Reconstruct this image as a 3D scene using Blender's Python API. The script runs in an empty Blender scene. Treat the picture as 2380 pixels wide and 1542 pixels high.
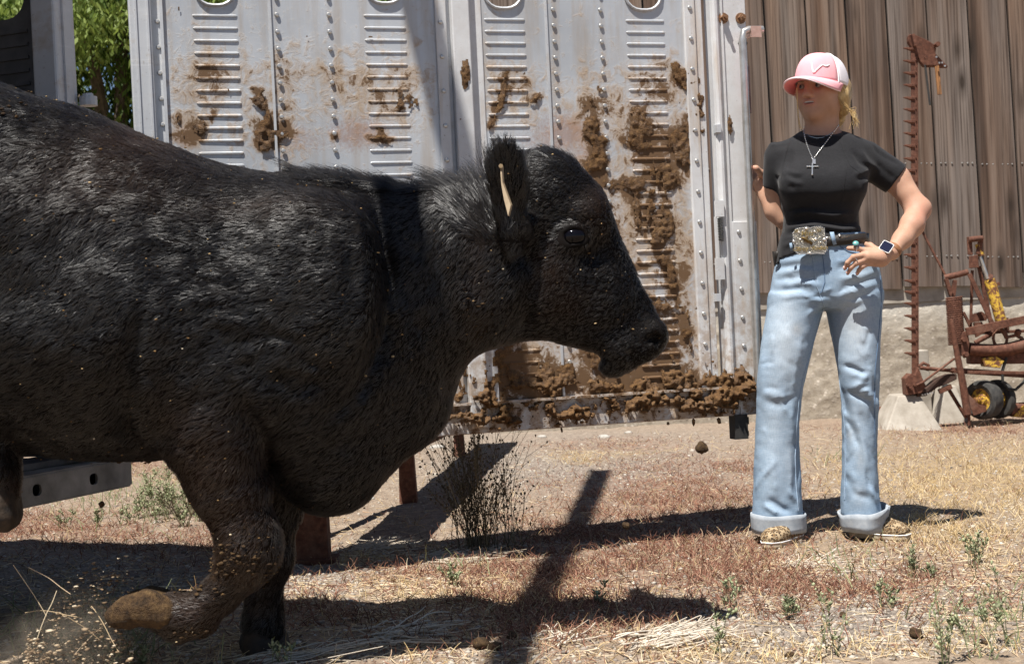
import bpy, bmesh, math, random
import numpy as np
from mathutils import Vector, Matrix, Euler

random.seed(7)
RNG = np.random.default_rng(11)
R = math.radians
scene = bpy.context.scene
col = scene.collection

# ------------------------------------------------------------------ camera
CAM_H = 0.81
ROLL, PITCH = -2.75, 90.0 - 0.47
FPX, CX, CY = 3333.0, 1190.0, 771.0          # lens in units of a 2380 px wide picture
cam_d = bpy.data.cameras.new('camera')
cam_d.sensor_width = 36.0
cam_d.lens = 36.0 * FPX / 2380.0
cam_d.clip_start, cam_d.clip_end = 0.05, 2000.0
cam_d.dof.use_dof = True
cam_d.dof.focus_distance = 4.5
cam_d.dof.aperture_fstop = 9.0
cam = bpy.data.objects.new('camera', cam_d)
col.objects.link(cam)
CAM_M = Matrix.Rotation(R(PITCH), 3, 'X') @ Matrix.Rotation(R(ROLL), 3, 'Z')
cam.matrix_world = Matrix.Translation((0, 0, CAM_H)) @ CAM_M.to_4x4()
scene.camera = cam

# ------------------------------------------------------------------ sky, sun, exposure
SUN_L = Vector((0.24, 0.375, -1.0)).normalized()
to_sun = -SUN_L
world = bpy.data.worlds.new('World')
scene.world = world
world.use_nodes = True
wn = world.node_tree
bg = wn.nodes['Background']
sky = wn.nodes.new('ShaderNodeTexSky')
sky.sky_type = 'NISHITA'
sky.sun_disc = False
sky.sun_elevation = math.asin(to_sun.z)
sky.sun_rotation = math.atan2(to_sun.x, to_sun.y)
sky.air_density, sky.dust_density, sky.ozone_density = 0.75, 0.35, 1.0
wn.links.new(sky.outputs['Color'], bg.inputs['Color'])
bg.inputs['Strength'].default_value = 0.05
sun_d = bpy.data.lights.new('sun', 'SUN')
sun_d.energy = 5.0
sun_d.angle = R(0.53)
sun_d.color = (1.0, 0.955, 0.89)
sun = bpy.data.objects.new('sun', sun_d)
col.objects.link(sun)
sun.rotation_euler = SUN_L.to_track_quat('-Z', 'Y').to_euler()
sun.location = (-3, -4, 8)
scene.view_settings.view_transform = 'Standard'
scene.view_settings.look = 'None'
scene.view_settings.exposure = 0.85
scene.view_settings.gamma = 1.0
scene.view_settings.use_curve_mapping = False
scene.render.engine = 'CYCLES'
scene.cycles.max_bounces = 6
scene.cycles.transparent_max_bounces = 8
scene.cycles_curves.shape = 'RIBBONS' if hasattr(scene, 'cycles_curves') else 'RIBBONS'
scene.render.hair_type = 'STRIP' if hasattr(scene.render, 'hair_type') else 'STRIP'

# ------------------------------------------------------------------ placing
def ray(px, py):
    return CAM_M @ Vector(((px - CX) / FPX, (CY - py) / FPX, -1.0))
def P(px, py, d):
    """the point of the place seen at picture point (px, py) and d metres ahead"""
    r = ray(px, py)
    return Vector((0, 0, CAM_H)) + r * (d / r.y)
def G(px, py, z=0.0):
    """the point of the ground seen at picture point (px, py)"""
    r = ray(px, py)
    return Vector((0, 0, CAM_H)) + r * ((z - CAM_H) / r.z)

# ------------------------------------------------------------------ objects
def link(o, parent=None):
    col.objects.link(o)
    if parent is not None:
        o.parent = parent
    return o
def tag(o, label=None, cat=None, group=None, kind=None):
    if label: o['label'] = label
    if cat: o['category'] = cat
    if group: o['group'] = group
    if kind: o['kind'] = kind
    return o
def empty(name, loc, label, cat, group=None, rot=0.0):
    o = bpy.data.objects.new(name, None)
    o.empty_display_size = 0.1
    col.objects.link(o)
    o.location = loc
    o.rotation_euler = (0, 0, rot)
    return tag(o, label, cat, group)
def mesh_obj(name, verts, faces, mat=None, parent=None, smooth=False, attrs=None):
    me = bpy.data.meshes.new(name)
    verts = np.asarray(verts, dtype=np.float32)
    if isinstance(faces, np.ndarray):
        n, k = faces.shape
        me.vertices.add(len(verts)); me.vertices.foreach_set('co', verts.ravel())
        me.loops.add(n * k); me.loops.foreach_set('vertex_index', faces.astype(np.int32).ravel())
        me.polygons.add(n)
        me.polygons.foreach_set('loop_start', np.arange(0, n * k, k, dtype=np.int32))
        me.update(calc_edges=True)
    else:
        me.from_pydata([tuple(v) for v in verts], [], faces)
    if smooth:
        me.polygons.foreach_set('use_smooth', np.ones(len(me.polygons), dtype=bool))
    if mat: me.materials.append(mat)
    for k, a in (attrs or {}).items():
        a = np.asarray(a, dtype=np.float32)
        if a.ndim == 1:
            at = me.attributes.new(k, 'FLOAT', 'POINT'); at.data.foreach_set('value', a)
        else:
            at = me.attributes.new(k, 'FLOAT_VECTOR', 'POINT'); at.data.foreach_set('vector', a.ravel())
    o = bpy.data.objects.new(name, me)
    if parent is not None:
        o.parent = parent
        pm = parent.matrix_world if parent.parent is None else None
        o.matrix_parent_inverse = world_of(parent).inverted()
    col.objects.link(o)
    return o
def world_of(o):
    m = Matrix.LocRotScale(o.location, o.rotation_euler, o.scale)
    if o.parent is not None:
        m = world_of(o.parent) @ o.matrix_parent_inverse @ m
    return m
def copy_at(src, parent, offset):
    """copy of a small part, moved by a world offset; shares its mesh"""
    o = src.copy(); col.objects.link(o)
    o.parent = parent
    o.matrix_parent_inverse = src.matrix_parent_inverse
    o.location = Vector(src.location) + offset
    return o

class MB:
    """collects simple shapes for ONE mesh"""
    def __init__(s): s.v, s.f = [], []
    def add(s, v, f):
        b = len(s.v); s.v += [tuple(p) for p in v]; s.f += [tuple(i + b for i in q) for q in f]
        return s
    def hexa(s, p):            # 8 points: bottom loop, top loop
        return s.add(p, [(3, 2, 1, 0), (4, 5, 6, 7), (0, 1, 5, 4), (1, 2, 6, 5), (2, 3, 7, 6), (3, 0, 4, 7)])
    def box(s, lo, hi):
        (a, b, c), (d, e, f) = lo, hi
        return s.hexa([(a, b, c), (d, b, c), (d, e, c), (a, e, c), (a, b, f), (d, b, f), (d, e, f), (a, e, f)])
    def bar(s, a, b, w, h, up=(0, 0, 1), taper=1.0):
        a, b = Vector(a), Vector(b)
        t = (b - a).normalized(); u = Vector(up)
        x = t.cross(u)
        if x.length < 1e-4: x = t.cross(Vector((0, 1, 0)))
        x.normalize(); y = x.cross(t).normalized()
        q = []
        for p, k in ((a, 1.0), (b, taper)):
            q += [p + x * (i * w / 2 * k) + y * (j * h / 2 * k) for i, j in ((-1, -1), (1, -1), (1, 1), (-1, 1))]
        return s.hexa(q)
    def tube(s, pts, r, n=10, caps=True):
        pts = [Vector(p) for p in pts]
        rs = r if hasattr(r, '__len__') else [r] * len(pts)
        b = len(s.v)
        t0 = (pts[1] - pts[0]).normalized()
        x = t0.cross(Vector((0, 0, 1)))
        if x.length < 0.05: x = t0.cross(Vector((1, 0, 0)))
        x.normalize()
        for i, p in enumerate(pts):
            t = (pts[min(i + 1, len(pts) - 1)] - pts[max(i - 1, 0)]).normalized()
            x = (x - t * x.dot(t)).normalized(); y = t.cross(x)
            for k in range(n):
                a = 2 * math.pi * k / n
                s.v.append(tuple(p + (x * math.cos(a) + y * math.sin(a)) * rs[i]))
        for i in range(len(pts) - 1):
            for k in range(n):
                k2 = (k + 1) % n
                s.f.append((b + i * n + k, b + i * n + k2, b + (i + 1) * n + k2, b + (i + 1) * n + k))
        if caps:
            s.f.append(tuple(b + k for k in reversed(range(n))))
            e = b + (len(pts) - 1) * n
            s.f.append(tuple(e + k for k in range(n)))
        return s
    def disc(s, c, axis, r, t, n=16, r2=None):
        c, axis = Vector(c), Vector(axis).normalized()
        return s.tube([c - axis * t / 2, c + axis * t / 2], [r, r if r2 is None else r2], n)
    def prism(s, pts, off):    # a flat outline pushed along off
        n = len(pts); off = Vector(off)
        v = [Vector(p) for p in pts] + [Vector(p) + off for p in pts]
        f = [tuple(range(n - 1, -1, -1)), tuple(range(n, 2 * n))]
        f += [(i, (i + 1) % n, n + (i + 1) % n, n + i) for i in range(n)]
        return s.add(v, f)
    def dome(s, c, axis, r, h, n=8, rings=3):
        c, axis = Vector(c), Vector(axis).normalized()
        x = axis.cross(Vector((0, 0, 1)))
        if x.length < 0.05: x = axis.cross(Vector((1, 0, 0)))
        x.normalize(); y = axis.cross(x)
        b = len(s.v)
        for i in range(rings):
            a = i / rings * math.pi / 2
            for k in range(n):
                q = 2 * math.pi * k / n
                s.v.append(tuple(c + axis * h * math.sin(a) + (x * math.cos(q) + y * math.sin(q)) * r * math.cos(a)))
        s.v.append(tuple(c + axis * h)); top = len(s.v) - 1
        for i in range(rings - 1):
            for k in range(n):
                k2 = (k + 1) % n
                s.f.append((b + i * n + k, b + i * n + k2, b + (i + 1) * n + k2, b + (i + 1) * n + k))
        for k in range(n):
            s.f.append((b + (rings - 1) * n + k, b + (rings - 1) * n + (k + 1) % n, top))
        return s
    def build(s, name, mat, parent=None, smooth=False, bevel=0.0):
        o = mesh_obj(name, s.v, s.f, mat, parent, smooth)
        if bevel:
            m = o.modifiers.new('bevel', 'BEVEL'); m.width = bevel; m.segments = 2; m.limit_method = 'ANGLE'
        if smooth:
            sm = o.data
            sm.set_sharp_from_angle(angle=R(40)) if hasattr(sm, 'set_sharp_from_angle') else None
        return o

def curves_obj(name, pts, radii, mat, parent=None, attrs=None):
    """strands: pts (n, k, 3), radii (n, k)"""
    n, k, _ = pts.shape
    cu = bpy.data.hair_curves.new(name)
    cu.add_curves([k] * n)
    cu.attributes['position'].data.foreach_set('vector', pts.astype(np.float32).ravel())
    ra = cu.attributes.get('radius') or cu.attributes.new('radius', 'FLOAT', 'POINT')
    ra.data.foreach_set('value', radii.astype(np.float32).ravel())
    for kk, a in (attrs or {}).items():
        a = np.asarray(a, dtype=np.float32)
        at = cu.attributes.new(kk, 'FLOAT' if a.ndim == 1 else 'FLOAT_VECTOR', 'CURVE')
        at.data.foreach_set('value' if a.ndim == 1 else 'vector', a.ravel())
    cu.materials.append(mat)
    o = bpy.data.objects.new(name, cu)
    if parent is not None:
        o.parent = parent; o.matrix_parent_inverse = world_of(parent).inverted()
    col.objects.link(o)
    return o

# ------------------------------------------------------------------ numpy noise
_LAT = np.random.default_rng(5).random((32, 32, 32)).astype(np.float32)
def vnoise(x, y, z):
    xi, yi, zi = np.floor(x), np.floor(y), np.floor(z)
    fx, fy, fz = x - xi, y - yi, z - zi
    fx, fy, fz = (t * t * (3 - 2 * t) for t in (fx, fy, fz))
    a, b, c = (t.astype(np.int32) & 31 for t in (xi, yi, zi))
    a1, b1, c1 = (a + 1) & 31, (b + 1) & 31, (c + 1) & 31
    def L(i, j): return _LAT[i, j, c] * (1 - fz) + _LAT[i, j, c1] * fz
    return ((L(a, b) * (1 - fx) + L(a1, b) * fx) * (1 - fy) + (L(a, b1) * (1 - fx) + L(a1, b1) * fx) * fy) * 2 - 1
def fbm(x, y, z, o=4, g=0.5):
    s, a, t = 0.0, 1.0, 0.0
    for i in range(o):
        s = s + a * vnoise(x * 2 ** i + 7.3 * i, y * 2 ** i + 3.1 * i, z * 2 ** i + 1.7 * i); t += a; a *= g
    return s / t
def sst(e0, e1, x):
    t = np.clip((x - e0) / (e1 - e0), 0, 1); return t * t * (3 - 2 * t)

# ------------------------------------------------------------------ bodies grown from a distance field
def pchip(xs, ys, x):
    xs, ys = np.asarray(xs, float), np.asarray(ys, float)
    h = np.diff(xs); dl = np.diff(ys) / h
    m = np.zeros_like(ys)
    m[0], m[-1] = dl[0], dl[-1]
    for i in range(1, len(xs) - 1):
        if dl[i - 1] * dl[i] > 0:
            w1, w2 = 2 * h[i] + h[i - 1], h[i] + 2 * h[i - 1]
            m[i] = (w1 + w2) / (w1 / dl[i - 1] + w2 / dl[i])
    x = np.clip(x, xs[0], xs[-1])
    i = np.clip(np.searchsorted(xs, x) - 1, 0, len(xs) - 2)
    t = (x - xs[i]) / h[i]
    return ((1 + 2 * t) * (1 - t) ** 2 * ys[i] + t * (1 - t) ** 2 * h[i] * m[i] + t * t * (3 - 2 * t) * ys[i + 1] + t * t * (t - 1) * h[i] * m[i + 1])

class Field:
    def __init__(s, lo, hi, h):
        s.lo, s.h = np.array(lo, float), h
        s.n = np.ceil((np.array(hi, float) - s.lo) / h).astype(int) + 1
        s.f = np.full(tuple(s.n), 0.2, dtype=np.float32)
        s.ax = [(s.lo[i] + np.arange(s.n[i]) * h).astype(np.float32) for i in range(3)]
    def sl(s, lo, hi):
        a = np.clip(np.floor((np.array(lo) - s.lo) / s.h).astype(int), 0, s.n)
        b = np.clip(np.ceil((np.array(hi) - s.lo) / s.h).astype(int) + 1, 0, s.n)
        return tuple(slice(a[i], b[i]) for i in range(3))
    def xyz(s, q):
        return s.ax[0][q[0]][:, None, None], s.ax[1][q[1]][None, :, None], s.ax[2][q[2]][None, None, :]
    def put(s, q, d, k, mode):
        if d.size == 0: return
        a = s.f[q]
        if mode == 'sub':
            if k <= 0: s.f[q] = np.maximum(a, -d)
            else:
                h = np.maximum(k - np.abs(a + d), 0) / k
                s.f[q] = np.maximum(a, -d) + h * h * k * 0.25
        else:
            h = np.maximum(k - np.abs(a - d), 0) / k if k > 0 else 0
            s.f[q] = np.minimum(a, d) - h * h * k * 0.25
    def cone(s, a, b, ra, rb, k=0.02, mode='add'):
        a, b = np.array(a, float), np.array(b, float)
        m = max(ra, rb) + k + 3 * s.h
        q = s.sl(np.minimum(a, b) - m, np.maximum(a, b) + m)
        X, Y, Z = s.xyz(q)
        ab = b - a; L = max((ab * ab).sum(), 1e-12)
        t = np.clip(((X - a[0]) * ab[0] + (Y - a[1]) * ab[1] + (Z - a[2]) * ab[2]) / L, 0, 1)
        d = np.sqrt((X - a[0] - t * ab[0]) ** 2 + (Y - a[1] - t * ab[1]) ** 2 + (Z - a[2] - t * ab[2]) ** 2) - (ra + t * (rb - ra))
        s.put(q, d.astype(np.float32), k, mode)
    def chain(s, pts, rs, k=0.02):
        for i in range(len(pts) - 1): s.cone(pts[i], pts[i + 1], rs[i], rs[i + 1], k)
    def ell(s, c, r, k=0.02, mode='add', M=None):
        c, r = np.array(c, float), np.array(r, float)
        m = r.max() + k + 3 * s.h
        q = s.sl(c - m, c + m)
        X, Y, Z = s.xyz(q)
        x, y, z = X - c[0], Y - c[1], Z - c[2]
        if M is not None:       # rows of M: the axes of the ellipsoid
            x, y, z = (M[i][0] * x + M[i][1] * y + M[i][2] * z for i in range(3))
        k0 = np.sqrt((x / r[0]) ** 2 + (y / r[1]) ** 2 + (z / r[2]) ** 2)
        k1 = np.sqrt((x / r[0] ** 2) ** 2 + (y / r[1] ** 2) ** 2 + (z / r[2] ** 2) ** 2)
        d = k0 * (k0 - 1) / np.maximum(k1, 1e-6)
        s.put(q, d.astype(np.float32), k, mode)
    def loft(s, o, A, U, V, st, k=0.02, n=2.0, mode='add'):
        """sections along A; st rows: s, u centre, v centre, half u, half v"""
        o = np.array(o, float); st = np.array(st, float)
        A, U, V = (np.array(t, float) for t in (A, U, V))
        cs = [o + A * r[0] + U * r[1] + V * r[2] for r in st]
        m = [max(r[3], r[4]) + k + 4 * s.h for r in st]
        lo = np.min([c - q for c, q in zip(cs, m)], 0); hi = np.max([c + q for c, q in zip(cs, m)], 0)
        q = s.sl(lo, hi)
        X, Y, Z = s.xyz(q)
        x, y, z = X - o[0], Y - o[1], Z - o[2]
        S = (A[0] * x + A[1] * y + A[2] * z)
        u = (U[0] * x + U[1] * y + U[2] * z); v = (V[0] * x + V[1] * y + V[2] * z)
        tab = np.linspace(st[0, 0], st[-1, 0], 400)
        I = np.clip((S - tab[0]) / (tab[1] - tab[0]), 0, 398.999)
        i0 = I.astype(np.int32); fr = I - i0
        def T(c):
            w = pchip(st[:, 0], st[:, c], tab)
            return w[i0] * (1 - fr) + w[i0 + 1] * fr
        ru, rv = T(3), T(4)
        u = u - T(1); v = v - T(2)
        g = (np.abs(u / ru) ** n + np.abs(v / rv) ** n) ** (1 / n)
        ln = np.sqrt(u * u + v * v)
        d = np.where(g > 0.3, (g - 1) * ln / np.maximum(g, 1e-3), -0.7 * np.minimum(ru, rv))
        e = np.maximum(st[0, 0] - S, S - st[-1, 0])
        d = np.where(e > 0, np.sqrt(np.maximum(d, 0) ** 2 + e ** 2), np.maximum(d, e))
        s.put(q, d.astype(np.float32), k, mode)
    def crease(s, pts, w, amp):
        """a ridge (amp > 0) or a groove (amp < 0) along a line on the surface"""
        pts = [np.array(p, float) for p in pts]
        for a, b in zip(pts[:-1], pts[1:]):
            m = 3 * w
            q = s.sl(np.minimum(a, b) - m, np.maximum(a, b) + m)
            X, Y, Z = s.xyz(q)
            ab = b - a; L = max((ab * ab).sum(), 1e-12)
            t = ((X - a[0]) * ab[0] + (Y - a[1]) * ab[1] + (Z - a[2]) * ab[2]) / L
            tc = np.clip(t, 0, 1)
            d2 = (X - a[0] - tc * ab[0]) ** 2 + (Y - a[1] - tc * ab[1]) ** 2 + (Z - a[2] - tc * ab[2]) ** 2
            s.f[q] -= (amp * np.exp(-d2 / (w * w))).astype(np.float32)
    def fold(s, pts, w, amp, ymax=1e9, wz=None):
        """like crease, but over all depths in front of ymax (cloth and loose skin seen from the front)"""
        pts = [np.array(p, float) for p in pts]
        xs_, zs_ = s.ax[0][:, None], s.ax[2][None, :]
        dm = None; n = len(pts) - 1
        for i, (a, b) in enumerate(zip(pts[:-1], pts[1:])):
            ab = (b - a)[[0, 2]]; L = max((ab * ab).sum(), 1e-12)
            t = np.clip(((xs_ - a[0]) * ab[0] + (zs_ - a[2]) * ab[1]) / L, 0, 1)
            d2 = (xs_ - a[0] - t * ab[0]) ** 2 + (zs_ - a[2] - t * ab[1]) ** 2
            k = (i + t) / n
            g = np.exp(-d2 / (w * w)) * np.minimum(1, 4 * np.minimum(k, 1 - k) + .12)
            dm = g if dm is None else np.maximum(dm, g)
        q = np.argwhere(dm > .02)
        if len(q) == 0: return
        (i0, k0), (i1, k1) = q.min(0), q.max(0) + 1
        j1 = int(np.clip((ymax - s.lo[1]) / s.h, 0, s.n[1]))
        s.f[i0:i1, :j1, k0:k1] -= (amp * dm[i0:i1, None, k0:k1]).astype(np.float32)
    def noise(s, freq, amp, o=3, lo=None, hi=None, band=0.05, sc=(1, 1, 1)):
        q = s.sl(lo if lo is not None else s.lo, hi if hi is not None else s.lo + s.n * s.h)
        sub = s.f[q]
        idx = np.nonzero(np.abs(sub) < band)
        X = s.ax[0][q[0]][idx[0]]; Y = s.ax[1][q[1]][idx[1]]; Z = s.ax[2][q[2]][idx[2]]
        sub[idx] += amp * fbm(X * freq * sc[0] + 11.0, Y * freq * sc[1] + 5.0, Z * freq * sc[2] + 3.0, o)
    def plane(s, p, nrm):
        """cut away what lies on the nrm side of p"""
        X, Y, Z = s.xyz((slice(None),) * 3)
        d = (X - p[0]) * nrm[0] + (Y - p[1]) * nrm[1] + (Z - p[2]) * nrm[2]
        s.f = np.maximum(s.f, d.astype(np.float32))
    def nets(s, smooth=1):
        f = s.f; n = f.shape
        ins = f < 0
        c = np.zeros(tuple(t - 1 for t in n), dtype=np.int8)
        for i in (0, 1):
            for j in (0, 1):
                for l in (0, 1):
                    c += ins[i:n[0] - 1 + i, j:n[1] - 1 + j, l:n[2] - 1 + l]
        cell = np.argwhere((c > 0) & (c < 8))
        idm = np.full(c.shape, -1, dtype=np.int32)
        idm[cell[:, 0], cell[:, 1], cell[:, 2]] = np.arange(len(cell))
        acc = np.zeros((len(cell), 3)); cnt = np.zeros(len(cell))
        E = [(a, b) for a in range(8) for b in range(a + 1, 8) if bin(a ^ b).count('1') == 1]
        cr = [np.array(((k >> 2) & 1, (k >> 1) & 1, k & 1)) for k in range(8)]
        vals = [f[cell[:, 0] + k[0], cell[:, 1] + k[1], cell[:, 2] + k[2]] for k in cr]
        for a, b in E:
            va, vb = vals[a], vals[b]
            m = (va < 0) != (vb < 0)
            t = np.where(m, va / np.where(m, va - vb, 1), 0)
            p = cr[a][None, :] + t[:, None] * (cr[b] - cr[a])[None, :]
            acc[m] += p[m]; cnt[m] += 1
        v = s.lo + (cell + acc / cnt[:, None]) * s.h
        F = []
        for ax in range(3):
            o1, o2 = [(1, 2), (2, 0), (0, 1)][ax]
            sa = [slice(None)] * 3; sb = [slice(None)] * 3
            sa[ax] = slice(0, -1); sb[ax] = slice(1, None)
            A, B = ins[tuple(sa)], ins[tuple(sb)]
            e = np.argwhere(A != B)
            e = e[(e[:, o1] > 0) & (e[:, o2] > 0) & (e[:, o1] < n[o1] - 1) & (e[:, o2] < n[o2] - 1)]
            fl = A[e[:, 0], e[:, 1], e[:, 2]]
            def at(d1, d2):
                w = e.copy(); w[:, o1] += d1; w[:, o2] += d2
                return idm[w[:, 0], w[:, 1], w[:, 2]]
            q = np.stack([at(-1, -1), at(0, -1), at(0, 0), at(-1, 0)], 1)
            q[~fl] = q[~fl][:, ::-1]
            F.append(q)
        F = np.concatenate(F)
        F = F[(F >= 0).all(1)]
        for _ in range(smooth):
            ac = np.zeros_like(v); cn = np.zeros(len(v))
            for i in range(4):
                np.add.at(ac, F[:, i], v[F[:, (i + 1) % 4]]); np.add.at(cn, F[:, i], 1)
                np.add.at(ac, F[:, i], v[F[:, (i + 3) % 4]]); np.add.at(cn, F[:, i], 1)
            g = cn > 0
            v[g] = 0.5 * v[g] + 0.5 * ac[g] / cn[g][:, None]
        return v, F

def mesh_normals(v, F):
    fn = np.cross(v[F[:, 2]] - v[F[:, 0]], v[F[:, 3]] - v[F[:, 1]])
    vn = np.zeros_like(v)
    for i in range(4): np.add.at(vn, F[:, i], fn)
    return vn / np.maximum(np.linalg.norm(vn, axis=1, keepdims=True), 1e-12), np.linalg.norm(fn, axis=1) * 0.5
def sample_surface(v, F, n, rng, weight=None):
    vn, fa = mesh_normals(v, F)
    w = fa.copy()
    if weight is not None: w = w * weight
    i = rng.choice(len(F), n, p=w / w.sum())
    a, b = rng.random((n, 1)), rng.random((n, 1))
    q = F[i]
    bl = lambda t: (t[q[:, 0]] * (1 - a) + t[q[:, 1]] * a) * (1 - b) + (t[q[:, 3]] * (1 - a) + t[q[:, 2]] * a) * b
    nn = bl(vn)
    return bl(v), nn / np.maximum(np.linalg.norm(nn, axis=1, keepdims=True), 1e-9), i

from mathutils.bvhtree import BVHTree
def bvh_of(v, F): return BVHTree.FromPolygons([tuple(p) for p in v], [tuple(int(i) for i in q) for q in F])
def on(bvh, px, py, lift=.0, fall=5.0):
    r = ray(px, py).normalized(); o = Vector((0, 0, CAM_H))
    q, nn, i, d = bvh.ray_cast(o, r)
    if q is None: return P(px, py, fall)
    return q - r * lift

# ------------------------------------------------------------------ materials
class NT:
    def __init__(s, name):
        s.m = bpy.data.materials.new(name); s.m.use_nodes = True
        s.t = s.m.node_tree; s.t.nodes.clear()
        s.out = s.t.nodes.new('ShaderNodeOutputMaterial')
        s.b = s.t.nodes.new('ShaderNodeBsdfPrincipled')
        s.t.links.new(s.b.outputs[0], s.out.inputs['Surface'])
        s.co = s.t.nodes.new('ShaderNodeTexCoord')
    def n(s, typ, **kw):
        nd = s.t.nodes.new(typ)
        for k, v in kw.items(): setattr(nd, k, v)
        return nd
    def set(s, sock, v):
        if hasattr(v, 'is_output') or isinstance(v, bpy.types.NodeSocket): s.t.links.new(v, sock)
        else:
            if isinstance(v, (tuple, list)) and len(v) == 3 and sock.type == 'RGBA': v = (*v, 1)
            sock.default_value = v
    def pos(s, scale=(1, 1, 1), kind='Object', loc=(0, 0, 0), rot=(0, 0, 0)):
        mp = s.n('ShaderNodeMapping')
        mp.inputs['Scale'].default_value = scale if isinstance(scale, (tuple, list)) else (scale,) * 3
        mp.inputs['Location'].default_value = loc
        mp.inputs['Rotation'].default_value = rot
        s.t.links.new(s.co.outputs[kind], mp.inputs[0])
        return mp.outputs[0]
    def noise(s, scale, detail=4, rough=0.55, vec=None, dist=0.0):
        nd = s.n('ShaderNodeTexNoise')
        nd.inputs['Scale'].default_value = scale; nd.inputs['Detail'].default_value = detail
        nd.inputs['Roughness'].default_value = rough; nd.inputs['Distortion'].default_value = dist
        s.t.links.new(vec if vec is not None else s.co.outputs['Object'], nd.inputs['Vector'])
        return nd.outputs['Fac']
    def vor(s, scale, vec=None, feature='F1', out='Distance', rand=1.0):
        nd = s.n('ShaderNodeTexVoronoi'); nd.feature = feature
        nd.inputs['Scale'].default_value = scale; nd.inputs['Randomness'].default_value = rand
        s.t.links.new(vec if vec is not None else s.co.outputs['Object'], nd.inputs['Vector'])
        return nd.outputs[out]
    def ramp(s, fac, stops, interp='LINEAR'):
        nd = s.n('ShaderNodeValToRGB'); nd.color_ramp.interpolation = interp
        el = nd.color_ramp.elements
        while len(el) > 1: el.remove(el[-1])
        for i, (p, c) in enumerate(stops):
            e = el[0] if i == 0 else el.new(p)
            e.position = p
            e.color = (c, c, c, 1) if not hasattr(c, '__len__') else (*c, 1) if len(c) == 3 else c
        s.set(nd.inputs[0], fac)
        return nd.outputs[0]
    def mix(s, fac, a, b, mode='MIX'):
        nd = s.n('ShaderNodeMix', data_type='RGBA', blend_type=mode)
        s.set(nd.inputs[0], fac); s.set(nd.inputs[6], a); s.set(nd.inputs[7], b)
        return nd.outputs[2]
    def math(s, op, a, b=0.0, c=0.0, clamp=False):
        nd = s.n('ShaderNodeMath', operation=op); nd.use_clamp = clamp
        s.set(nd.inputs[0], a); s.set(nd.inputs[1], b)
        if op in ('MULTIPLY_ADD', 'SMOOTH_MIN', 'WRAP', 'COMPARE'): s.set(nd.inputs[2], c)
        return nd.outputs[0]
    def attr(s, name, out='Fac'):
        nd = s.n('ShaderNodeAttribute'); nd.attribute_name = name
        return nd.outputs[out]
    def geo(s, out): return s.n('ShaderNodeNewGeometry').outputs[out]
    def rand(s): return s.n('ShaderNodeObjectInfo').outputs['Random']
    def sep(s, vec):
        nd = s.n('ShaderNodeSeparateXYZ'); s.t.links.new(vec, nd.inputs[0]); return nd.outputs
    def bump(s, h, strength=0.3, dist=0.01, normal=None):
        nd = s.n('ShaderNodeBump'); nd.inputs['Strength'].default_value = strength; nd.inputs['Distance'].default_value = dist
        s.set(nd.inputs['Height'], h)
        if normal is not None: s.t.links.new(normal, nd.inputs['Normal'])
        s.t.links.new(nd.outputs[0], s.b.inputs['Normal'])
        return nd.outputs[0]
    def fin(s, color=None, rough=0.6, metal=0.0, spec=None, **kw):
        if color is not None: s.set(s.b.inputs['Base Color'], color)
        s.set(s.b.inputs['Roughness'], rough); s.set(s.b.inputs['Metallic'], metal)
        if spec is not None: s.set(s.b.inputs['Specular IOR Level'], spec)
        for k, v in kw.items(): s.set(s.b.inputs[k.replace('_', ' ')], v)
        return s.m

def simple(name, c1, c2, scale=20, rough=0.6, metal=0.0, bump=0.15, dist=0.004, spec=0.5, vec=None, detail=5):
    t = NT(name)
    f = t.noise(scale, detail, 0.6)
    c = t.ramp(f, [(0.3, c1), (0.7, c2)])
    if bump: t.bump(t.noise(scale * 3, 4, 0.6), bump, dist)
    return t.fin(c, rough, metal, spec)
# ================================================================== GROUND
def to_px(x, y, z=0.0):
    Mi = np.array(CAM_M.transposed())
    v = np.stack([x, y, z - CAM_H + 0 * x], -1) @ Mi.T
    return CX + FPX * v[..., 0] / -v[..., 2], CY - FPX * v[..., 1] / -v[..., 2]
def blob(px, py, lst):
    s = np.zeros_like(px)
    for cx, cy, rx, ry, w in lst:
        s = np.maximum(s, w * np.exp(-(((px - cx) / rx) ** 2 + ((py - cy) / ry) ** 2)))
    return s
RED = [(1540, 1150, 230, 70, 1), (1340, 1240, 170, 60, .8), (1250, 1370, 300, 90, 1), (1600, 1300, 250, 70, .9), (2230, 985, 260, 22, 1),
       (330, 1060, 150, 35, .9), (120, 1230, 260, 40, .8), (1420, 1033, 160, 14, .7), (1700, 1080, 120, 26, .7), (1780, 1340, 260, 60, .7), (760, 1420, 160, 40, .35),
       (2120, 1330, 200, 60, .45), (1130, 1345, 130, 30, .6), (480, 1260, 200, 50, .6)]
GOLD = [(2270, 1110, 260, 90, 1), (2000, 1080, 130, 60, .55), (2180, 1230, 260, 50, .7), (1900, 1275, 200, 26, .35), (1350, 1060, 70, 14, .8), (1130, 1400, 260, 36, .22),
        (850, 1292, 200, 14, .35), (1480, 1052, 60, 8, .8), (1700, 1520, 200, 26, .3), (2260, 1510, 200, 40, .3), (330, 1100, 160, 24, .25)]
STRAW = [(1080, 1400, 320, 55, 1), (880, 1290, 240, 25, 1), (1560, 1490, 130, 30, .6), (1000, 1490, 300, 45, .5), (1900, 1310, 250, 40, .7), (2200, 1350, 250, 80, .6),
         (300, 1440, 300, 100, .5), (2000, 1520, 350, 30, .7), (640, 1500, 150, 50, .6), (1420, 1040, 170, 20, .5)]
GREY = [(700, 1340, 130, 55, 1), (1950, 1420, 330, 75, 1), (250, 1330, 300, 60, .8), (1330, 1080, 350, 60, .9), (1250, 1010, 500, 30, .6)]
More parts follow.
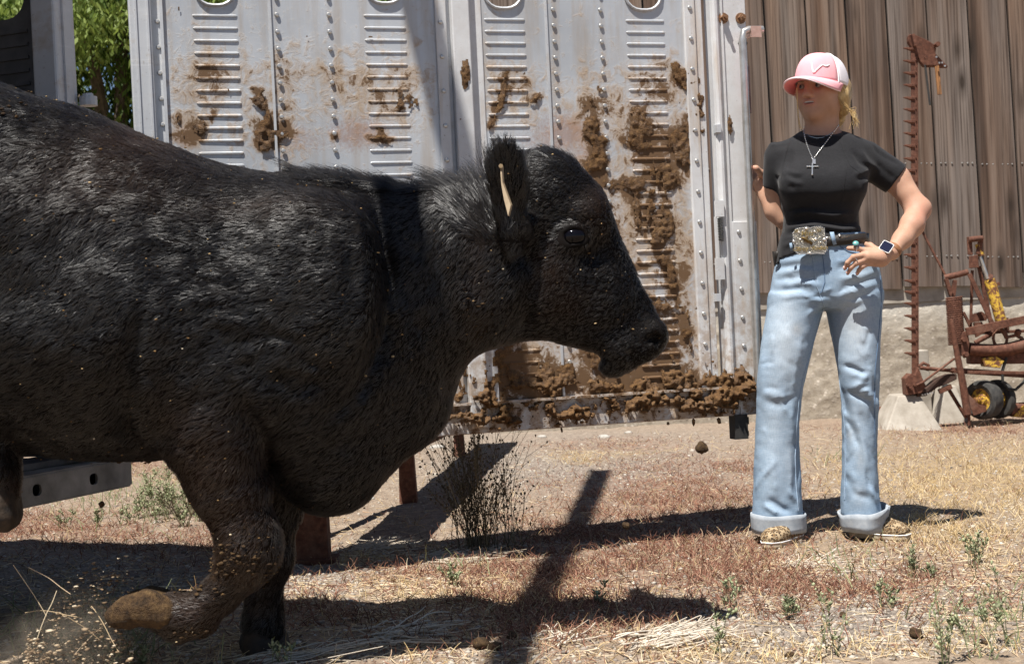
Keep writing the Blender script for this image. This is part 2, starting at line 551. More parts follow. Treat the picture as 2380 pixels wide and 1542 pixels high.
GREEN = [(330, 1160, 170, 45, 1), (200, 1480, 180, 60, .5), (1990, 1310, 90, 25, .4), (2290, 1420, 120, 60, .25), (1950, 1050, 60, 14, .7), (1050, 1320, 60, 20, .5)]

def axis_grid(a, b, step, far, grow=1.22):
    core = list(np.arange(a, b, step))
    hi, s = [b], step
    while hi[-1] < far: s *= grow; hi.append(hi[-1] + s)
    lo, s = [a - step], step
    while lo[-1] > -far: s *= grow; lo.append(lo[-1] - s)
    return np.array(lo[::-1] + core + hi)
def ground_h(x, y):
    near = np.exp(-np.maximum(np.hypot(x - .4, y - 5.5) - 5, 0) ** 2 / 40)
    h = 0.022 * fbm(x * .9, y * .9, 0 * x, 3) + 0.012 * fbm(x * 5, y * 5, 0 * x + 3, 3)
    h = h + near * 0.009 * np.maximum(fbm(x * 19, y * 19, 0 * x + 8, 2), 0) + near * 0.006 * np.abs(fbm(x * 42, y * 42, 0 * x + 4, 2))
    return h - 0.01
gx = axis_grid(-2.6, 3.6, 0.022, 600)
gy = axis_grid(3.0, 9.6, 0.024, 600)
GX, GY = np.meshgrid(gx, gy, indexing='ij')
GZ = ground_h(GX, GY)
gv = np.stack([GX, GY, GZ], -1).reshape(-1, 3)
ni, nj = GX.shape
ii = (np.arange(ni - 1)[:, None] * nj + np.arange(nj - 1)[None, :]).ravel()
gf = np.stack([ii, ii + nj, ii + nj + 1, ii + 1], 1)
front = np.maximum(gv[:, 1], 1.2)
gpx, gpy = to_px(gv[:, 0], front)
wob = 40 * fbm(gv[:, 0] * 2.5, gv[:, 1] * 2.5, gv[:, 0] * 0, 3)
A_red = blob(gpx + wob, gpy + wob * .4, RED); A_gold = blob(gpx + wob, gpy + wob * .4, GOLD)
A_grey = blob(gpx + wob, gpy + wob * .4, GREY); A_straw = blob(gpx + wob, gpy + wob * .4, STRAW)

t = NT('ground_dirt')
n1, n2, n3 = t.noise(3, 6, .6), t.noise(28, 6, .65), t.noise(140, 4, .6)
base = t.ramp(n2, [(.28, (.175, .128, .092)), (.5, (.295, .225, .165)), (.72, (.41, .33, .25))])
grey = t.ramp(n2, [(.28, (.15, .13, .113)), (.55, (.275, .243, .213)), (.75, (.375, .34, .30))])
red = t.ramp(n2, [(.3, (.14, .066, .042)), (.6, (.27, .145, .095))])
gold = t.ramp(n2, [(.3, (.22, .145, .072)), (.6, (.42, .30, .155))])
c = t.mix(t.math('MULTIPLY', t.attr('grey'), .85), base, grey)
c = t.mix(t.math('MULTIPLY', t.attr('gold'), .6), c, gold)
c = t.mix(t.math('MULTIPLY', t.attr('red'), .6), c, red)
c = t.mix(t.math('MULTIPLY', t.ramp(n3, [(.35, 1.0), (.6, 0.0)]), .35), c, (.09, .07, .055))
peb = t.vor(55, out='Distance')
c = t.mix(t.ramp(peb, [(.16, .5), (.3, 0.0)]), c, t.mix(t.vor(55, out='Color'), (.2, .18, .16), (.5, .46, .4)))
t.bump(t.math('ADD', n3, t.math('MULTIPLY', t.ramp(peb, [(.1, 1.0), (.32, 0.0)]), .7)), .8, .012)
MG = t.fin(c, .93, 0, .2)
ground = mesh_obj('ground', gv, gf, MG, smooth=True, attrs={'red': A_red, 'gold': A_gold, 'grey': A_grey})
tag(ground, kind='structure')

# ------------------------------------------------------------------ pebbles, clods, dry stalks
def ico(sub=1):
    bm = bmesh.new(); bmesh.ops.create_icosphere(bm, subdivisions=sub, radius=1)
    v = np.array([q.co[:] for q in bm.verts]); f = np.array([[q.index for q in p.verts] for p in bm.faces]); bm.free()
    return v, f
def lumps(name, pos, size, mat, kind='stuff', flat=.65, rough=.35, sub=1, seed=1, parent=None, smooth=False, attrs=None):
    r = np.random.default_rng(seed)
    v, f = ico(sub); n = len(pos)
    sc = size[:, None, None] * (1 + rough * (r.random((n, len(v), 1)) - .5) * 2) * np.array([1, 1, flat])[None, None] * (0.75 + .5 * r.random((n, 1, 3)))
    a = r.random(n) * 6.283; ca, sa = np.cos(a), np.sin(a)
    q = v[None] * sc
    x = q[..., 0] * ca[:, None] - q[..., 1] * sa[:, None]; y = q[..., 0] * sa[:, None] + q[..., 1] * ca[:, None]
    V = np.stack([x, y, q[..., 2]], -1) + pos[:, None, :]
    F = (f[None] + (np.arange(n) * len(v))[:, None, None]).reshape(-1, 3)
    at = {'tone': np.repeat(r.random(n), len(v))}
    o = mesh_obj(name, V.reshape(-1, 3), F, mat, parent, smooth, at)
    if kind: tag(o, kind=kind)
    return o
def scatter(n, dens, seed, y0=3.3, y1=9.8):
    """points on the ground in the seen field, thinned by a density"""
    r = np.random.default_rng(seed)
    y = 1 / (r.random(n) * (1 / y0 - 1 / y1) + 1 / y1) if True else 0
    x = (r.random(n) * 1.16 - .58) * y * 2380 / FPX
    px, py = to_px(x, y)
    w = 40 * fbm(x * 2.5, y * 2.5, x * 0, 3)
    k = r.random(n) < dens(px + w, py + .4 * w, x, y)
    x, y = x[k], y[k]
    return np.stack([x, y, ground_h(x, y)], -1)

t = NT('pebble')
tone = t.attr('tone')
t.bump(t.noise(220, 3, .6), .4, .002)
MPEB = t.fin(t.ramp(tone, [(0, (.12, .10, .085)), (.35, (.27, .23, .19)), (.7, (.37, .325, .27)), (.95, (.42, .385, .33)), (1, (.52, .49, .44))]), .88, 0, .25)
pp = scatter(95000, lambda a, b, x, y: .22 + .75 * blob(a, b, GREY) + .1 * (b < 1100), 21)
rr = np.random.default_rng(3)
lumps('pebbles', pp, .0025 + .0065 * rr.random(len(pp)) ** 3 + (rr.random(len(pp)) < .008) * .007, MPEB, seed=4, sub=1, rough=.3)
ground_items = []

t = NT('dung_clod')
n = t.noise(90, 5, .65)
t.bump(t.noise(160, 5, .7), .8, .006)
MCLOD = t.fin(t.ramp(n, [(.3, (.022, .013, .007)), (.6, (.075, .043, .018)), (.75, (.15, .095, .035))]), .85, 0, .3)
def clod(pos, size, label, group, sub=3, seed=0, name='dung_clod'):
    r = np.random.default_rng(seed + 100)
    v, f = ico(sub)
    nz = fbm(v[:, 0] * 1.6 + seed * 3.7, v[:, 1] * 1.6, v[:, 2] * 1.6, 4)
    v = v * (1 + .55 * nz[:, None]) * np.array(size)[None]
    v = v @ np.array(Euler((r.random() * .5, r.random() * .5, r.random() * 6)).to_matrix()).T
    o = mesh_obj(name, v, f, MCLOD, None, True)
    o.location = pos
    return tag(o, label, 'clod', group)

def strands(n, pts0, rng, length, lean, segs, w0, curl=.3, up=1.0, spread=None):
    """blade paths from root points"""
    N = len(pts0)
    a = rng.random(N) * 6.283 if spread is None else spread
    L = length * (.5 + .8 * rng.random(N))
    ln = lean * (.35 + 1.1 * rng.random(N))
    d = np.stack([np.cos(a) * ln, np.sin(a) * ln, np.full(N, up)], -1)
    d /= np.linalg.norm(d, axis=1, keepdims=True)
    out = np.zeros((N, segs, 3)); out[:, 0] = pts0
    for k in range(1, segs):
        d = d + curl * (rng.random((N, 3)) - .5) * np.array([1, 1, .6]) + np.array([0, 0, -.10 * lean])
        d /= np.linalg.norm(d, axis=1, keepdims=True)
        out[:, k] = out[:, k - 1] + d * (L / (segs - 1))[:, None]
    w = w0 * (.6 + .8 * rng.random((N, 1))) * np.linspace(1, .35, segs)[None]
    return out, w
def strand_mat(name, stops, rough=.75, tr=.15):
    t = NT(name)
    t.b.inputs['Subsurface Weight'].default_value = 0
    h = t.n('ShaderNodeHairInfo').outputs['Random']
    return t.fin(t.ramp(h, stops), rough, 0, .15)
MGOLD = strand_mat('dry_grass', [(0, (.27, .18, .085)), (.3, (.46, .33, .16)), (.7, (.58, .44, .235)), (1, (.68, .58, .40))])
MRED = strand_mat('red_weed', [(0, (.085, .040, .028)), (.4, (.20, .090, .060)), (.72, (.32, .165, .110)), (.9, (.44, .31, .21)), (1, (.27, .24, .14))])
MSTRAW = strand_mat('straw', [(0, (.30, .21, .12)), (.4, (.53, .41, .26)), (.8, (.66, .56, .40)), (1, (.42, .25, .15))])
MGRN = strand_mat('green_weed', [(0, (.10, .12, .055)), (.5, (.19, .22, .105)), (1, (.30, .31, .17))])
MTWIG = strand_mat('dead_twig', [(0, (.045, .036, .022)), (.6, (.12, .10, .062)), (1, (.26, .22, .145))])

def keep_off(p):           # not through the planted feet
    return p
rg = np.random.default_rng(31)
p = scatter(110000, lambda a, b, x, y: .02 + .78 * blob(a, b, GOLD) * (.3 + .7 * (vnoise(x * 5, y * 5, x * 0 + 2) > -.25)), 32)
q, w = strands(0, p, rg, .042, .95, 4, .0011, .5)
tag(curves_obj('dry_grass', q, w, MGOLD), kind='stuff')
p = scatter(120000, lambda a, b, x, y: .02 + 1.0 * blob(a, b, RED) * (.35 + .9 * (vnoise(x * 6, y * 6, x * 0) > -.15)), 33)
q, w = strands(0, p, rg, .045, 1.1, 5, .0012, 1.0)
tag(curves_obj('red_weed_cover', q, w, MRED), kind='stuff')
p = scatter(60000, lambda a, b, x, y: .04 + .56 * blob(a, b, STRAW) * (.25 + .75 * (vnoise(x * 3.5, y * 3.5, x * 0 + 5) > -.1)), 34)
p[:, 2] += .006
q, w = strands(0, p, rg, .085, 3.0, 3, .0013, .2, up=.12)
q[..., 2] = np.maximum(q[..., 2], ground_h(q[..., 0], q[..., 1]) + .003)
tag(curves_obj('straw_litter', q, w, MSTRAW), kind='stuff')
p = scatter(26000, lambda a, b, x, y: .7 * blob(a, b, GREEN), 35)
q, w = strands(0, p, rg, .08, .6, 5, .0016, .6)
tag(curves_obj('low_green_weeds', q, w, MGRN), kind='stuff')

# ================================================================== BARN
BD = 10.45                     # distance of the board face
t = NT('weathered_board')
rnd = t.rand()
off = t.n('ShaderNodeCombineXYZ'); t.set(off.inputs[0], t.math('MULTIPLY', rnd, 37.0)); t.set(off.inputs[2], t.math('MULTIPLY', rnd, 91.0))
va = t.n('ShaderNodeVectorMath', operation='ADD'); t.set(va.inputs[0], t.co.outputs['Object']); t.set(va.inputs[1], off.outputs[0])
def stretched(sx, sz, det=5, rough=.6, dist=0.0):
    mp = t.n('ShaderNodeMapping'); mp.inputs['Scale'].default_value = (sx, sx, sz)
    t.t.links.new(va.outputs[0], mp.inputs[0])
    return t.noise(1.0, det, rough, mp.outputs[0], dist), mp.outputs[0]
g1, _ = stretched(16, .45, 6, .62, .3); g2, _ = stretched(60, 1.2, 4, .6, .2); g3, _ = stretched(3.5, .30, 3)
kmap = t.n('ShaderNodeMapping'); kmap.inputs['Scale'].default_value = (6.5, 6.5, 2.1); t.t.links.new(va.outputs[0], kmap.inputs[0])
kv = t.n('ShaderNodeTexVoronoi'); kv.inputs['Scale'].default_value = 1.0; t.t.links.new(kmap.outputs[0], kv.inputs['Vector'])
keep = t.ramp(t.sep(kv.outputs['Color'])[0], [(.42, 0.0), (.46, 1.0)])
knot = t.math('MULTIPLY', t.ramp(kv.outputs['Distance'], [(.07, 1.0), (.15, .55), (.34, 0.0)]), keep)
c = t.ramp(g1, [(.27, (.045, .030, .022)), (.42, (.098, .064, .046)), (.55, (.165, .117, .088)), (.74, (.25, .192, .152))])
c = t.mix(t.ramp(g3, [(.36, 0.0), (.62, .7)]), c, t.ramp(g2, [(.3, (.085, .076, .07)), (.7, (.235, .214, .198))]))
c = t.mix(t.math('MULTIPLY', t.ramp(g2, [(.32, .75), (.5, 0.0)]), .9), c, (.035, .024, .018))
c = t.mix(t.math('MULTIPLY', knot, .92), c, (.03, .022, .017))
tint = t.ramp(rnd, [(0, (.86, .84, .84)), (.5, (1.05, .98, .92)), (1, (1.18, 1.14, 1.1))])
c = t.mix(1.0, c, tint, 'MULTIPLY')
t.bump(t.math('SUBTRACT', t.math('ADD', g2, g1), t.math('MULTIPLY', knot, 1.2)), .35, .006)
MBOARD = t.fin(c, .85, 0, .2)

t = NT('old_concrete')
n2, n3 = t.noise(18, 8, .7), t.noise(3, 4, .6)
vz = t.sep(t.co.outputs['Object'])
peb = t.vor(26, out='Distance'); pcol = t.vor(26, out='Color')
c = t.ramp(n2, [(.25, (.20, .165, .125)), (.5, (.33, .285, .225)), (.75, (.44, .395, .33))])
c = t.mix(t.ramp(t.math('ADD', vz[2], t.math('MULTIPLY', n3, .35)), [(.80, 0.0), (1.02, .75)]), c, (.50, .48, .43))
c = t.mix(t.math('MULTIPLY', t.ramp(peb, [(.2, .7), (.34, 0.0)]), t.ramp(t.sep(pcol)[0], [(.5, 0.0), (.6, 1.0)])), c, t.mix(pcol, (.28, .23, .18), (.62, .56, .48)))
lay = t.noise(1, 3, .5, t.pos((.25, .25, 7)))
c = t.mix(t.ramp(lay, [(.5, 0.0), (.62, .3)]), c, (.15, .12, .09))
t.bump(t.math('ADD', n2, t.math('MULTIPLY', t.ramp(peb, [(.05, 1.0), (.36, 0.0)]), .25)), .6, .012)
MCONC = t.fin(c, .9, 0, .2)
t = NT('smooth_concrete')
n2 = t.noise(9, 6, .65)
t.bump(t.noise(60, 4, .6), .25, .004)
MCON2 = t.fin(t.ramp(n2, [(.3, (.25, .22, .18)), (.6, (.38, .345, .295)), (.75, (.44, .41, .36))]), .88, 0, .2)
t = NT('nail_steel'); MNAIL = t.fin(t.ramp(t.noise(40), [(.3, (.25, .23, .21)), (.7, (.45, .44, .42))]), .5, .7)

barn = empty('barn', P(1900, 970, BD + .1), 'weathered brown barn wall of wide upright boards on a rough concrete base', 'barn')
edge = []                      # board edges: top picture x (y = 0), x at board foot
for i in range(-8, 9):
    xt = 1869 + 94.3 * i + (0.0 if i % 2 else 1.5)
    edge.append((xt, xt + .0615 * 672))
plank0 = None
nail = MB()
for i in range(len(edge) - 1):
    gap = 4.4 if i % 3 else 6.2
    dz = random.uniform(-.012, .012); dy = random.uniform(-.006, .006)
    yb = 668 - (edge[i][0] - 2100) * .028
    q = [P(edge[i][1] + gap / 2, yb, BD + dy), P(edge[i + 1][1] - gap / 2, yb, BD + dy), P(edge[i + 1][0] - gap / 2, 0, BD), P(edge[i][0] + gap / 2, 0, BD)]
    up = lambda a, b: b + (b - a) * .75
    q[2], q[3] = up(q[1], q[2]), up(q[0], q[3])
    q[0].z += dz; q[1].z += dz
    m = MB()
    nx = 6                     # a slightly cupped face
    v = []
    for k in range(nx + 1):
        s = k / nx; cup = .004 * math.sin(s * math.pi) * (1 if i % 2 else -1) + (.004 if k in (0, nx) else 0)
        a, b = q[0].lerp(q[1], s), q[3].lerp(q[2], s)
        v += [a + Vector((0, cup, 0)), b + Vector((0, cup, 0)), b + Vector((0, .026, 0)), a + Vector((0, .026, 0))]
    f = []
    for k in range(nx):
        e = 4 * k
        f += [(e, e + 4, e + 5, e + 1), (e + 3, e + 2, e + 6, e + 7), (e, e + 3, e + 7, e + 4), (e + 1, e + 5, e + 6, e + 2)]
    f += [(0, 1, 2, 3), (4 * nx + 3, 4 * nx + 2, 4 * nx + 1, 4 * nx)]
    m.add(v, f)
    m.build('plank', MBOARD, barn)
    for zy in (0.31, 0.86):
        for s in (.10, .22, .38, .64, .78, .9):
            pt = q[0].lerp(q[1], s).lerp(q[3].lerp(q[2], s), .06 if zy > .8 else .245)
            nail.dome(pt + Vector((0, -.001, 0)), (0, -1, 0), .0075, .005, 6, 2)
tag(nail.build('nail', MNAIL, barn), kind='stuff')
# near-black backing with the shade of the inside in its colour, wall plate and rough foundation with a worn front face
edge_x = P(edge[0][1], 668, BD).x
xa, xb = edge_x - .03, 8.5
MB().box((edge_x + .01, BD + .034, .80), (8.4, BD + .3, .98)).build('sill', MCON2, barn)
MB().box((edge_x + .02, BD + .030, .98), (P(2640, 300, BD).x, BD + .13, 4.2)).build('wall_backing', simple('barn_inside_shade', (.012, .010, .008), (.02, .016, .013), 8), barn)
xs = np.linspace(xa, xb, 420); zs = np.linspace(-.1, .90, 64)
FX, FZ = np.meshgrid(xs, zs, indexing='ij')
top = .855 + .020 * fbm(FX * 1.7, FX * 0, FX * 0 + 2, 3) + .012 * fbm(FX * 9, FX * 0, FX * 0, 2) + (FX - 4) * .008
FZ = np.minimum(FZ, top) * 1.0
FY = BD + .055 - .05 * (1 - np.clip(FZ / .9, 0, 1)) + .012 * fbm(FX * 3, FZ * 5, FX * 0, 4) + .010 * fbm(FX * 14, FZ * 14, FX * 0, 3)
FY = FY + .05 * sst(-.04, 0.0, FZ - top)
fv = np.stack([FX, FY, FZ], -1).reshape(-1, 3)
bk = np.stack([xs, np.full_like(xs, BD + .5), np.full_like(xs, .84)], -1)
n_i, n_j = FX.shape
ii = (np.arange(n_i - 1)[:, None] * n_j + np.arange(n_j - 1)[None]).ravel()
ff = np.stack([ii, ii + n_j, ii + n_j + 1, ii + 1], 1)
tp = np.arange(n_i - 1) * n_j + n_j - 1; bb = len(fv) + np.arange(n_i - 1)
ff = np.concatenate([ff, np.stack([tp, tp + n_j, bb + 1, bb], 1)])
mesh_obj('foundation', np.concatenate([fv, bk]), ff, MCONC, barn, True)

# ================================================================== PEPPER TREE far left
t = NT('leaf')
lr = t.attr('tone')
c = t.ramp(lr, [(0, (.055, .095, .020)), (.5, (.12, .185, .040)), (1, (.22, .28, .075))])
tr = t.n('ShaderNodeBsdfTranslucent'); t.set(tr.inputs[0], t.ramp(lr, [(0, (.10, .17, .025)), (1, (.30, .40, .08))]))
ms = t.n('ShaderNodeMixShader'); ms.inputs[0].default_value = .38
t.fin(c, .6, 0, .3)
t.t.links.new(t.b.outputs[0], ms.inputs[1]); t.t.links.new(tr.outputs[0], ms.inputs[2]); t.t.links.new(ms.outputs[0], t.out.inputs[0])
MLEAF = t.m
MBARK = simple('bark', (.06, .045, .03), (.16, .125, .09), 14, .9, 0, .6, .02)
def leaf_crown(name, centers, radii, per, lsize, rng, parent, droop=.5):
    V, T = [], []
    for c0, r0 in zip(centers, radii):
        n = int(per * (r0 / .5) ** 2)
        d = rng.normal(size=(n, 3)); d /= np.linalg.norm(d, axis=1, keepdims=True)
        rad = r0 * (.45 + .6 * rng.random(n) ** .6)
        p = np.array(c0) + d * rad[:, None] * np.array([1, 1, .9])
        p += .12 * r0 * rng.normal(size=(n, 3))
        a = rng.random(n) * 6.283
        t1 = np.stack([np.cos(a) * .6, np.sin(a) * .6, -droop - rng.random(n) * .8], -1); t1 /= np.linalg.norm(t1, axis=1, keepdims=True)
        t2 = np.cross(t1, rng.normal(size=(n, 3))); t2 /= np.linalg.norm(t2, axis=1, keepdims=True)
        L = lsize * (.6 + .8 * rng.random(n)); W = L * .2
        V.append(np.stack([p, p + t1 * (L * .5)[:, None] + t2 * W[:, None], p + t1 * L[:, None], p + t1 * (L * .5)[:, None] - t2 * W[:, None]], 1).reshape(-1, 3))
        T.append(np.repeat(np.clip(.5 + .28 * rng.normal(size=n) + .3 * rng.normal(), 0, 1), 4))
    V = np.concatenate(V); F = np.arange(len(V)).reshape(-1, 4)
    return mesh_obj(name, V, F, MLEAF, parent, False, {'tone': np.concatenate(T)})
def tree(base, h, spread, label, seed, group, dens=330):
    rng = np.random.default_rng(seed)
    tr = empty('pepper_tree', base, label, 'tree', group)
    m = MB(); b = Vector(base)
    top = b + Vector((.2, 0, h * .45))
    m.tube([b - Vector((0, 0, .1)), b + Vector((.05, .02, h * .2)), top], [.26, .19, .15], 12)
    cs, rs = [], []
    for i in range(9):
        a = i * .72 + rng.random() * .4
        e = top + Vector((math.cos(a) * spread * (.4 + .5 * rng.random()), math.sin(a) * spread * .8 * (.4 + .5 * rng.random()), h * (.05 + .45 * rng.random())))
        md = top.lerp(e, .5) + Vector((0, 0, .25))
        m.tube([top - Vector((0, 0, .3)), md, e], [.10, .065, .03], 8)
        for _ in range(4):
            cs.append(tuple(e + Vector((rng.normal() * .5, rng.normal() * .5, rng.normal() * .45)))); rs.append(.45 + .35 * rng.random())
        for k in range(4):       # drooping curtains
            cs.append(tuple(e + Vector((rng.normal() * .5, rng.normal() * .5, -.5 - .75 * k + .2 * rng.normal())))); rs.append(.36 + .25 * rng.random())
    m.build('trunk', MBARK, tr, True)
    leaf_crown('crown', cs, rs, dens * 2.2, .085, rng, tr)
    return tr
g0 = P(230, 400, 15.0)
tree((g0.x, 15.0, 0), 5.2, 1.8, 'green pepper tree with drooping leaves seen beside the trailer post', 3, 'pepper trees behind the trailer', 420)
g0 = P(800, 400, 17.5)
tree((g0.x, 17.5, 0), 6.0, 2.0, 'green pepper tree behind the upper slots of the trailer gate', 5, 'pepper trees behind the trailer')
g0 = P(-250, 400, 18.0)
tree((g0.x, 18.0, 0), 5.5, 2.0, 'green pepper tree seen through the slot in the dark trailer wall', 9, 'pepper trees behind the trailer')
# ================================================================== STOCK TRAILER with its opened rear gate
t = NT('worn_aluminium')
n1, n2, n3 = t.noise(2.2, 5, .6), t.noise(11, 7, .68), t.noise(90, 4, .6)
c = t.ramp(n1, [(.3, (.42, .435, .455)), (.7, (.56, .575, .595))])
c = t.mix(t.ramp(n2, [(.55, 0.0), (.72, .55)]), c, (.36, .27, .175))
c = t.mix(t.ramp(n3, [(.62, 0.0), (.74, .45)]), c, (.16, .11, .07))
scr = t.noise(1, 4, .6, t.pos((3, 3, 70)))
c = t.mix(t.ramp(scr, [(.60, 0.0), (.70, .22)]), c, (.75, .75, .75))
t.bump(t.math('ADD', n2, t.math('MULTIPLY', scr, .4)), .12, .004)
MALU = t.fin(c, t.ramp(n2, [(.3, .38), (.7, .62)]), .22, .5)

t = NT('dirty_gate_sheet')
d = t.attr('dirt'); rst = t.attr('rust')
n1, n2, n3 = t.noise(2.6, 5, .6), t.noise(24, 8, .72, dist=.6), t.noise(110, 5, .65)
c = t.ramp(n1, [(.3, (.40, .42, .445)), (.7, (.54, .56, .585))])
streak = t.noise(1, 5, .6, t.pos((22, 22, 2.2)))
c = t.mix(t.ramp(streak, [(.46, 0.0), (.75, .55)]), c, (.34, .25, .155))
film = t.math('ADD', t.math('MULTIPLY', d, t.math('ADD', .45, t.math('MULTIPLY', streak, 1.05))), t.math('MULTIPLY', t.math('SUBTRACT', n2, .5), 1.7))
c = t.mix(t.ramp(film, [(.12, 0.0), (.34, .5), (.62, .82)]), c, t.ramp(n3, [(.3, (.20, .105, .038)), (.7, (.45, .30, .15))]))
c = t.mix(t.math('MULTIPLY', t.ramp(t.math('ADD', rst, t.math('MULTIPLY', t.math('SUBTRACT', n3, .5), .9)), [(.25, 0.0), (.6, 1.0)]), .6), c, (.29, .155, .10))
spk = t.math('ADD', t.math('MULTIPLY', d, .5), t.math('ADD', t.math('MULTIPLY', n2, .75), t.math('MULTIPLY', n3, .2)))
c = t.mix(t.ramp(spk, [(.68, 0.0), (.74, .95)]), c, (.11, .057, .022))
t.bump(t.math('ADD', t.math('MULTIPLY', t.ramp(film, [(.1, 0.0), (.6, 1.0)]), .5), t.math('MULTIPLY', n1, .6)), .35, .006)
MSHEET = t.fin(c, t.ramp(film, [(.0, .36), (.5, .8)]), t.ramp(film, [(.05, .22), (.4, 0.0)]), .5)

t = NT('wet_dung')
n, n3 = t.noise(70, 6, .7), t.noise(320, 4, .6)
c = t.ramp(n, [(.28, (.030, .014, .005)), (.5, (.105, .051, .016)), (.68, (.19, .102, .034)), (.82, (.29, .18, .068))])
c = t.mix(t.ramp(n3, [(.64, 0.0), (.72, .5)]), c, (.28, .19, .085))
t.bump(t.math('ADD', n, t.math('MULTIPLY', n3, .5)), .8, .008)
MDUNG = t.fin(c, t.ramp(t.noise(9, 3, .5), [(.35, .42), (.6, .85)]), 0, .4)
MRUST = None
t = NT('rusty_steel')
n1, n2, n3 = t.noise(7, 6, .65), t.noise(45, 6, .7), t.noise(1.3, 3, .5)
c = t.ramp(n2, [(.25, (.045, .019, .012)), (.5, (.115, .046, .028)), (.72, (.20, .092, .058))])
c = t.mix(t.ramp(n1, [(.55, 0.0), (.75, .4)]), c, (.28, .18, .13))
c = t.mix(t.ramp(n1, [(.28, .6), (.42, 0.0)]), c, (.045, .022, .015))
t.bump(n2, .4, .004)
MRUST = t.fin(c, .78, .12, .35)
MDARK = simple('black_rubber', (.012, .012, .012), (.035, .033, .03), 30, .75)
MZINC = simple('zinc_rod', (.42, .40, .37), (.62, .61, .59), 25, .35, .75, .1)
MBOLT = simple('rusty_bolt', (.16, .08, .04), (.34, .2, .11), 60, .6, .4, .3)
MWHITE = None
t = NT('white_rail')
n1, n2, n3 = t.noise(1, 5, .65, t.pos((9, 9, 1.3))), t.noise(26, 7, .7), t.noise(120, 4, .6)
vz = t.sep(t.co.outputs['Object'])[2]
c = t.ramp(t.noise(3), [(.3, (.52, .525, .53)), (.7, (.66, .665, .67))])
c = t.mix(t.ramp(n1, [(.52, 0.0), (.68, .75)]), c, (.40, .27, .14))
low = t.ramp(vz, [(.45, 1.0), (1.6, 0.1)])
c = t.mix(t.math('MULTIPLY', low, t.ramp(n2, [(.42, 0.0), (.58, .9)])), c, (.27, .165, .08))
c = t.mix(t.ramp(n3, [(.66, 0.0), (.74, .6)]), c, (.16, .085, .04))
t.bump(n2, .15, .004)
MRAIL = t.fin(c, .48, .1, .5)

MSHADED = simple('shaded_dirty_aluminium', (.03, .03, .03), (.12, .12, .125), 7, .6, .1, .2)  # dirty aluminium, its colour darkened to put in the shade inside the trailer
MBUMP = simple('scuffed_bumper', (.10, .098, .095), (.27, .268, .265), 9, .55, .15, .2)
trailer = empty('stock_trailer', (-1.4, 4.2, 0), 'worn aluminium livestock trailer with its dung caked rear gate swung open', 'trailer')
FAR, NEAR = Vector((-1.42, 4.50, 0)), Vector((-2.10, 2.66, 0))
RV = (NEAR - FAR).normalized()              # along the rear opening, towards the near side
AX = Vector((RV.y, -RV.x, 0))               # into the trailer
if AX.x > 0: AX = -AX
LEN, WID = 4.2, (NEAR - FAR).length
def tl(p, r, z):                            # p metres into the trailer, r along the rear opening
    return FAR + AX * p + RV * r + Vector((0, 0, z))
def tbox(m, p0, p1, r0, r1, z0, z1):
    return m.hexa([tl(p0, r0, z0), tl(p1, r0, z0), tl(p1, r1, z0), tl(p0, r1, z0), tl(p0, r0, z1), tl(p1, r0, z1), tl(p1, r1, z1), tl(p0, r1, z1)])
# far side wall, in sheets between posts, with slot openings
def slot_sheet(to3, u0, u1, z0, z1, slots, thick, name, mat, parent, nrm):
    """a sheet with rounded slot holes; to3 maps (u, z) to the place"""
    bm = bmesh.new()
    def loop(pts):
        vs = [bm.verts.new(to3(*p)) for p in pts]
        return [bm.edges.new((vs[i], vs[(i + 1) % len(vs)])) for i in range(len(vs))]
    ed = loop([(u0, z0), (u1, z0), (u1, z1), (u0, z1)])
    for a, b, c0, d0 in slots:
        r = min(b - a, d0 - c0) * .42; pts = []
        for cx, cz, s in ((b - r, d0 - r, 0), (a + r, d0 - r, 1), (a + r, c0 + r, 2), (b - r, c0 + r, 3)):
            for k in range(6):
                g = (s + k / 5) * math.pi / 2
                pts.append((cx + r * math.cos(g), cz + r * math.sin(g)))
        ed += loop(pts)
    bmesh.ops.triangle_fill(bm, edges=ed, use_beauty=True)
    me = bpy.data.meshes.new(name); bm.to_mesh(me); bm.free(); me.materials.append(mat)
    o = bpy.data.objects.new(name, me)
    o.parent = parent; o.matrix_parent_inverse = world_of(parent).inverted(); col.objects.link(o)
    sm = o.modifiers.new('thick', 'SOLIDIFY'); sm.thickness = thick; sm.offset = 0
    return o
us = lambda p: [(p + .05, p + .35, 1.83, 1.99), (p + .05, p + .35, 2.06, 2.22)]
for p in (.0, .95, 1.8, 2.65, 3.4):
    slot_sheet(lambda u, z: tl(u, .02, z), p, p + (.94 if p == 0 else .84), .453, 2.36, us(p), .006, 'side_panel', MSHADED, trailer, None)
    for k in range(22):
        m = MB(); tbox(m, p + .04, p + .36, .022, .030, .92 + k * .041, .930 + k * .041); m.build('rib', MSHADED, trailer)
m = MB(); tbox(m, .0, LEN, .031, .06, 1.52, 1.60); m.build('rub_rail', MSHADED, trailer)
m = MB(); tbox(m, .0, LEN, .031, .075, 1.40, 1.495); m.build('rub_rail', MSHADED, trailer)
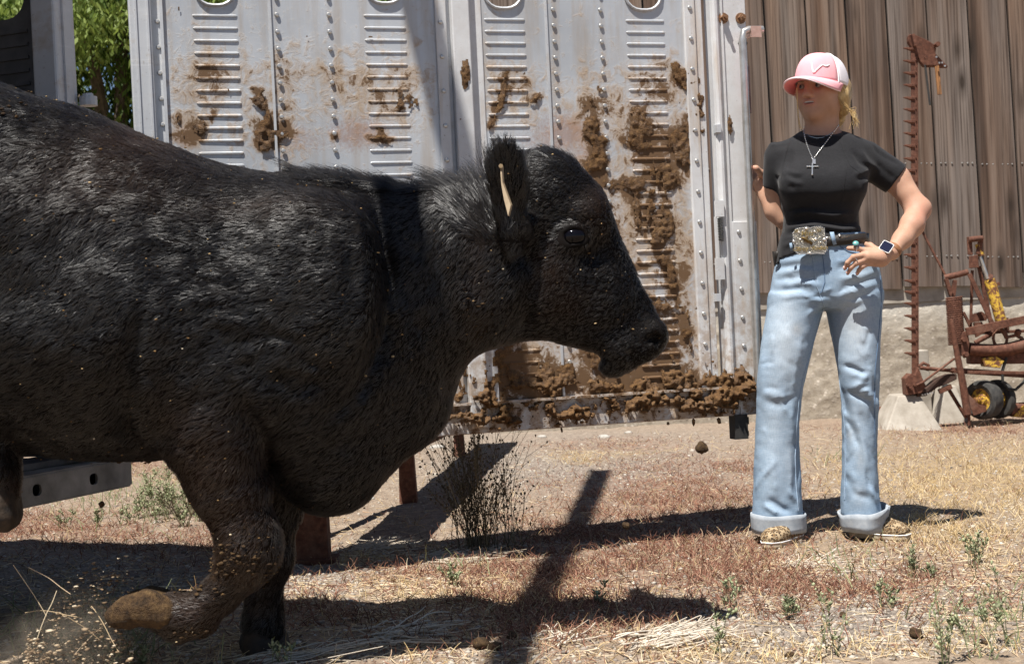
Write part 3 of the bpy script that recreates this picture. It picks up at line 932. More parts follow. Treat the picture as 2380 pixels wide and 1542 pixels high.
# near side wall, front wall, roof, floor
m = MB(); tbox(m, .1, LEN, WID - .04, WID, .45, 2.36); m.build('near_wall', MALU, trailer)
m = MB(); tbox(m, LEN, LEN + .05, 0, WID, .30, 2.36); m.build('front_wall', MALU, trailer)
m = MB(); tbox(m, -.03, LEN + .06, -.03, WID + .03, 2.40, 2.46); m.build('roof', MALU, trailer)
m = MB(); tbox(m, .06, LEN, .01, WID, .40, .448); m.build('floor', simple('floor_boards', (.05, .035, .022), (.12, .085, .055), 12, .9, 0, .4), trailer)
for r0 in (-.03, WID - .12):
    m = MB(); tbox(m, -.095, -.005, r0, r0 + .10, .453, 2.40)
    o = m.build('corner_post', MALU, trailer, bevel=.008)
    m = MB(); tbox(m, -.102, -.0952, r0 + .03, r0 + .065, .455, 2.36); m.build('post_flange', MALU, trailer)
m = MB(); tbox(m, -.08, .04, -.02, WID + .02, 2.28, 2.40); m.build('header', MALU, trailer)
# floor sill and rear bumper with round holes
m = MB(); tbox(m, -.05, .10, -.10, WID, .433, .452); m.build('sill_plate', MSHADED, trailer)
bu = lambda p, r, z: tl(p, r, z)
bz0, bz1 = .345, .425
def bumper_face(u, z): return tl(-.14, u, z)
hol = [(.035, .075), (.30, .34), (.565, .605), (.83, .87), (1.1, 1.14), (1.4, 1.44), (1.7, 1.74)]
o = slot_sheet(bumper_face, -.14, WID, bz0, bz1, [(a, b, .368, .402) for a, b in hol], .008, 'bumper', MBUMP, trailer, None)
m = MB(); tbox(m, -.138, -.02, -.14, WID, bz1 - .002, bz1 + .006); tbox(m, -.138, -.02, -.14, WID, bz0 - .006, bz0 + .002); tbox(m, -.022, -.018, -.14, WID, bz0, bz1)
tbox(m, -.138, -.022, -.144, -.136, bz0, bz1)
m.build('bumper_channel', MBUMP, trailer)
m = MB(); tbox(m, .5, LEN, .15, .27, .22, .36); tbox(m, .5, LEN, WID - .27, WID - .15, .24, .39); m.build('chassis_beam', MDARK, trailer)
for p in (2.2, 3.05):
    for r in (.06, WID - .06):
        m = MB(); m.disc(tl(p, r, .34), RV, .33, .2, 24); m.build('wheel', MDARK, trailer)
m = MB(); m.tube([P(205, 225, 4.5), P(206, 246, 4.5)], .028, 12); m.tube([P(204, 218, 4.5), P(205, 226, 4.5)], .017, 6); m.build('hinge_pin', MALU, trailer)

# ------------------------------------------------------------------ the gate
GA, GB = P(300, 500, 4.52), P(1760, 500, 5.12)
GU = Vector((GB.x - GA.x, GB.y - GA.y, 0)); GLEN = GU.length; GU.normalize()
GN = Vector((GU.y, -GU.x, 0))               # towards the camera
def gp(u, z, n=0.0): return Vector((GA.x, GA.y, 0)) + GU * u + GN * n + Vector((0, 0, z))
def guz(px, py, n=0.0):
    r = ray(px, py); o = Vector((0, 0, CAM_H)); a = Vector((GA.x, GA.y, 0)) + GN * n
    k = (a - o).dot(GN) / r.dot(GN)
    q = o + r * k
    return (q - a).dot(GU), q.z
def gbox(m, x0, x1, y0, y1, n0, n1, z0=None, z1=None):
    """a box on the gate between picture columns x0..x1 read at height y0 (top) and y1 (foot)"""
    ym = (y0 + y1) / 2
    ua, ub = guz(x0, ym)[0], guz(x1, ym)[0]
    za = guz((x0 + x1) / 2, y1)[1] if z0 is None else z0
    zb = guz((x0 + x1) / 2, y0)[1] if z1 is None else z1
    return ubox(m, ua, ub, za, zb, n0, n1)
def ubox(m, ua, ub, za, zb, n0, n1):
    return m.hexa([gp(ua, za, n0), gp(ub, za, n0), gp(ub, za, n1), gp(ua, za, n1), gp(ua, zb, n0), gp(ub, zb, n0), gp(ub, zb, n1), gp(ua, zb, n1)])
U = lambda px, py: guz(px, py)[0]
ZB, ZT = .435, 2.24                          # gate foot and top
gate = None
# u positions of the uprights (each read once, uprights are plumb)
u_post0 = (U(299, 40), U(351, 40)); u_chan = (U(351, 40), U(371, 40)); u_lip = (U(371, 40), U(378, 40))
u_left = (U(377, 40), U(1012, 60)); u_strip1 = (U(1010, 50), U(1036, 50)); u_box = (U(1046, 60), U(1087, 60)); u_side = (U(1087, 60), U(1119, 60))
u_right = (U(1119, 60), U(1592, 60)); u_strip2 = (U(1588, 60), U(1614, 60)); u_band = (U(1614, 60), U(1631, 60))
u_out0 = (U(1647, 30), U(1668, 30)); u_out1 = (U(1668, 30), U(1731, 30))
m = MB(); ubox(m, *u_post0, ZB, ZT, -.05, .012)
gate = m.build('gate', MALU, trailer, bevel=.004)
def gpart(name, m, mat, **k): return m.build(name, mat, gate, **k)
def soil_(o, v):
    a = o.data.attributes.new('dirt', 'FLOAT', 'POINT'); a.data.foreach_set('value', np.full(len(o.data.vertices), v, dtype=np.float32)); return o
m = MB(); ubox(m, *u_chan, ZB + .02, ZT, -.03, -.008); gpart('channel', m, MALU)
m = MB(); ubox(m, *u_lip, ZB + .02, ZT, -.03, .010); gpart('lip', m, MALU)
m = MB(); ubox(m, u_post0[0] + .018, u_post0[0] + .024, ZB, ZT, .012, .016); ubox(m, u_post0[1] - .014, u_post0[1] - .008, ZB, ZT, .012, .016); gpart('bead', m, MALU)
m = MB(); ubox(m, *u_strip1, ZB + .02, ZT, -.02, .010); gpart('frame_strip', m, MRAIL, bevel=.003)
m = MB(); ubox(m, u_strip1[1] + .001, u_box[0] - .001, ZB + .02, ZT, -.02, -.003); gpart('groove', m, MALU)
m = MB(); ubox(m, *u_box, ZB + .02, ZT, -.02, .030); gpart('centre_upright', m, MRAIL, bevel=.004)
m = MB(); ubox(m, u_box[1] + .001, u_side[1], ZB + .02, ZT, -.03, .004); gpart('centre_flange', m, MRAIL, bevel=.003)
m = MB(); ubox(m, *u_strip2, ZB + .02, ZT, -.02, .010); gpart('frame_strip', m, MRAIL, bevel=.003)
m = MB(); ubox(m, u_band[0] + .001, u_band[1], ZB + .02, ZT, -.03, .004); gpart('frame_edge', m, MRAIL, bevel=.003)
m = MB(); ubox(m, *u_out0, ZB + .02, ZT, -.04, .008)
m.tube([gp((u_out0[0] + u_out0[1]) / 2, ZB + .02, .008), gp((u_out0[0] + u_out0[1]) / 2, ZT, .008)], (u_out0[1] - u_out0[0]) * .42, 10); gpart('latch_channel', m, MRAIL)
m = MB(); ubox(m, u_out1[0] + .001, u_out1[1], ZB, ZT, -.05, .006); gpart('latch_post', m, MRAIL, bevel=.003)
m = MB(); ubox(m, u_out1[0] + .006, u_out1[0] + .012, ZB + .03, ZT, .006, .013); gpart('bead', m, MRAIL)
m = MB(); ubox(m, u_out1[0] + .012, u_out1[1] + .002, ZB, guz(1720, 515)[1], .0065, .014); gpart('mend_plate', m, MRAIL, bevel=.002)
m = MB(); ubox(m, u_post0[1] + .001, u_out0[0] - .001, ZT - .09, ZT, -.035, .012); gpart('top_rail', m, MALU)
m = MB(); ubox(m, u_post0[1] + .001, u_out0[1], ZB, ZB + .10, -.04, .013); soil_(gpart('bottom_rail', m, MSHEET, bevel=.004), .40)
m = MB(); ubox(m, u_post0[1] + .02, u_out0[0] - .03, ZB + .098, ZB + .106, .0, .03); soil_(gpart('kick_lip', m, MSHEET), .45)

# dung and dirt on the gate: centre px, py, radii, weight, tilt
BL = [(1598, 190, 26, 45, 1.1, .35), (1612, 245, 18, 50, 1, .1), (1600, 330, 20, 90, .75, 0), (1588, 350, 34, 45, 1.1, .3), (1545, 405, 48, 36, 1.2, 0), (1500, 330, 40, 45, .95, .5), (1462, 430, 60, 22, .8, -.3), (1488, 265, 14, 35, 1, 0), (1515, 300, 30, 40, .8, .4),
      (1378, 300, 22, 42, 1.1, 0), (1380, 370, 28, 45, 1.2, 0), (1405, 320, 16, 14, .9, 0), (1370, 245, 26, 24, .75, .4), (1402, 420, 18, 40, .9, 0), (1455, 318, 10, 10, .9, 0),
      (1480, 500, 10, 60, 1.05, .05), (1508, 500, 12, 60, .8, 0), (1545, 530, 22, 80, 1.15, .05), (1560, 640, 16, 70, 1.0, .1), (1540, 700, 60, 26, .55, -.4), (1590, 620, 12, 60, .5, 0), (1500, 620, 40, 14, .7, 0),
      (1580, 760, 24, 70, .7, .15), (1550, 800, 60, 40, .6, -.5), (1470, 830, 60, 28, .7, .3), (1380, 830, 50, 40, .7, 0), (1290, 880, 70, 36, .85, 0), (1180, 850, 40, 60, .95, 0), (1145, 900, 30, 70, .85, 0), (1230, 905, 90, 22, .9, 0),
      (1450, 905, 120, 28, 1.0, 0), (1600, 890, 80, 40, 1.05, 0), (1690, 905, 40, 60, 1.25, 0), (1725, 880, 26, 70, 1.15, 0), (1640, 930, 90, 26, 1.2, 0), (1500, 940, 140, 18, 1.1, 0), (1300, 950, 130, 22, .95, 0), (1130, 965, 90, 20, .9, 0), (1030, 965, 60, 16, .7, 0), (1080, 900, 40, 50, .8, 0), (1020, 930, 40, 20, .6, 0),
      (610, 248, 16, 20, 1.05, .3), (612, 225, 10, 16, .8, 0), (596, 216, 12, 8, .9, 0), (640, 300, 40, 30, 1.05, -.4), (620, 325, 30, 30, .9, 0), (680, 295, 20, 22, .8, .3), (462, 290, 26, 30, .85, 0), (436, 310, 26, 18, .7, 0), (486, 268, 12, 22, .65, 0), (405, 276, 10, 12, .7, 0), (400, 185, 6, 8, .7, 0),
      (885, 330, 34, 12, 1.0, 0), (880, 312, 14, 10, .8, 0), (768, 318, 10, 10, .8, 0), (930, 245, 14, 40, .6, .2), (950, 240, 16, 14, .55, 0), (1070, 190, 14, 44, 1.05, .15), (1072, 150, 10, 20, .6, 0), (1068, 280, 20, 16, .55, 0), (1096, 330, 5, 60, .7, 0),
      (1160, 230, 8, 50, 1.0, -.35), (1172, 195, 12, 16, .8, 0), (1146, 270, 9, 30, .9, 0), (1250, 240, 14, 12, .85, 0), (1232, 250, 12, 8, .6, 0), (1195, 200, 40, 14, .5, 0), (1560, 180, 40, 20, .4, 0), (1688, 290, 9, 26, .9, 0)]
def px_of(u, z):
    v = np.stack([GA.x + GU.x * u, GA.y + GU.y * u, z], -1)
    return to_px(v[..., 0], v[..., 1], v[..., 2])
def dirt(u, z, thick=True):
    px, py = px_of(u, z)
    w1 = 26 * fbm(u * 9, z * 9, 0 * u, 4); w2 = 26 * fbm(u * 9, z * 9, 0 * u + 9, 4)
    px, py = px + w1, py + w2
    s = np.zeros_like(px)
    for cx, cy, rx, ry, w, k in BL:
        dy = py - cy; dx = px - cx - k * dy
        s = np.maximum(s, w * np.exp(-((dx / rx) ** 2 + (dy / ry) ** 2)))
    return s
def film_of(u, z):
    px, py = px_of(u, z)
    px2 = px + 40 * fbm(u * 4, z * 4, 0 * u + 2, 3); py2 = py + 40 * fbm(u * 4, z * 4, 0 * u + 6, 3)
    f = blob(px2, py2, [(480, 170, 90, 80, .50), (660, 190, 100, 110, .42), (800, 190, 90, 80, .40), (900, 220, 110, 90, .45), (620, 300, 120, 70, .35), (430, 280, 60, 60, .5), (450, 60, 70, 90, .28), (900, 60, 60, 60, .25),
                      (1190, 200, 80, 80, .42), (1400, 250, 120, 100, .45), (1540, 200, 90, 90, .5), (1540, 350, 120, 120, .6), (1450, 480, 160, 160, .48), (1560, 620, 90, 150, .5), (1480, 760, 160, 120, .6), (1200, 880, 200, 110, .7), (1500, 900, 260, 80, .8), (1050, 940, 120, 50, .7), (1560, 50, 60, 50, .2), (1160, 60, 60, 40, .18)])
    return np.maximum(f, .9 * np.clip(dirt(u, z), 0, 1) ** .7) * np.clip((1.82 - z) / .16, 0, 1)
def rust_of(u, z):
    px, py = px_of(u, z)
    return blob(px, py, [(830, 310, 90, 50, .62), (1310, 310, 90, 60, .66), (1360, 360, 60, 60, .5), (690, 320, 60, 50, .45), (430, 320, 50, 40, .5), (1240, 330, 60, 40, .4), (720, 330, 60, 40, .4)])
def sheet_grid(u0, u1, z0, z1, n, step=.011):
    uu = np.linspace(u0, u1, max(2, int((u1 - u0) / step))); zz = np.linspace(z0, z1, max(2, int((z1 - z0) / step)))
    A, B = np.meshgrid(uu, zz, indexing='ij')
    dent = .0035 * fbm(A * 2.2, B * 2.2, A * 0, 2) * np.clip((z1 - B) / .25, 0, 1)
    o = np.array(gp(0, 0, n)); V = o + A[..., None] * np.array(GU) + B[..., None] * np.array((0, 0, 1)) + dent[..., None] * np.array(GN)
    a, b = A.shape
    ii = (np.arange(a - 1)[:, None] * b + np.arange(b - 1)[None]).ravel()
    F = np.stack([ii, ii + b, ii + b + 1, ii + 1], 1)
    return V.reshape(-1, 3), F, A.ravel(), B.ravel()
zs = 1.83                                    # slots start above this height
seams = {'l': U(628, 60), 'r': U(1269, 60)}
for (a, b, cut) in ((u_left[0], u_left[1], seams['l']), (u_right[0], u_right[1], seams['r'])):
    for k, (p, q) in enumerate(((a, cut - .001), (cut + .001, b))):
        V, F, A, B = sheet_grid(p, q, ZB + .02, zs, 0.0)
        mesh_obj('sheet', V, F, MSHEET, gate, True, {'dirt': film_of(A, B), 'rust': rust_of(A, B)})
    m = MB(); ubox(m, cut - .004, cut + .004, ZB + .1, ZT - .09, .0, .0055); gpart('seam', m, MALU)
def slot_part(a, b, sl):
    holes = []
    for x0, x1, yb in sl:
        ua, ub = U(x0, yb), U(x1, yb); zb = guz((x0 + x1) / 2, yb)[1]
        holes.append((ua, ub, zb, zb + .16))
    o = slot_sheet(lambda u, z: gp(u, z, -.002), a, b, zs, ZT - .05, holes, .004, 'slotted_sheet', MSHEET, gate, None)
    for ua, ub, zb, zt in holes:             # rolled rim of each slot
        r = min(ub - ua, zt - zb) * .42; pts = []
        for cx, cz, s in ((ub - r, zt - r, 0), (ua + r, zt - r, 1), (ua + r, zb + r, 2), (ub - r, zb + r, 3)):
            for k in range(6):
                g = (s + k / 5) * math.pi / 2
                pts.append(gp(cx + r * math.cos(g), cz + r * math.sin(g), .004))
        pts.append(pts[0]); m = MB(); m.tube(pts, .0055, 6, False); gpart('slot_rim', m, MALU, smooth=True)
slot_part(u_left[0], u_left[1], [(454, 546, 13), (850, 937, 8)])
slot_part(u_right[0], u_right[1], [(1125, 1213, 20), (1453, 1537, 24)])
# pressed ribs: four columns
rib_proto = {}
def ribs(x0, x1, y0, dy, n, lean):
    base = None
    ua, ub = U(x0, y0), U(x1, y0)
    z_a = guz((x0 + x1) / 2, y0)[1]; step = z_a - guz((x0 + x1) / 2, y0 + dy)[1]
    for i in range(n):
        z = z_a - i * step
        if z < ZB + .13: break
        if True:
            m = MB(); h = .0055; pts = []; za = z
            for k in (0, .02, .05, .35, .65, .95, .98, 1):
                u = ua + (ub - ua) * k
                e = .4 if k in (0, 1) else .8 if k in (.02, .98) else 1
                for (dz, dn) in ((-h, -.001), (-h * .35, .0034), (h * .35, .0034), (h, -.001)):
                    pts.append(gp(u, za + dz * e, dn * e))
            f = [(4 * s + j, 4 * s + 4 + j, 4 * s + 5 + j, 4 * s + 1 + j) for s in range(7) for j in range(3)]
            m.add(pts, f); uu_ = np.repeat(np.array([ua + (ub - ua) * k for k in (0, .02, .05, .35, .65, .95, .98, 1)]), 4); zz_ = np.full(32, z)
            mesh_obj('rib', m.v, m.f, MSHEET, gate, False, {'dirt': film_of(uu_, zz_), 'rust': rust_of(uu_, zz_)})
ribs(447, 551, 37, 29.0, 60, 0); ribs(845, 942, 37, 28.4, 60, 0); ribs(1125, 1219, 46, 27.5, 60, 0); ribs(1454, 1543, 49, 26.7, 60, 0)
m = MB(); m.dome(gp(0, 0, .001), GN, .0085, .0055, 8, 2)
riv0 = m.build('rivet', MZINC, gate, smooth=True); riv_used = False
def rivets(x, y0, dy, n, off=.0, small=1.0):
    global riv_used
    u = U(x, y0); za = guz(x, y0)[1]; step = za - guz(x, y0 + dy)[1]
    for i in range(n):
        z = za - i * step
        if z < ZB + .12: break
        if not riv_used:
            riv0.location = GU * u + Vector((0, 0, z)) + GN * off; riv_used = True; riv0['u0'] = u
        else:
            o = riv0.copy(); col.objects.link(o); o.parent = gate; o.matrix_parent_inverse = riv0.matrix_parent_inverse
            o.location = GU * u + Vector((0, 0, z)) + GN * off
for x, y0, dy in ((639, 35, 39.5), (760, 35, 39.3), (1281, 23, 37.2), (1391, 24, 37.0)):
    rivets(x, y0 - 2 * dy, dy, 60, .002)
rivets(1022, 53, 80, 30, .010); rivets(366, 49, 60, 30, -.008); rivets(1600, 20, 71, 30, .010); rivets(1713, 540, 66, 20, .014); rivets(1741, 545, 66, 20, .014)
del riv0['u0']
# latch rod, bracket, bolts, spring, foot
rod = MB()
uz = lambda px, py, n=0.0: gp(*guz(px, py), n)
a0, a1 = guz(1712, 100), guz(1728, 560)
rod.tube([gp(U(1758, 76), guz(1758, 76)[1], .05), gp(U(1726, 76), guz(1726, 76)[1], .05), gp(a0[0] + .006, guz(1716, 80)[1], .05), gp(a0[0], a0[1], .048), gp(a0[0], .8, .045), gp(a0[0] + .003, ZB + .06, .04)], .0135, 12)
gpart('latch_rod', rod, MZINC, smooth=True)
m = MB(); gbox(m, 1727, 1750, 70, 95, .062, .068); gbox(m, 1727, 1730, 72, 93, .01, .066); gpart('rod_bracket', m, simple('pink_plate', (.42, .27, .22), (.55, .38, .32), 60, .5, .3))
m = MB(); gbox(m, 1728, 1733, 30, 640, -.06, -.0505)
m2 = MB(); gbox(m2, 1732, 1740, 60, 700, -.045, -.02); gpart('edge_strip', m2, MALU)
m2 = MB(); gbox(m2, 1740, 1747, 150, 262, -.03, -.01); gpart('strike_bar', m2, simple('dull_red_bar', (.14, .10, .09), (.24, .19, .17), 30, .6, .3))
for x in (1678, 1719):
    m = MB(); c0 = guz(x, 44)
    m.disc(gp(*c0, .009), GN, .0195, .005, 16); m.disc(gp(*c0, .02), GN, .0125, .018, 6); m.disc(gp(*c0, .034), GN, .007, .012, 8)
    gpart('bolt', m, MBOLT)
m = MB(); c0 = guz(1724, 102)
for dx in (-.012, .012): m.disc(gp(c0[0] + dx, c0[1], .008), GN, .006, .006, 8)
gpart('screw', m, MDARK)
sp = []; s0, s1 = guz(1665, 508), guz(1668, 560); nt = 14
for i in range(nt * 8 + 1):
    g = i / 8 * 2 * math.pi; k = i / (nt * 8)
    sp.append(gp(s0[0] + (s1[0] - s0[0]) * k + .009 * math.cos(g), s0[1] + (s1[1] - s0[1]) * k, .03 + .009 * math.sin(g)))
m = MB(); m.tube(sp, .0016, 5); gpart('spring', m, MDARK, smooth=True)
m = MB(); gbox(m, 1655, 1674, 468, 505, .02, .032); gbox(m, 1657, 1661, 505, 650, .02, .028); gbox(m, 1657, 1676, 600, 650, .018, .03); gpart('spring_latch', m, MRAIL)
for y in (300, 690):
    m = MB(); gbox(m, 1658, 1668, y - 8, y + 10, .0, .03); gpart('hinge_lug', m, MALU)
m = MB(); gbox(m, 1703, 1733, 962, 1019, -.03, .02); gbox(m, 1733, 1738, 968, 985, -.02, .01); gbox(m, 1733, 1738, 1000, 1012, -.02, .01); gpart('latch_foot', m, MDARK)
# thick dung: relief standing on the sheets
st = .0042
uu = np.arange(u_left[0], u_out1[1] + .004, st); zz = np.arange(ZB - .004, 1.86, st)
A, B = np.meshgrid(uu, zz, indexing='ij')
s = dirt(A, B)
rg_ = fbm(A * 34, B * 34, A * 0, 4); rl = fbm(A * 90, B * 90, A * 0 + 3, 2); big = fbm(A * 15, B * 15, A * 0 + 7, 3)
hf_ = fbm(A * 70, B * 22, A * 0 + 12, 3)
s2 = s * 1.08 + .78 * rg_ + .34 * big + .28 * hf_ - .06
low = sst(.66, .47, B) + .8 * sst(u_out1[0] - .02, u_out1[0] + .03, A) * sst(.85, .6, B)
base_n = np.where((A > u_box[0]) & (A < u_box[1]), .030, np.where(A > u_out1[0] - .06, .012, np.where(B < ZB + .1, .012, .003)))
hgt = np.clip(s2 - .56, 0, .45) ** .7 * (.0085 + .052 * low) * (1 + .8 * rl + .5 * big * low) + .0012
N_ = base_n + hgt
msk = s2 > .56
cell = msk[:-1, :-1] & msk[1:, :-1] & msk[:-1, 1:] & msk[1:, 1:]
a, b = A.shape
V = np.array(gp(0, 0, 0)) + A[..., None] * np.array(GU) + B[..., None] * np.array((0, 0, 1)) + N_[..., None] * np.array(GN)
ci = np.argwhere(cell); i0 = ci[:, 0] * b + ci[:, 1]
F = np.stack([i0, i0 + b, i0 + b + 1, i0 + 1], 1)
used = np.unique(F); re = np.full(a * b, -1, dtype=np.int64); re[used] = np.arange(len(used))
mesh_obj('caked_dung', V.reshape(-1, 3)[used], re[F], MDUNG, gate, False)['kind'] = 'stuff'
rq = np.random.default_rng(8)                # loose crumbs along the foot of the gate
n = 600; u = rq.uniform(u_side[0] - .25, u_out1[1], n); z = ZB + .01 + rq.exponential(.055, n)
k = (z < .75) & (rq.random(n) < np.clip(dirt(u, z) * 1.1, .02, 1)); u, z = u[k], z[k]
pos = np.array(gp(0, 0, .014)) + u[:, None] * np.array(GU) + z[:, None] * np.array((0, 0, 1)) + (rq.random(len(u)) * .03)[:, None] * np.array(GN)
lumps('dung_crumbs', pos, .002 + .009 * rq.random(len(u)) ** 3, MDUNG, 'stuff', .9, .4, 1, 12, gate)
n = 5; u = rq.uniform(u_side[1], u_out1[1], n)
pos = np.array(gp(0, 0, .0)) + u[:, None] * np.array(GU) + (ZB - .004 - .018 * rq.random(n))[:, None] * np.array((0, 0, 1))
lumps('dung_drips', pos, .003 + .005 * rq.random(n), MDUNG, 'stuff', 1.6, .4, 1, 13, gate)

# ================================================================== UNSEEN OVERHEAD BEAM, added above the frame to cast the narrow shadow
def overhead(a, b, w, post_y, label, h):
    fr = empty('shadow_beam', (a[0], a[1], 0), label, 'beam', 'added shadow casters')
    m = MB(); m.bar(Vector((*a, h)), Vector((*b, h)), w, w); m.build('beam', MRUST, fr)
    m = MB(); m.bar(Vector((a[0], a[1] + .1, -.1)), Vector((a[0], a[1] + .1, h - w / 2 - .002)), w, w, (0, 1, 0)); m.build('post', MRUST, fr)
    m = MB(); m.bar(Vector((a[0], a[1] + .16, h - .7)), Vector((a[0] + (b[0] - a[0]) * .17, a[1] + .16 + (b[1] - a[1]) * .14, h - w)), w * .5, w * .5); m.build('brace', MRUST, fr)
overhead((-1.48, -1.17), (-.67, 5.83), .10, 0, 'unseen overhead beam added to cast the narrow shadow on gate and ground', 4.6)

# ================================================================== RUSTY STEEL TRESTLE under the gate
trs = empty('pipe_trestle', G(945, 1158), 'rusty pipe trestle with splayed legs standing behind the gate', 'trestle')
def leg(x0, y0, x1, y1, w0, w1, d0, mat=MRUST):
    a = P(x0, y0, d0); b = G(x1, y1); b.z -= .03
    m = MB(); m.bar(a, b, w0, w0, (0, 1, 0), w1 / w0); return m.build('leg', mat, trs, bevel=.004)
d1 = G(948, 1158).y; d2 = G(1068, 1054).y; d3 = G(728, 1300).y
leg(940, 960, 950, 1160, .058, .084, d1); leg(1062, 940, 1069, 1056, .05, .072, d2)
m = MB(); m.tube([P(700, 1130, d1 - 1.2), P(938, 1048, d1), P(1062, 990, d2)], .026, 10); m.build('rail', MRUST, trs, True)
m = MB(); m.tube([P(938, 955, d1), P(1062, 940, d2)], .03, 10); m.build('rail', MRUST, trs, True)
m = MB(); m.bar(Vector((-.64, 5.25, .56)), Vector((-.27, 9.5, .56)), .27, .03); m.build('shadow_plank', MRUST, trs)  # hidden plank, added to widen the trestle's shadow on the ground
m = MB(); m.disc(P(942, 1046, d1 - .03), (0, 1, 0), .030, .02, 12); m.build('weld_collar', MRUST, trs)
post_e = empty('steel_post', G(728, 1300), 'thick square rusty steel post below the cow, set in the dry dirt', 'post')
pb = G(728, 1298)
m = MB(); m.bar(pb - Vector((0, 0, .1)), pb + Vector((-.005, 0, .42)), .124, .09, (0, 1, 0)); m.build('shaft', MRUST, post_e, bevel=.006)
m = MB(); m.bar(pb - Vector((0, 0, .03)), pb + Vector((0, 0, .006)), .17, .14, (0, 1, 0)); m.build('foot_plate', MRUST, post_e)
# ================================================================== BLACK HEIFER stepping down from the trailer
CD = 3.55                                    # distance of the animal's middle line
def C(px, py, off=0.0): return np.array(P(px, py, CD + off))
S = CD / FPX                                 # metres per picture unit there
def zx(px, py):
    p = P(px, py, CD); return p.x, p.z
F = Field((-1.75, CD - .46, -.02), (.46, CD + .42, 1.52), .0085)
# trunk and neck: back line, underline and half width along the body
TR = [(-230, 240, 900, .20), (-170, 205, 960, .28), (-90, 193, 1000, .325), (0, 197, 1015, .345), (100, 219, 1030, .355), (200, 246, 1043, .358), (300, 285, 1048, .352), (400, 332, 1055, .335), (500, 367, 1070, .31),
      (600, 388, 1110, .285), (700, 404, 1160, .262), (760, 411, 1176, .245), (810, 416, 1160, .225), (850, 424, 1128, .205), (900, 432, 1078, .182), (950, 432, 1022, .162), (1000, 428, 950, .148), (1030, 424, 890, .140),
      (1080, 418, 838, .130), (1130, 412, 812, .122), (1190, 402, 797, .112), (1240, 400, 790, .10)]
st = []
for px, yt, yb, hw in TR:
    xa, za = zx(px, yt + 6); xb_, zb = zx(px, yb - 6)
    st.append(((xa + xb_) / 2, 0, (za + zb) / 2, hw - .01, (za - zb) / 2))
F.loft((0, CD, 0), (1, 0, 0), (0, 1, 0), (0, 0, 1), st, .03, 2.25)
# hip, haunch, shoulder, brisket and neck muscles
for sgn in (-1, 1):
    F.ell(C(-110, 560, sgn * .17), (.26, .17, .36), .12)
    F.ell(C(715, 655, sgn * .165), (.185, .125, .215), .055)          # shoulder blade
    F.ell(C(790, 760, sgn * .165), (.105, .10, .20), .09)          # point of shoulder
    F.ell(C(560, 830, sgn * .17), (.17, .13, .20), .09)            # upper arm
    F.ell(C(480, 960, sgn * .175), (.11, .085, .12), .07)          # elbow
    F.ell(C(1060, 640, sgn * .060), (.13, .070, .18), .07)         # neck
F.ell(C(700, 452), (.20, .07, .035), .04)                           # withers
F.ell(C(770, 1060), (.13, .13, .13), .08)                          # brisket
F.ell(C(940, 880), (.12, .07, .17), .08)
F.ell(C(250, 760, -.05), (.42, .33, .30), .10)                     # barrel
# head: sections along the line from poll to muzzle
pa, pbz = np.array(C(1290, 370)), np.array(C(1510, 810))
HA = (pbz - pa) / np.linalg.norm(pbz - pa)
HV = np.array((-HA[2], 0, HA[0])) * -1.0
if HV[0] < 0: HV = -HV                       # towards the face
HU = np.array((0, 1, 0))
hs = []
for s_, vf, vb, hw in [(-24, -8, -80, .045), (-8, 10, -112, .068), (14, 28, -138, .080), (50, 44, -165, .090), (100, 58, -190, .097), (156, 66, -212, .104), (200, 62, -226, .104), (241, 57, -234, .099), (290, 50, -236, .090), (330, 46, -226, .080), (371, 46, -198, .070), (411, 48, -152, .0615),
                       (440, 50, -118, .060), (465, 51, -98, .0625), (485, 46, -88, .060), (503, 32, -78, .050), (517, 8, -60, .034)]:
    hs.append((s_ * S, 0, (vf + vb) / 2 * S, hw, (vf - vb) / 2 * S))
F.loft(pa, HA, HU, HV, hs, .035, 2.3)
h = lambda s_, v, u=0.0: pa + HA * s_ * S + HV * v * S + HU * u
for sgn in (-1, 1):
    F.ell(h(60, -60, sgn * .055), (.075, .055, .065), .05)
    F.ell(h(150, 4, sgn * .070), (.058, .042, .052), .035)         # brow
    F.ell(h(245, -150, sgn * .058), (.085, .045, .085), .05)       # jaw muscle
    F.ell(h(330, -40, sgn * .050), (.06, .022, .05), .04)          # cheek ridge
    F.ell(h(462, 22, sgn * .040), (.030, .026, .028), .02)         # nostril wing
    F.ell(h(455, -60, sgn * .036), (.038, .030, .032), .025)       # lip
    F.ell(h(250, 5, sgn * .098), (.055, .022, .030), .03, 'sub')   # hollow below the eye
F.ell(h(18, -35), (.062, .07, .055), .05)                          # poll
F.ell(h(490, -92), (.035, .04, .022), .02)                         # chin
EYE = C(1334, 549, -.098)
F.ell(EYE + np.array((0, .012, 0)), (.044, .032, .038), .03)
F.ell(EYE + np.array((0, -.018, 0)), (.030, .028, .0205), .006, 'sub')
EYE2 = EYE * np.array((1, -1, 1)) + np.array((0, 2 * CD, 0))
F.ell(EYE2 + np.array((0, -.012, 0)), (.044, .032, .038), .03)
F.ell(EYE2 + np.array((0, .018, 0)), (.030, .028, .0205), .006, 'sub')
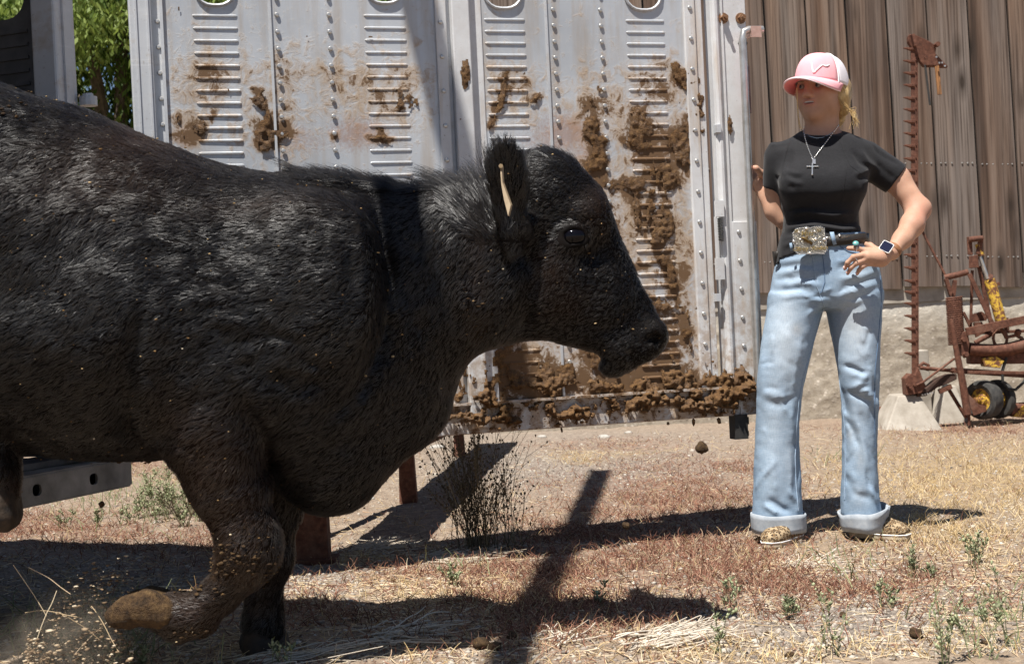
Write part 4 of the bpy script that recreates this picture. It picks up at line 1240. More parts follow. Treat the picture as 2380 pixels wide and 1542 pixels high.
for sgn in (-1, 1):                                                 # lids, nostrils, mouth
    e = EYE if sgn < 0 else EYE2
    for up in (1, -1):
        pts = [e + np.array((-.030 + .060 * k / 6, sgn * (.019 - .010 * abs(k / 3 - 1)), up * .0215 * math.sin(math.pi * k / 6) - .006 * (k / 3 - 1))) for k in range(7)]
        F.crease(pts, .0075, .0055 if up > 0 else .003)
    F.crease([e + np.array((-.05, sgn * .012, .012)), e + np.array((-.02, sgn * .014, .040)), e + np.array((.025, sgn * .012, .036))], .010, -.006)
    F.crease([e + np.array((-.02, sgn * .0, -.045)), e + np.array((.03, sgn * .0, -.040))], .012, -.005)
    F.ell(h(478, 18, sgn * .056), (.012, .020, .021), .008, 'sub')
    F.ell(h(470, 6, sgn * .060), (.010, .016, .012), .008, 'sub')
    F.crease([h(508, -42, sgn * .030), h(480, -50, sgn * .056), h(440, -62, sgn * .062), h(405, -74, sgn * .064)], .007, -.009)
# ears: the near one raised, its hollow turned back
ear_b, ear_t = C(1192, 545, -.135), C(1172, 335, -.195)
EA = (ear_t - ear_b) / np.linalg.norm(ear_t - ear_b)
EW = np.cross(EA, (0.25, -1, 0)); EW /= np.linalg.norm(EW); EN = np.cross(EW, EA)
Le = np.linalg.norm(ear_t - ear_b)
F.loft(ear_b, EA, EW, EN, [(-.05, 0, .02, .022, .022), (0, 0, .006, .034, .020), (.08, 0, 0, .047, .015), (.15, 0, 0, .050, .012), (Le - .02, 0, 0, .044, .010), (Le + .012, 0, 0, .022, .006)], .02, 2.0)
F.ell(ear_b + EA * .11 + EN * (-.018), (.1, .03, .012), .012, 'sub', M=[EA, EW, EN])
F.cone(C(1218, 520, -.06), ear_b, .045, .026, .03)
f2b, f2t = C(1235, 450, .10), C(1215, 430, .27)
F.cone(f2b, f2b + (f2t - f2b) * .5, .028, .042, .02); F.cone(f2b + (f2t - f2b) * .5, f2t, .042, .016, .02)
# legs
n_ = -.185
F.chain([C(500, 900, n_ + .01), C(508, 1000, n_), C(537, 1120, n_), C(562, 1210, n_ - .005)], [.135, .116, .088, .069], .045)
F.chain([C(562, 1210, n_ - .005), C(575, 1272, n_ - .01), C(566, 1318, n_ - .01)], [.069, .069, .056], .02)
F.ell(C(606, 1280, n_ - .01), (.034, .045, .052), .02); F.ell(C(530, 1296, n_), (.030, .035, .030), .02)
F.chain([C(560, 1325, n_ - .01), C(515, 1378, n_), C(462, 1425, n_ + .005), C(420, 1432, n_ + .01), C(378, 1420, n_ + .01)], [.052, .045, .047, .050, .041], .016)
F.ell(C(585, 1270, n_ - .02), (.055, .055, .075), .03)
for q in ((398, 1388), (425, 1470)):
    F.ell(C(q[0], q[1], n_ + .01), (.022, .03, .016), .015)
f_ = .15
F.chain([C(640, 1050, f_), C(640, 1180, f_), C(622, 1290, f_), C(612, 1400, f_), C(610, 1450, f_), C(617, 1492, f_)], [.12, .062, .056, .042, .046, .044], .03)
F.ell(C(628, 1290, f_), (.055, .055, .075), .03)
b_ = -.17
F.chain([C(-120, 700, b_), C(-40, 860, b_), C(-70, 1010, b_), C(-20, 1095, b_), C(-8, 1150, b_)], [.20, .12, .066, .050, .046], .05)
F.chain([C(-130, 700, .16), C(-90, 860, .16), C(-130, 1000, .16), C(-100, 1110, .16)], [.20, .12, .06, .05], .05)
# loose skin: folds over the shoulder, behind the elbow, neck creases
cr = lambda pts, w, a: F.fold([C(x, y) for x, y in pts], w, a, CD)
rf = np.random.default_rng(4)
for k in range(15):
    x0, y0 = 455 + 20 * k + rf.normal() * 14, 585 + 17 * k + rf.normal() * 16
    ln = 50 + 60 * rf.random()
    cr([(x0 - ln, y0 + 16 + rf.normal() * 8), (x0 - ln * .3, y0 + rf.normal() * 8), (x0 + ln * .4, y0 + 6 + rf.normal() * 8), (x0 + ln, y0 + 22 + rf.normal() * 8)], .008 + .006 * rf.random(), (-1) ** k * (.003 + .004 * rf.random()))
cr([(430, 690), (398, 800), (374, 900), (362, 980), (385, 1030)], .020, -.020)
cr([(868, 440), (900, 540), (915, 660), (905, 770), (862, 880), (800, 960)], .026, -.026)
cr([(850, 455), (876, 560), (888, 670), (878, 770), (835, 865)], .020, .012)
cr([(1010, 540), (1045, 680), (1070, 790)], .018, -.008); cr([(1080, 540), (1105, 670), (1120, 780)], .014, -.007)
cr([(1215, 560), (1240, 660), (1215, 770)], .022, -.016)
cr([(610, 890), (655, 1000), (640, 1120)], .022, -.020)
cr([(660, 850), (760, 880), (840, 850)], .03, -.012)
cr([(80, 560), (160, 680), (330, 720)], .07, -.016); cr([(0, 470), (120, 500), (260, 560)], .06, .010)
for k in range(6): cr([(60 + 62 * k, 520 + 40 * k), (75 + 62 * k, 640 + 36 * k), (80 + 60 * k, 780 + 25 * k)], .028, .005)
F.noise(9, .010, 3, band=.05); F.noise(26, .0040, 2, band=.04)
cv, cf = F.nets(1)
del F
t = NT('black_hide')
hn = t.noise(14, 6, .65); br = t.attr('brown')
c = t.ramp(hn, [(.3, (.003, .0026, .0025)), (.7, (.007, .0055, .005))])
c = t.mix(t.math('MULTIPLY', br, .7), c, (.022, .011, .006))
c = t.mix(t.attr('mud'), c, t.ramp(t.noise(40, 5, .7), [(.3, (.03, .017, .008)), (.7, (.085, .05, .023))]))
t.bump(t.noise(1, 5, .6, t.pos((60, 60, 200))), .25, .003)
MHIDE = t.fin(c, .7, 0, .08)
t = NT('nose_skin')
t.bump(t.vor(160), .5, .0015)
MNOSE = t.fin((.012, .010, .010), .35, 0, .5)

def seen_px(v): return to_px(v[:, 0], v[:, 1], v[:, 2])
cpx, cpy = seen_px(cv)
near = cv[:, 1] < CD + .02
wn_ = 30 * fbm(cv[:, 0] * 8, cv[:, 1] * 8, cv[:, 2] * 8, 3)
BROWN = [(240, 400, 200, 90, .55), (330, 330, 150, 40, .6), (490, 1080, 100, 130, 1), (440, 980, 70, 60, .6), (540, 1170, 90, 120, 1), (550, 1300, 90, 70, .9), (450, 1420, 110, 60, .9), (1290, 640, 40, 60, .6), (1310, 700, 60, 40, .55), (1110, 640, 40, 110, .4), (1385, 480, 40, 60, .55), (480, 1400, 140, 50, .6), (30, 1150, 60, 60, .6), (560, 480, 200, 40, .3)]
MUD = [(330, 1420, 20, 30, .8), (540, 1320, 70, 40, .42), (560, 1260, 60, 40, .3), (440, 1470, 60, 20, .35), (610, 1515, 60, 30, .6), (1100, 760, 30, 50, .2)]
brown = np.clip(blob(cpx + wn_, cpy + wn_, BROWN) + .12 * fbm(cv[:, 0] * 5, cv[:, 1] * 5, cv[:, 2] * 5, 3), 0, 1)
mud = np.clip(blob(cpx + wn_, cpy + wn_, MUD) + .5 * fbm(cv[:, 0] * 40, cv[:, 1] * 40, cv[:, 2] * 40, 2) * (blob(cpx, cpy, MUD) > .2), 0, 1)
cow = empty('heifer', (-.5, CD, 0), 'glossy black heifer trotting off the trailer with one foreleg lifted and dirt on its coat', 'cow')
body = mesh_obj('body', cv, cf, MHIDE, cow, True, {'brown': brown, 'mud': mud})

# coat
def coat(name, n, seed, L0, w0, mat, region=None, k=4, lift=.21, wild=.30, clump=.40, per=12):
    rng = np.random.default_rng(seed)
    fc = cv[cf].mean(1); fx, fy = seen_px(fc)
    wgt = np.where(fc[:, 1] < CD + .12, 1.0, .22)
    if region is not None: wgt = wgt * region(fx, fy, fc)
    p, nn, fi = sample_surface(cv, cf, n, rng, wgt)
    x, y = seen_px(p)
    g = np.zeros_like(p); g[:] = (-.85, 0, -.55)                    # trunk: back and down
    neck = sst(880, 1000, x); g += neck[:, None] * np.array((.15, 0, -.25))
    leg = sst(1010, 1120, y) * (x < 700); g = g * (1 - leg[:, None]) + leg[:, None] * np.array((-.62, 0, -.80))
    low = sst(1340, 1390, y) * (x < 560); g = g * (1 - low[:, None]) + low[:, None] * np.array((-.9, 0, -.25))
    hd = sst(1190, 1260, x); g = g * (1 - hd[:, None]) + hd[:, None] * (-.25 * HA * sst(640, 380, y)[:, None] + .15 * HA - 1.0 * np.array(HV))
    br_ = np.clip(1 - np.hypot(x - 1334, y - 549) / 95, 0, 1)       # swirl round the eye
    g += br_[:, None] * np.stack([(x - 1334) / 60, 0 * x, -(y - 549) / 60], -1) * 1.2
    ear = (np.hypot(p[:, 0] - ear_t[0], p[:, 2] - ear_t[2] + .07) < .17) & (x < 1232) & (y < 560)
    g[ear] = EA + .9 * (p[ear] - (ear_b + EA * .09)) / .12
    sw = np.stack([fbm(p[:, 0] * 4, p[:, 1] * 4, p[:, 2] * 4, 3), 0 * x, fbm(p[:, 0] * 4 + 9, p[:, 1] * 4, p[:, 2] * 4, 3)], -1)
    cl = np.stack([vnoise(p[:, 0] * 38, p[:, 1] * 38, p[:, 2] * 38), vnoise(p[:, 0] * 38 + 5, p[:, 1] * 38, p[:, 2] * 38), vnoise(p[:, 0] * 38, p[:, 1] * 38 + 9, p[:, 2] * 38)], -1)
    g = g + .55 * sw + wild * cl + .16 * rng.normal(size=g.shape)
    g -= nn * (g * nn).sum(1, keepdims=True)
    g /= np.maximum(np.linalg.norm(g, axis=1, keepdims=True), 1e-6)
    L = L0 * (.5 + .8 * rng.random(n)) * (1 + .35 * vnoise(p[:, 0] * 20, p[:, 1] * 20, p[:, 2] * 20))
    L *= np.where(hd > .5, .55, 1.0) * np.where(ear, 1.35, 1.0) * (1 - .05 * leg) * (1 + .0 * low)
    L *= 1 + .9 * sst(.16, .0, np.abs(y - np.interp(x, [r[0] for r in TR], [r[1] for r in TR])) / 90) * (x < 1150) * .7
    L *= np.where((np.abs(x - 1520) < 50) & (y > 740) & (y < 850), .25, 1.0)
    d_e = np.hypot((x - 1334) / 1.3, y - 549); L *= np.where(d_e < 26, .0, 1.0)
    lf = lift * (.5 + rng.random(n)) * np.where(ear, 1.3, 1.0)
    out = np.zeros((n, k, 3))
    bend = .10 * rng.normal(size=g.shape); bend -= nn * (bend * nn).sum(1, keepdims=True)
    for j in range(k):
        q = j / (k - 1)
        hgt_ = lf * L * q * (1 - .42 * q) + .0012 * (q > 0) - .002 * (q == 0)
        out[:, j] = p + g * (L * q * .97)[:, None] + bend * (L * q * q)[:, None] + nn * hgt_[:, None]
    if clump > 0:                                                   # locks: strands drawn to a common tip
        from mathutils.kdtree import KDTree
        ng = max(50, n // per)
        gi = rng.choice(n, ng, replace=False); kd = KDTree(ng)
        for q, j in enumerate(gi): kd.insert(p[j], q)
        kd.balance()
        own = np.array([kd.find(t_)[1] for t_ in p]); gg = gi[own]
        lifts = .003 * np.abs(rng.normal(size=ng))
        for j in range(1, k):
            f_j = clump * (j / (k - 1)) ** 1.1
            out[:, j] = out[:, j] * (1 - f_j) + (out[gg, j] + nn * (lifts[own] * j / (k - 1))[:, None]) * f_j
    w = w0 * (.7 + .6 * rng.random((n, 1))) * np.linspace(1, .3, k)[None]
    ok = L > .001
    lie = nn + .26 * cl + .08 * sw + .15 * rng.normal(size=nn.shape); lie /= np.linalg.norm(lie, axis=1, keepdims=True)
    b = blob(x + 25 * sw[:, 0], y, BROWN)
    m = np.clip(blob(x, y, MUD) * (rng.random(n) < .55), 0, 1)
    o = curves_obj(name, out[ok], w[ok], mat, cow, {'brown': b[ok], 'mud': m[ok], 'lie': lie[ok]})
    o['kind'] = 'stuff'
    return o
t = NT('black_hair')
hr = t.n('ShaderNodeHairInfo').outputs['Random']
c = t.ramp(hr, [(0, (.0035, .0032, .0035)), (.7, (.008, .007, .007)), (1, (.020, .015, .012))])
c = t.mix(t.math('MULTIPLY', t.attr('brown'), .75), c, t.ramp(hr, [(0, (.026, .0135, .008)), (1, (.085, .045, .026))]))
c = t.mix(t.math('MULTIPLY', t.attr('mud'), .8), c, (.055, .032, .015))
hb = t.n('ShaderNodeBsdfHairPrincipled'); hb.model = 'CHIANG'; hb.parametrization = 'COLOR'
t.set(hb.inputs['Color'], c); hb.inputs['Roughness'].default_value = .30; hb.inputs['Radial Roughness'].default_value = .40
hb.inputs['IOR'].default_value = 1.42; hb.inputs['Random Roughness'].default_value = .2
# the sleek coat as a whole also shines the way the body under it curves
t.fin(c, t.ramp(hr, [(0, .38), (1, .52)]), 0, .62)
nv = t.n('ShaderNodeAttribute'); nv.attribute_name = 'lie'
t.t.links.new(nv.outputs['Vector'], t.b.inputs['Normal'])
ms = t.n('ShaderNodeMixShader'); ms.inputs[0].default_value = .74
t.t.links.new(hb.outputs[0], ms.inputs[1]); t.t.links.new(t.b.outputs[0], ms.inputs[2]); t.t.links.new(ms.outputs[0], t.out.inputs[0])
MHAIR = t.m
coat('coat', 340000, 41, .0185, .00042, MHAIR)
coat('crest_hair', 3600, 42, .040, .0004, MHAIR, lambda x, y, c_: ((np.abs(y - np.interp(x, [r[0] for r in TR], [r[1] for r in TR])) < 16) & (x > 690) & (x < 1150)).astype(float) + 0.35 * ((x > 1230) & (x < 1345) & (y < 390)), 6, .55, .7)

# eyes, hooves, tag
def ball(c, r, seg=24): 
    bm = bmesh.new(); bmesh.ops.create_uvsphere(bm, u_segments=seg, v_segments=seg // 2, radius=1)
    v = np.array([q.co[:] for q in bm.verts]) * np.array(r) + np.array(c); f = [[q.index for q in p.verts] for p in bm.faces]; bm.free(); return v, f
t = NT('cow_eye')
MEYE = t.fin((.003, .0026, .004), .06, 0, .22)
for e in (EYE, EYE2):
    sg = 1 if e is EYE else -1
    v, f = ball(e + np.array((0, -sg * .003, 0)), (.031, .0255, .0235)); mesh_obj('eye', v, f, MEYE, cow, True)
t = NT('hoof')
n = t.noise(40, 6, .7)
t.bump(t.math('ADD', n, t.noise(160, 4, .7)), .9, .008)
MHOOF = t.fin(t.ramp(n, [(.32, (.014, .008, .004)), (.47, (.055, .030, .012)), (.6, (.10, .058, .023)), (.78, (.19, .12, .052))]), .8, 0, .3)
def hoof(name, sections, off_axis, label=None):
    Hh = Field(np.min([s[0] for s in sections], 0) - .1, np.max([s[0] for s in sections], 0) + .1, .005)
    for sd in (-1, 1):
        for i in range(len(sections) - 1):
            (a, ra), (b, rb) = sections[i], sections[i + 1]
            Hh.cone(np.array(a) + np.array(off_axis) * sd, np.array(b) + np.array(off_axis) * sd, ra, rb, .012)
    Hh.noise(30, .006, 4); Hh.noise(90, .002, 2)
    v, f = Hh.nets(1)
    o = mesh_obj(name, v, f, MHOOF, cow, True)
    if label: o['label'] = label
    return o
MHOOF2 = simple('dark_hoof', (.010, .007, .005), (.045, .027, .014), 40, .75, 0, .5)
hoof('hoof', [(C(385, 1418, n_ + .01), .041), (C(350, 1408, n_ + .01), .041), (C(312, 1414, n_ + .01), .038), (C(282, 1426, n_ + .01), .030)], (0, .022, 0), 'mud caked hoof of the lifted foreleg')
hoof('hoof', [(C(612, 1488, f_), .046), (C(622, 1512, f_ - .01), .046), (C(640, 1524, f_ - .03), .032)], (.012, .018, 0)).data.materials[0] = MHOOF2
hoof('hoof', [(C(-2, 1150, b_), .042), (C(2, 1185, b_), .044), (C(12, 1203, b_ - .01), .03)], (0, .018, 0)).data.materials[0] = MHOOF2
hoof('hoof', [(C(-100, 1110, .16), .042), (C(-96, 1165, .16), .044), (C(-84, 1185, .16), .03)], (0, .018, 0)).data.materials[0] = MHOOF2
m = MB()
tg = [(1162, 386), (1166, 386), (1168, 424), (1187, 476), (1181, 502), (1171, 462), (1165, 428)]
dz_ = -.245
m.prism([P(x, y, CD + dz_ - .0004 * (y - 384)) for x, y in tg], (.004, .010, 0))
t = NT('ear_tag'); MTAG = t.fin(t.ramp(t.noise(30, 4), [(.3, (.22, .155, .085)), (.7, (.32, .24, .145))]), .5, 0, .4)
m.build('ear_tag', MTAG, cow)
m = MB(); m.disc(P(1164, 386, CD + dz_ - .004), (0, -1, 0), .005, .010, 10); m.build('tag_button', MTAG, cow)
# specks of chaff and dirt lying in the coat
rq = np.random.default_rng(77)
p, nn, fi = sample_surface(cv, cf, 2600, rq, np.where((cv[cf].mean(1)[:, 1] < CD) & (np.hypot(*(np.array(seen_px(cv[cf].mean(1))) - np.array([[1334], [549]]))) > 45), 1.0, .05))
x, y = seen_px(p)
k = rq.random(len(p)) < .30 + .6 * blob(x, y, [(250, 420, 260, 120, .5), (1110, 740, 40, 90, 1), (60, 600, 200, 200, .4), (50, 260, 60, 30, 1), (560, 1290, 90, 60, 1), (900, 780, 200, 100, .5), (1300, 640, 90, 80, .5), (1450, 750, 90, 60, .4)])
p, nn = p[k], nn[k]
t = NT('chaff'); MCHAFF = t.fin(t.ramp(t.attr('tone'), [(0, (.06, .033, .014)), (.6, (.20, .12, .05)), (.9, (.40, .29, .15)), (1, (.62, .55, .42))]), .8, 0, .2)
lumps('coat_chaff', p + nn * .010, .0008 + .0030 * rq.random(len(p)) ** 4, MCHAFF, 'stuff', .6, .4, 1, 78, cow)
fx_, fy_ = seen_px(cv[cf].mean(1))
p, nn, fi = sample_surface(cv, cf, 520, rq, np.where(cv[cf].mean(1)[:, 1] < CD, blob(fx_, fy_, [(555, 1300, 55, 40, 1), (600, 1315, 40, 22, 1), (470, 1462, 60, 14, .6), (500, 1375, 60, 24, .4), (400, 1370, 30, 14, 1), (1105, 745, 22, 50, .35), (20, 262, 40, 14, .8)]), .0) + 1e-6)
lumps('coat_mud', p + nn * .004, .0015 + .0065 * rq.random(len(p)) ** 3, MHOOF, 'stuff', .45, .45, 1, 79, cow)
ck = np.array([C(8, 268, -.30), C(55, 275, -.31), C(20, 240, -.26), C(36, 262, -.30)])
# ================================================================== YOUNG WOMAN holding the gate
WD = 5.0
SW = WD / FPX
def W(px, py, off=0.0): return np.array(P(px, py, WD + off))
woman = empty('person', G(1915, 1248), 'woman in pink cap, black t-shirt and flared jeans with rolled cuffs holding the gate', 'person')
# ---- skin
HC = W(1908, 205)
yaw = R(40)
hf = np.array((-math.sin(yaw), -math.cos(yaw), -.03)); hf /= np.linalg.norm(hf)
hs_ = np.array((math.cos(yaw), -math.sin(yaw), -.045)); hs_ /= np.linalg.norm(hs_)
hu = np.cross(hs_, hf); hu /= np.linalg.norm(hu)
if hu[2] < 0: hu = -hu
hp = lambda a, b, c: HC + hf * a + hs_ * b + hu * c
HM = [hf, hs_, hu]
F = Field((.76, WD - .24, .88), (1.50, WD + .24, 1.72), .0032)
F.ell(hp(-.014, 0, .018), (.090, .070, .092), .02, M=HM)
F.ell(hp(.026, 0, -.040), (.064, .057, .074), .035, M=HM)
F.ell(hp(.066, 0, -.088), (.022, .024, .020), .03, M=HM)
F.ell(hp(.078, 0, .030), (.020, .045, .020), .03, M=HM)
for b in (-1, 1):
    F.ell(hp(.060, b * .040, -.020), (.026, .022, .024), .03, M=HM)
    F.ell(hp(.012, b * .052, -.055), (.035, .016, .030), .03, M=HM)
    F.ell(hp(.093, b * .031, .004), (.018, .0165, .0115), .012, 'sub', M=HM)
    F.ell(hp(.099, b * .0125, -.030), (.010, .0075, .008), .008, M=HM)
    F.ell(hp(-.005, b * .076, -.005), (.016, .008, .028), .008, M=HM)
F.cone(hp(.086, 0, .012), hp(.107, 0, -.024), .0085, .0115, .012)
F.ell(hp(.0885, 0, -.0475), (.0095, .023, .0058), .008, M=HM)
F.ell(hp(.0885, 0, -.0600), (.0100, .020, .0062), .008, M=HM)
F.ell(hp(.096, .002, -.0535), (.013, .0205, .0042), .003, 'sub', M=HM)
F.cone(W(1912, 245, .02), W(1908, 330, .03), .056, .062, .03)
F.ell(W(1908, 345, .03), (.13, .075, .05), .04)
F.ell(W(1908, 420, .02), (.11, .075, .12), .04)
sR, eR, wR = W(1812, 372, .03), W(1824, 508, .06), W(1764, 428, .12)
F.chain([sR, W(1806, 430, .05), eR], [.036, .041, .036], .02)
F.chain([eR, W(1803, 490, .075), wR], [.036, .037, .0235], .02)
sL, eL, wL = W(2018, 372, .03), W(2134, 487, -.02), W(2073, 585, -.135)
F.chain([sL, W(2082, 415, .02), eL], [.042, .045, .038], .025)
F.chain([eL, W(2120, 522, -.065), W(2098, 555, -.10), wL], [.036, .0365, .029, .0235], .03)
F.ell(W(2146, 482, -.015), (.022, .024, .024), .02)
# hand on the hip: back of the hand outwards
F.chain([wL, W(2046, 597, -.155), W(2018, 596, -.165)], [.0235, .026, .020], .02)
F.cone(W(2050, 604, -.15), W(2022, 610, -.155), .022, .013, .015)
F.cone(W(2046, 588, -.15), W(2012, 581, -.158), .020, .012, .015)
fk = .005
for pts, r in (([(2012, 583, -.160), (1992, 577, -.168), (1972, 577, -.155)], (.0105, .0092, .008)), ([(2010, 592, -.168), (1984, 597, -.180), (1970, 610, -.172), (1963, 625, -.158)], (.0108, .0094, .0084, .0068)),
               ([(2014, 602, -.166), (1991, 611, -.178), (1978, 622, -.170), (1970, 636, -.157)], (.0105, .0092, .0082, .0066)), ([(2021, 610, -.158), (2003, 620, -.170), (1996, 628, -.164), (1992, 637, -.155)], (.0095, .0082, .0074, .006))):
    F.chain([W(*p) for p in pts], r, fk)
F.chain([W(2040, 585, -.13), W(2022, 571, -.10), W(2008, 566, -.06)], [.016, .0115, .009], .008)
# hand round the edge of the gate: thumb in front, fingers behind
F.chain([wR, W(1768, 412, .135)], [.0235, .026], .015)
F.chain([W(1770, 418, .12), W(1769, 402, .085), W(1757, 391, .068), W(1748, 389, .072)], [.015, .0115, .0105, .0085], .006)
for k in range(4):
    yy = 398 + 11 * k
    F.chain([W(1766, yy + 2, .145), W(1752, yy - 1, .190), W(1738, yy - 2, .200)], [.0098, .009, .0075], .004)
F.noise(14, .0018, 2, band=.02)
sv, sf = F.nets(2)
del F
t = NT('skin')
n1, n2 = t.noise(16, 6, .65), t.noise(70, 4, .6)
c = t.ramp(n1, [(.3, (.40, .225, .150)), (.7, (.50, .30, .21))])
c = t.mix(t.attr('flush'), c, (.50, .175, .135))
t.bump(n2, .08, .002)
MSKIN = t.fin(c, .6, 0, .3, Subsurface_Weight=.12, Subsurface_Radius=(.012, .005, .003), Subsurface_Scale=.6)
rel = sv - HC
fa, fb, fc_ = rel @ hf, rel @ hs_, rel @ hu
lips = np.exp(-(((fb) / .024) ** 4 + ((fc_ + .054) / .012) ** 2)) * (fa > .07)
flush = np.clip(.75 * lips + .30 * np.exp(-((np.abs(fb) - .04) / .02) ** 2 - ((fc_ + .02) / .025) ** 2) * (fa > .02) + .22 * np.exp(-((fb / .02) ** 2 + ((fc_ + .02) / .02) ** 2)) * (fa > .08), 0, 1)
sx, sy = seen_px(sv)
flush = np.maximum(flush, .35 * blob(sx, sy, [(1964, 628, 10, 10, 1), (1970, 637, 10, 10, 1), (1748, 388, 10, 10, 1), (2140, 490, 30, 30, .8)]))
body_w = mesh_obj('body', sv, sf, MSKIN, woman, True, {'flush': flush})
skin_bvh = bvh_of(sv, sf)
# eyes, teeth, brows
t = NT('eye_white'); MEW = t.fin((.28, .24, .22), .25, 0, .5)
t = NT('iris'); MIR = t.fin((.035, .05, .06), .1, 0, .5)
for b in (-1, 1):
    v, f = ball(hp(.0735, b * .031, .003), (.0122,) * 3, 16); e = mesh_obj('eye', v, f, MEW, woman, True)
    look = hf * .93 - hs_ * .30; look /= np.linalg.norm(look)
    m = MB(); m.dome(hp(.0735, b * .031, .003) + look * .0108, look, .0058, .0022, 12, 3); m.build('iris', MIR, e, True)
    m = MB(); pts = [on(skin_bvh, *[float(q[0]) for q in to_px(*[np.array([w]) for w in hp(.09, b * (.016 + .030 * k / 5), .0175 + .003 * math.sin(k / 5 * 3.1))])], .0008) for k in range(6)]
    m.tube(pts, [.001, .0017, .0019, .0017, .0013, .0007], 6); m.build('eyebrow', simple('brow_hair', (.16, .10, .05), (.24, .16, .08), 60, .8), woman, True)
m = MB()
for k in range(8):
    b = -.014 + .0042 * k
    m.box((0, 0, 0), (0, 0, 0)) if False else m.bar(hp(.0905 - 9 * b * b, b - .0019, -.0515), hp(.0905 - 9 * b * b, b + .0019, -.0515), .004, .0055, tuple(hu))
tag(m.build('teeth', simple('teeth_white', (.56, .52, .46), (.64, .60, .54), 30, .25), woman), kind='stuff')
# ---- hair
t = NT('blond_hair')
hrr = t.n('ShaderNodeHairInfo').outputs['Random']
MBLOND = t.fin(t.ramp(hrr, [(0, (.33, .20, .075)), (.5, (.56, .39, .17)), (1, (.74, .58, .32))]), .42, 0, .5)
Hf = Field(HC - .20, HC + .20, .004)
Hf.ell(hp(-.052, .036, -.010), (.058, .050, .066), .02, M=HM)
Hf.ell(hp(-.030, .066, -.030), (.040, .018, .044), .02, M=HM)
Hf.chain([hp(-.02, .074, -.03), hp(-.055, .055, -.075), hp(-.078, .02, -.105)], [.016, .020, .020], .02)
Hf.ell(hp(-.030, .058, -.012), (.040, .022, .045), .02, M=HM)
Hf.chain([hp(-.085, .015, -.04), hp(-.085, .005, -.09), hp(-.075, -.005, -.13), hp(-.082, -.01, -.17)], [.042, .034, .024, .017], .02)
Hf.noise(40, .004, 2, sc=(1, 1, .3))
v, f = Hf.nets(1)
hm = NT('hair_mass'); hn_ = hm.noise(1, 4, .6, hm.pos((90, 90, 14)))
hm.bump(hn_, .6, .006)
hair = mesh_obj('hair', v, f, hm.fin(hm.ramp(hn_, [(.3, (.27, .165, .065)), (.7, (.58, .42, .20))]), .45, 0, .4), woman, True)
rng = np.random.default_rng(6)
n = 3200; out = np.zeros((n, 8, 3))
for i in range(n):
    a = rng.random()
    p0 = hp(.030 - .10 * a + rng.normal() * .006, .070 - .02 * a + rng.normal() * .004, .030 - .012 * rng.random() - .02 * a)
    p3 = hp(-.085 + rng.normal() * .012, .012 + rng.normal() * .014, -.065 + rng.normal() * .012)
    p4 = hp(-.082 + rng.normal() * .009, -.008 + rng.normal() * .009, -.135 - .05 * rng.random())
    mid = hp(-.005 - .07 * a, .083 - .012 * a + rng.normal() * .004, -.025 + rng.normal() * .006)
    K = [p0, mid, p3, p4]
    for j in range(8):
        s = j / 7 * 2.999; q = int(s); w = s - q
        out[i, j] = K[q] * (1 - w) + K[q + 1] * w + rng.normal(size=3) * .0008
st_w = np.full((n, 8), .0006)
c1 = curves_obj('hair_strands', out, st_w, MBLOND, woman); c1['kind'] = 'stuff'
wisps = []
for i in range(32):
    e = rng.normal(size=2) * (1 if i < 32 else .6)
    ptsw = [(1935 + e[0] * 3, 206 + e[1] * 3), (1948, 228 + e[0] * 3), (1966 + e[1] * 3, 248 + e[0] * 4), (1982 + e[0] * 4, 262 + e[1] * 5), (1988 + e[1] * 6, 285 + e[0] * 8)] if i < 26 else [(1852 + e[0], 205), (1853 + e[0], 240), (1855 + e[0] * 1.4, 268), (1858 + e[1] * 2, 290), (1862 + e[1] * 3, 300)] if i < 32 else \
           [(1945, 235), (1962, 262 + e[0] * 5), (1984 + e[0] * 8, 268 + e[1] * 5), (1996 + e[1] * 6, 262 + e[0] * 10), (2004 + e[0] * 8, 268 + e[1] * 14)] if i < 38 else [(1946, 262), (1950 + e[0] * 3, 285), (1965 + e[0] * 8, 300), (1985 + e[1] * 10, 304 + e[0] * 4), (1998 + e[0] * 8, 300 + e[1] * 6)]
    wisps.append([W(x, y, -.055 + .006 * e[0] if x > 1900 else -.075) for x, y in ptsw])
ws = np.array(wisps); 
ws = np.stack([ws[:, 0], (ws[:, 0] + ws[:, 1]) / 2, ws[:, 1], (ws[:, 1] + ws[:, 2]) / 2, ws[:, 2], (ws[:, 2] + ws[:, 3]) / 2, ws[:, 3], (ws[:, 3] + ws[:, 4]) / 2, ws[:, 4]], 1)
curves_obj('hair_wisps', ws, np.full(ws.shape[:2], .0006), MBLOND, woman)['kind'] = 'stuff'
# ---- cap
t = NT('pink_cotton')
t.bump(t.noise(900, 2, .5), .12, .001)
MPINK = t.fin(t.ramp(t.noise(20, 3), [(.3, (.90, .43, .48)), (.7, (.95, .50, .54))]), .85, 0, .2)
tr = t.n('ShaderNodeBsdfTranslucent'); tr.inputs[0].default_value = (.80, .10, .09, 1)
ms = t.n('ShaderNodeMixShader'); ms.inputs[0].default_value = .16
t.t.links.new(t.b.outputs[0], ms.inputs[1]); t.t.links.new(tr.outputs[0], ms.inputs[2]); t.t.links.new(ms.outputs[0], t.out.inputs[0])
t = NT('white_mesh')
wv = t.math('MULTIPLY', t.math('SINE', t.math('MULTIPLY', t.sep(t.co.outputs['Object'])[2], 1500.0)), t.math('SINE', t.math('MULTIPLY', t.sep(t.co.outputs['Object'])[0], 1700.0)))
t.bump(wv, .4, .001)
MMESH = t.fin(t.mix(t.ramp(wv, [(.45, .0), (.75, .45)]), (.80, .76, .80), (.50, .45, .47)), .8, 0, .2)
MWHT = simple('white_thread', (.80, .78, .78), (.85, .84, .84), 60, .7)
cc = lambda th, ph, k=1.0: None
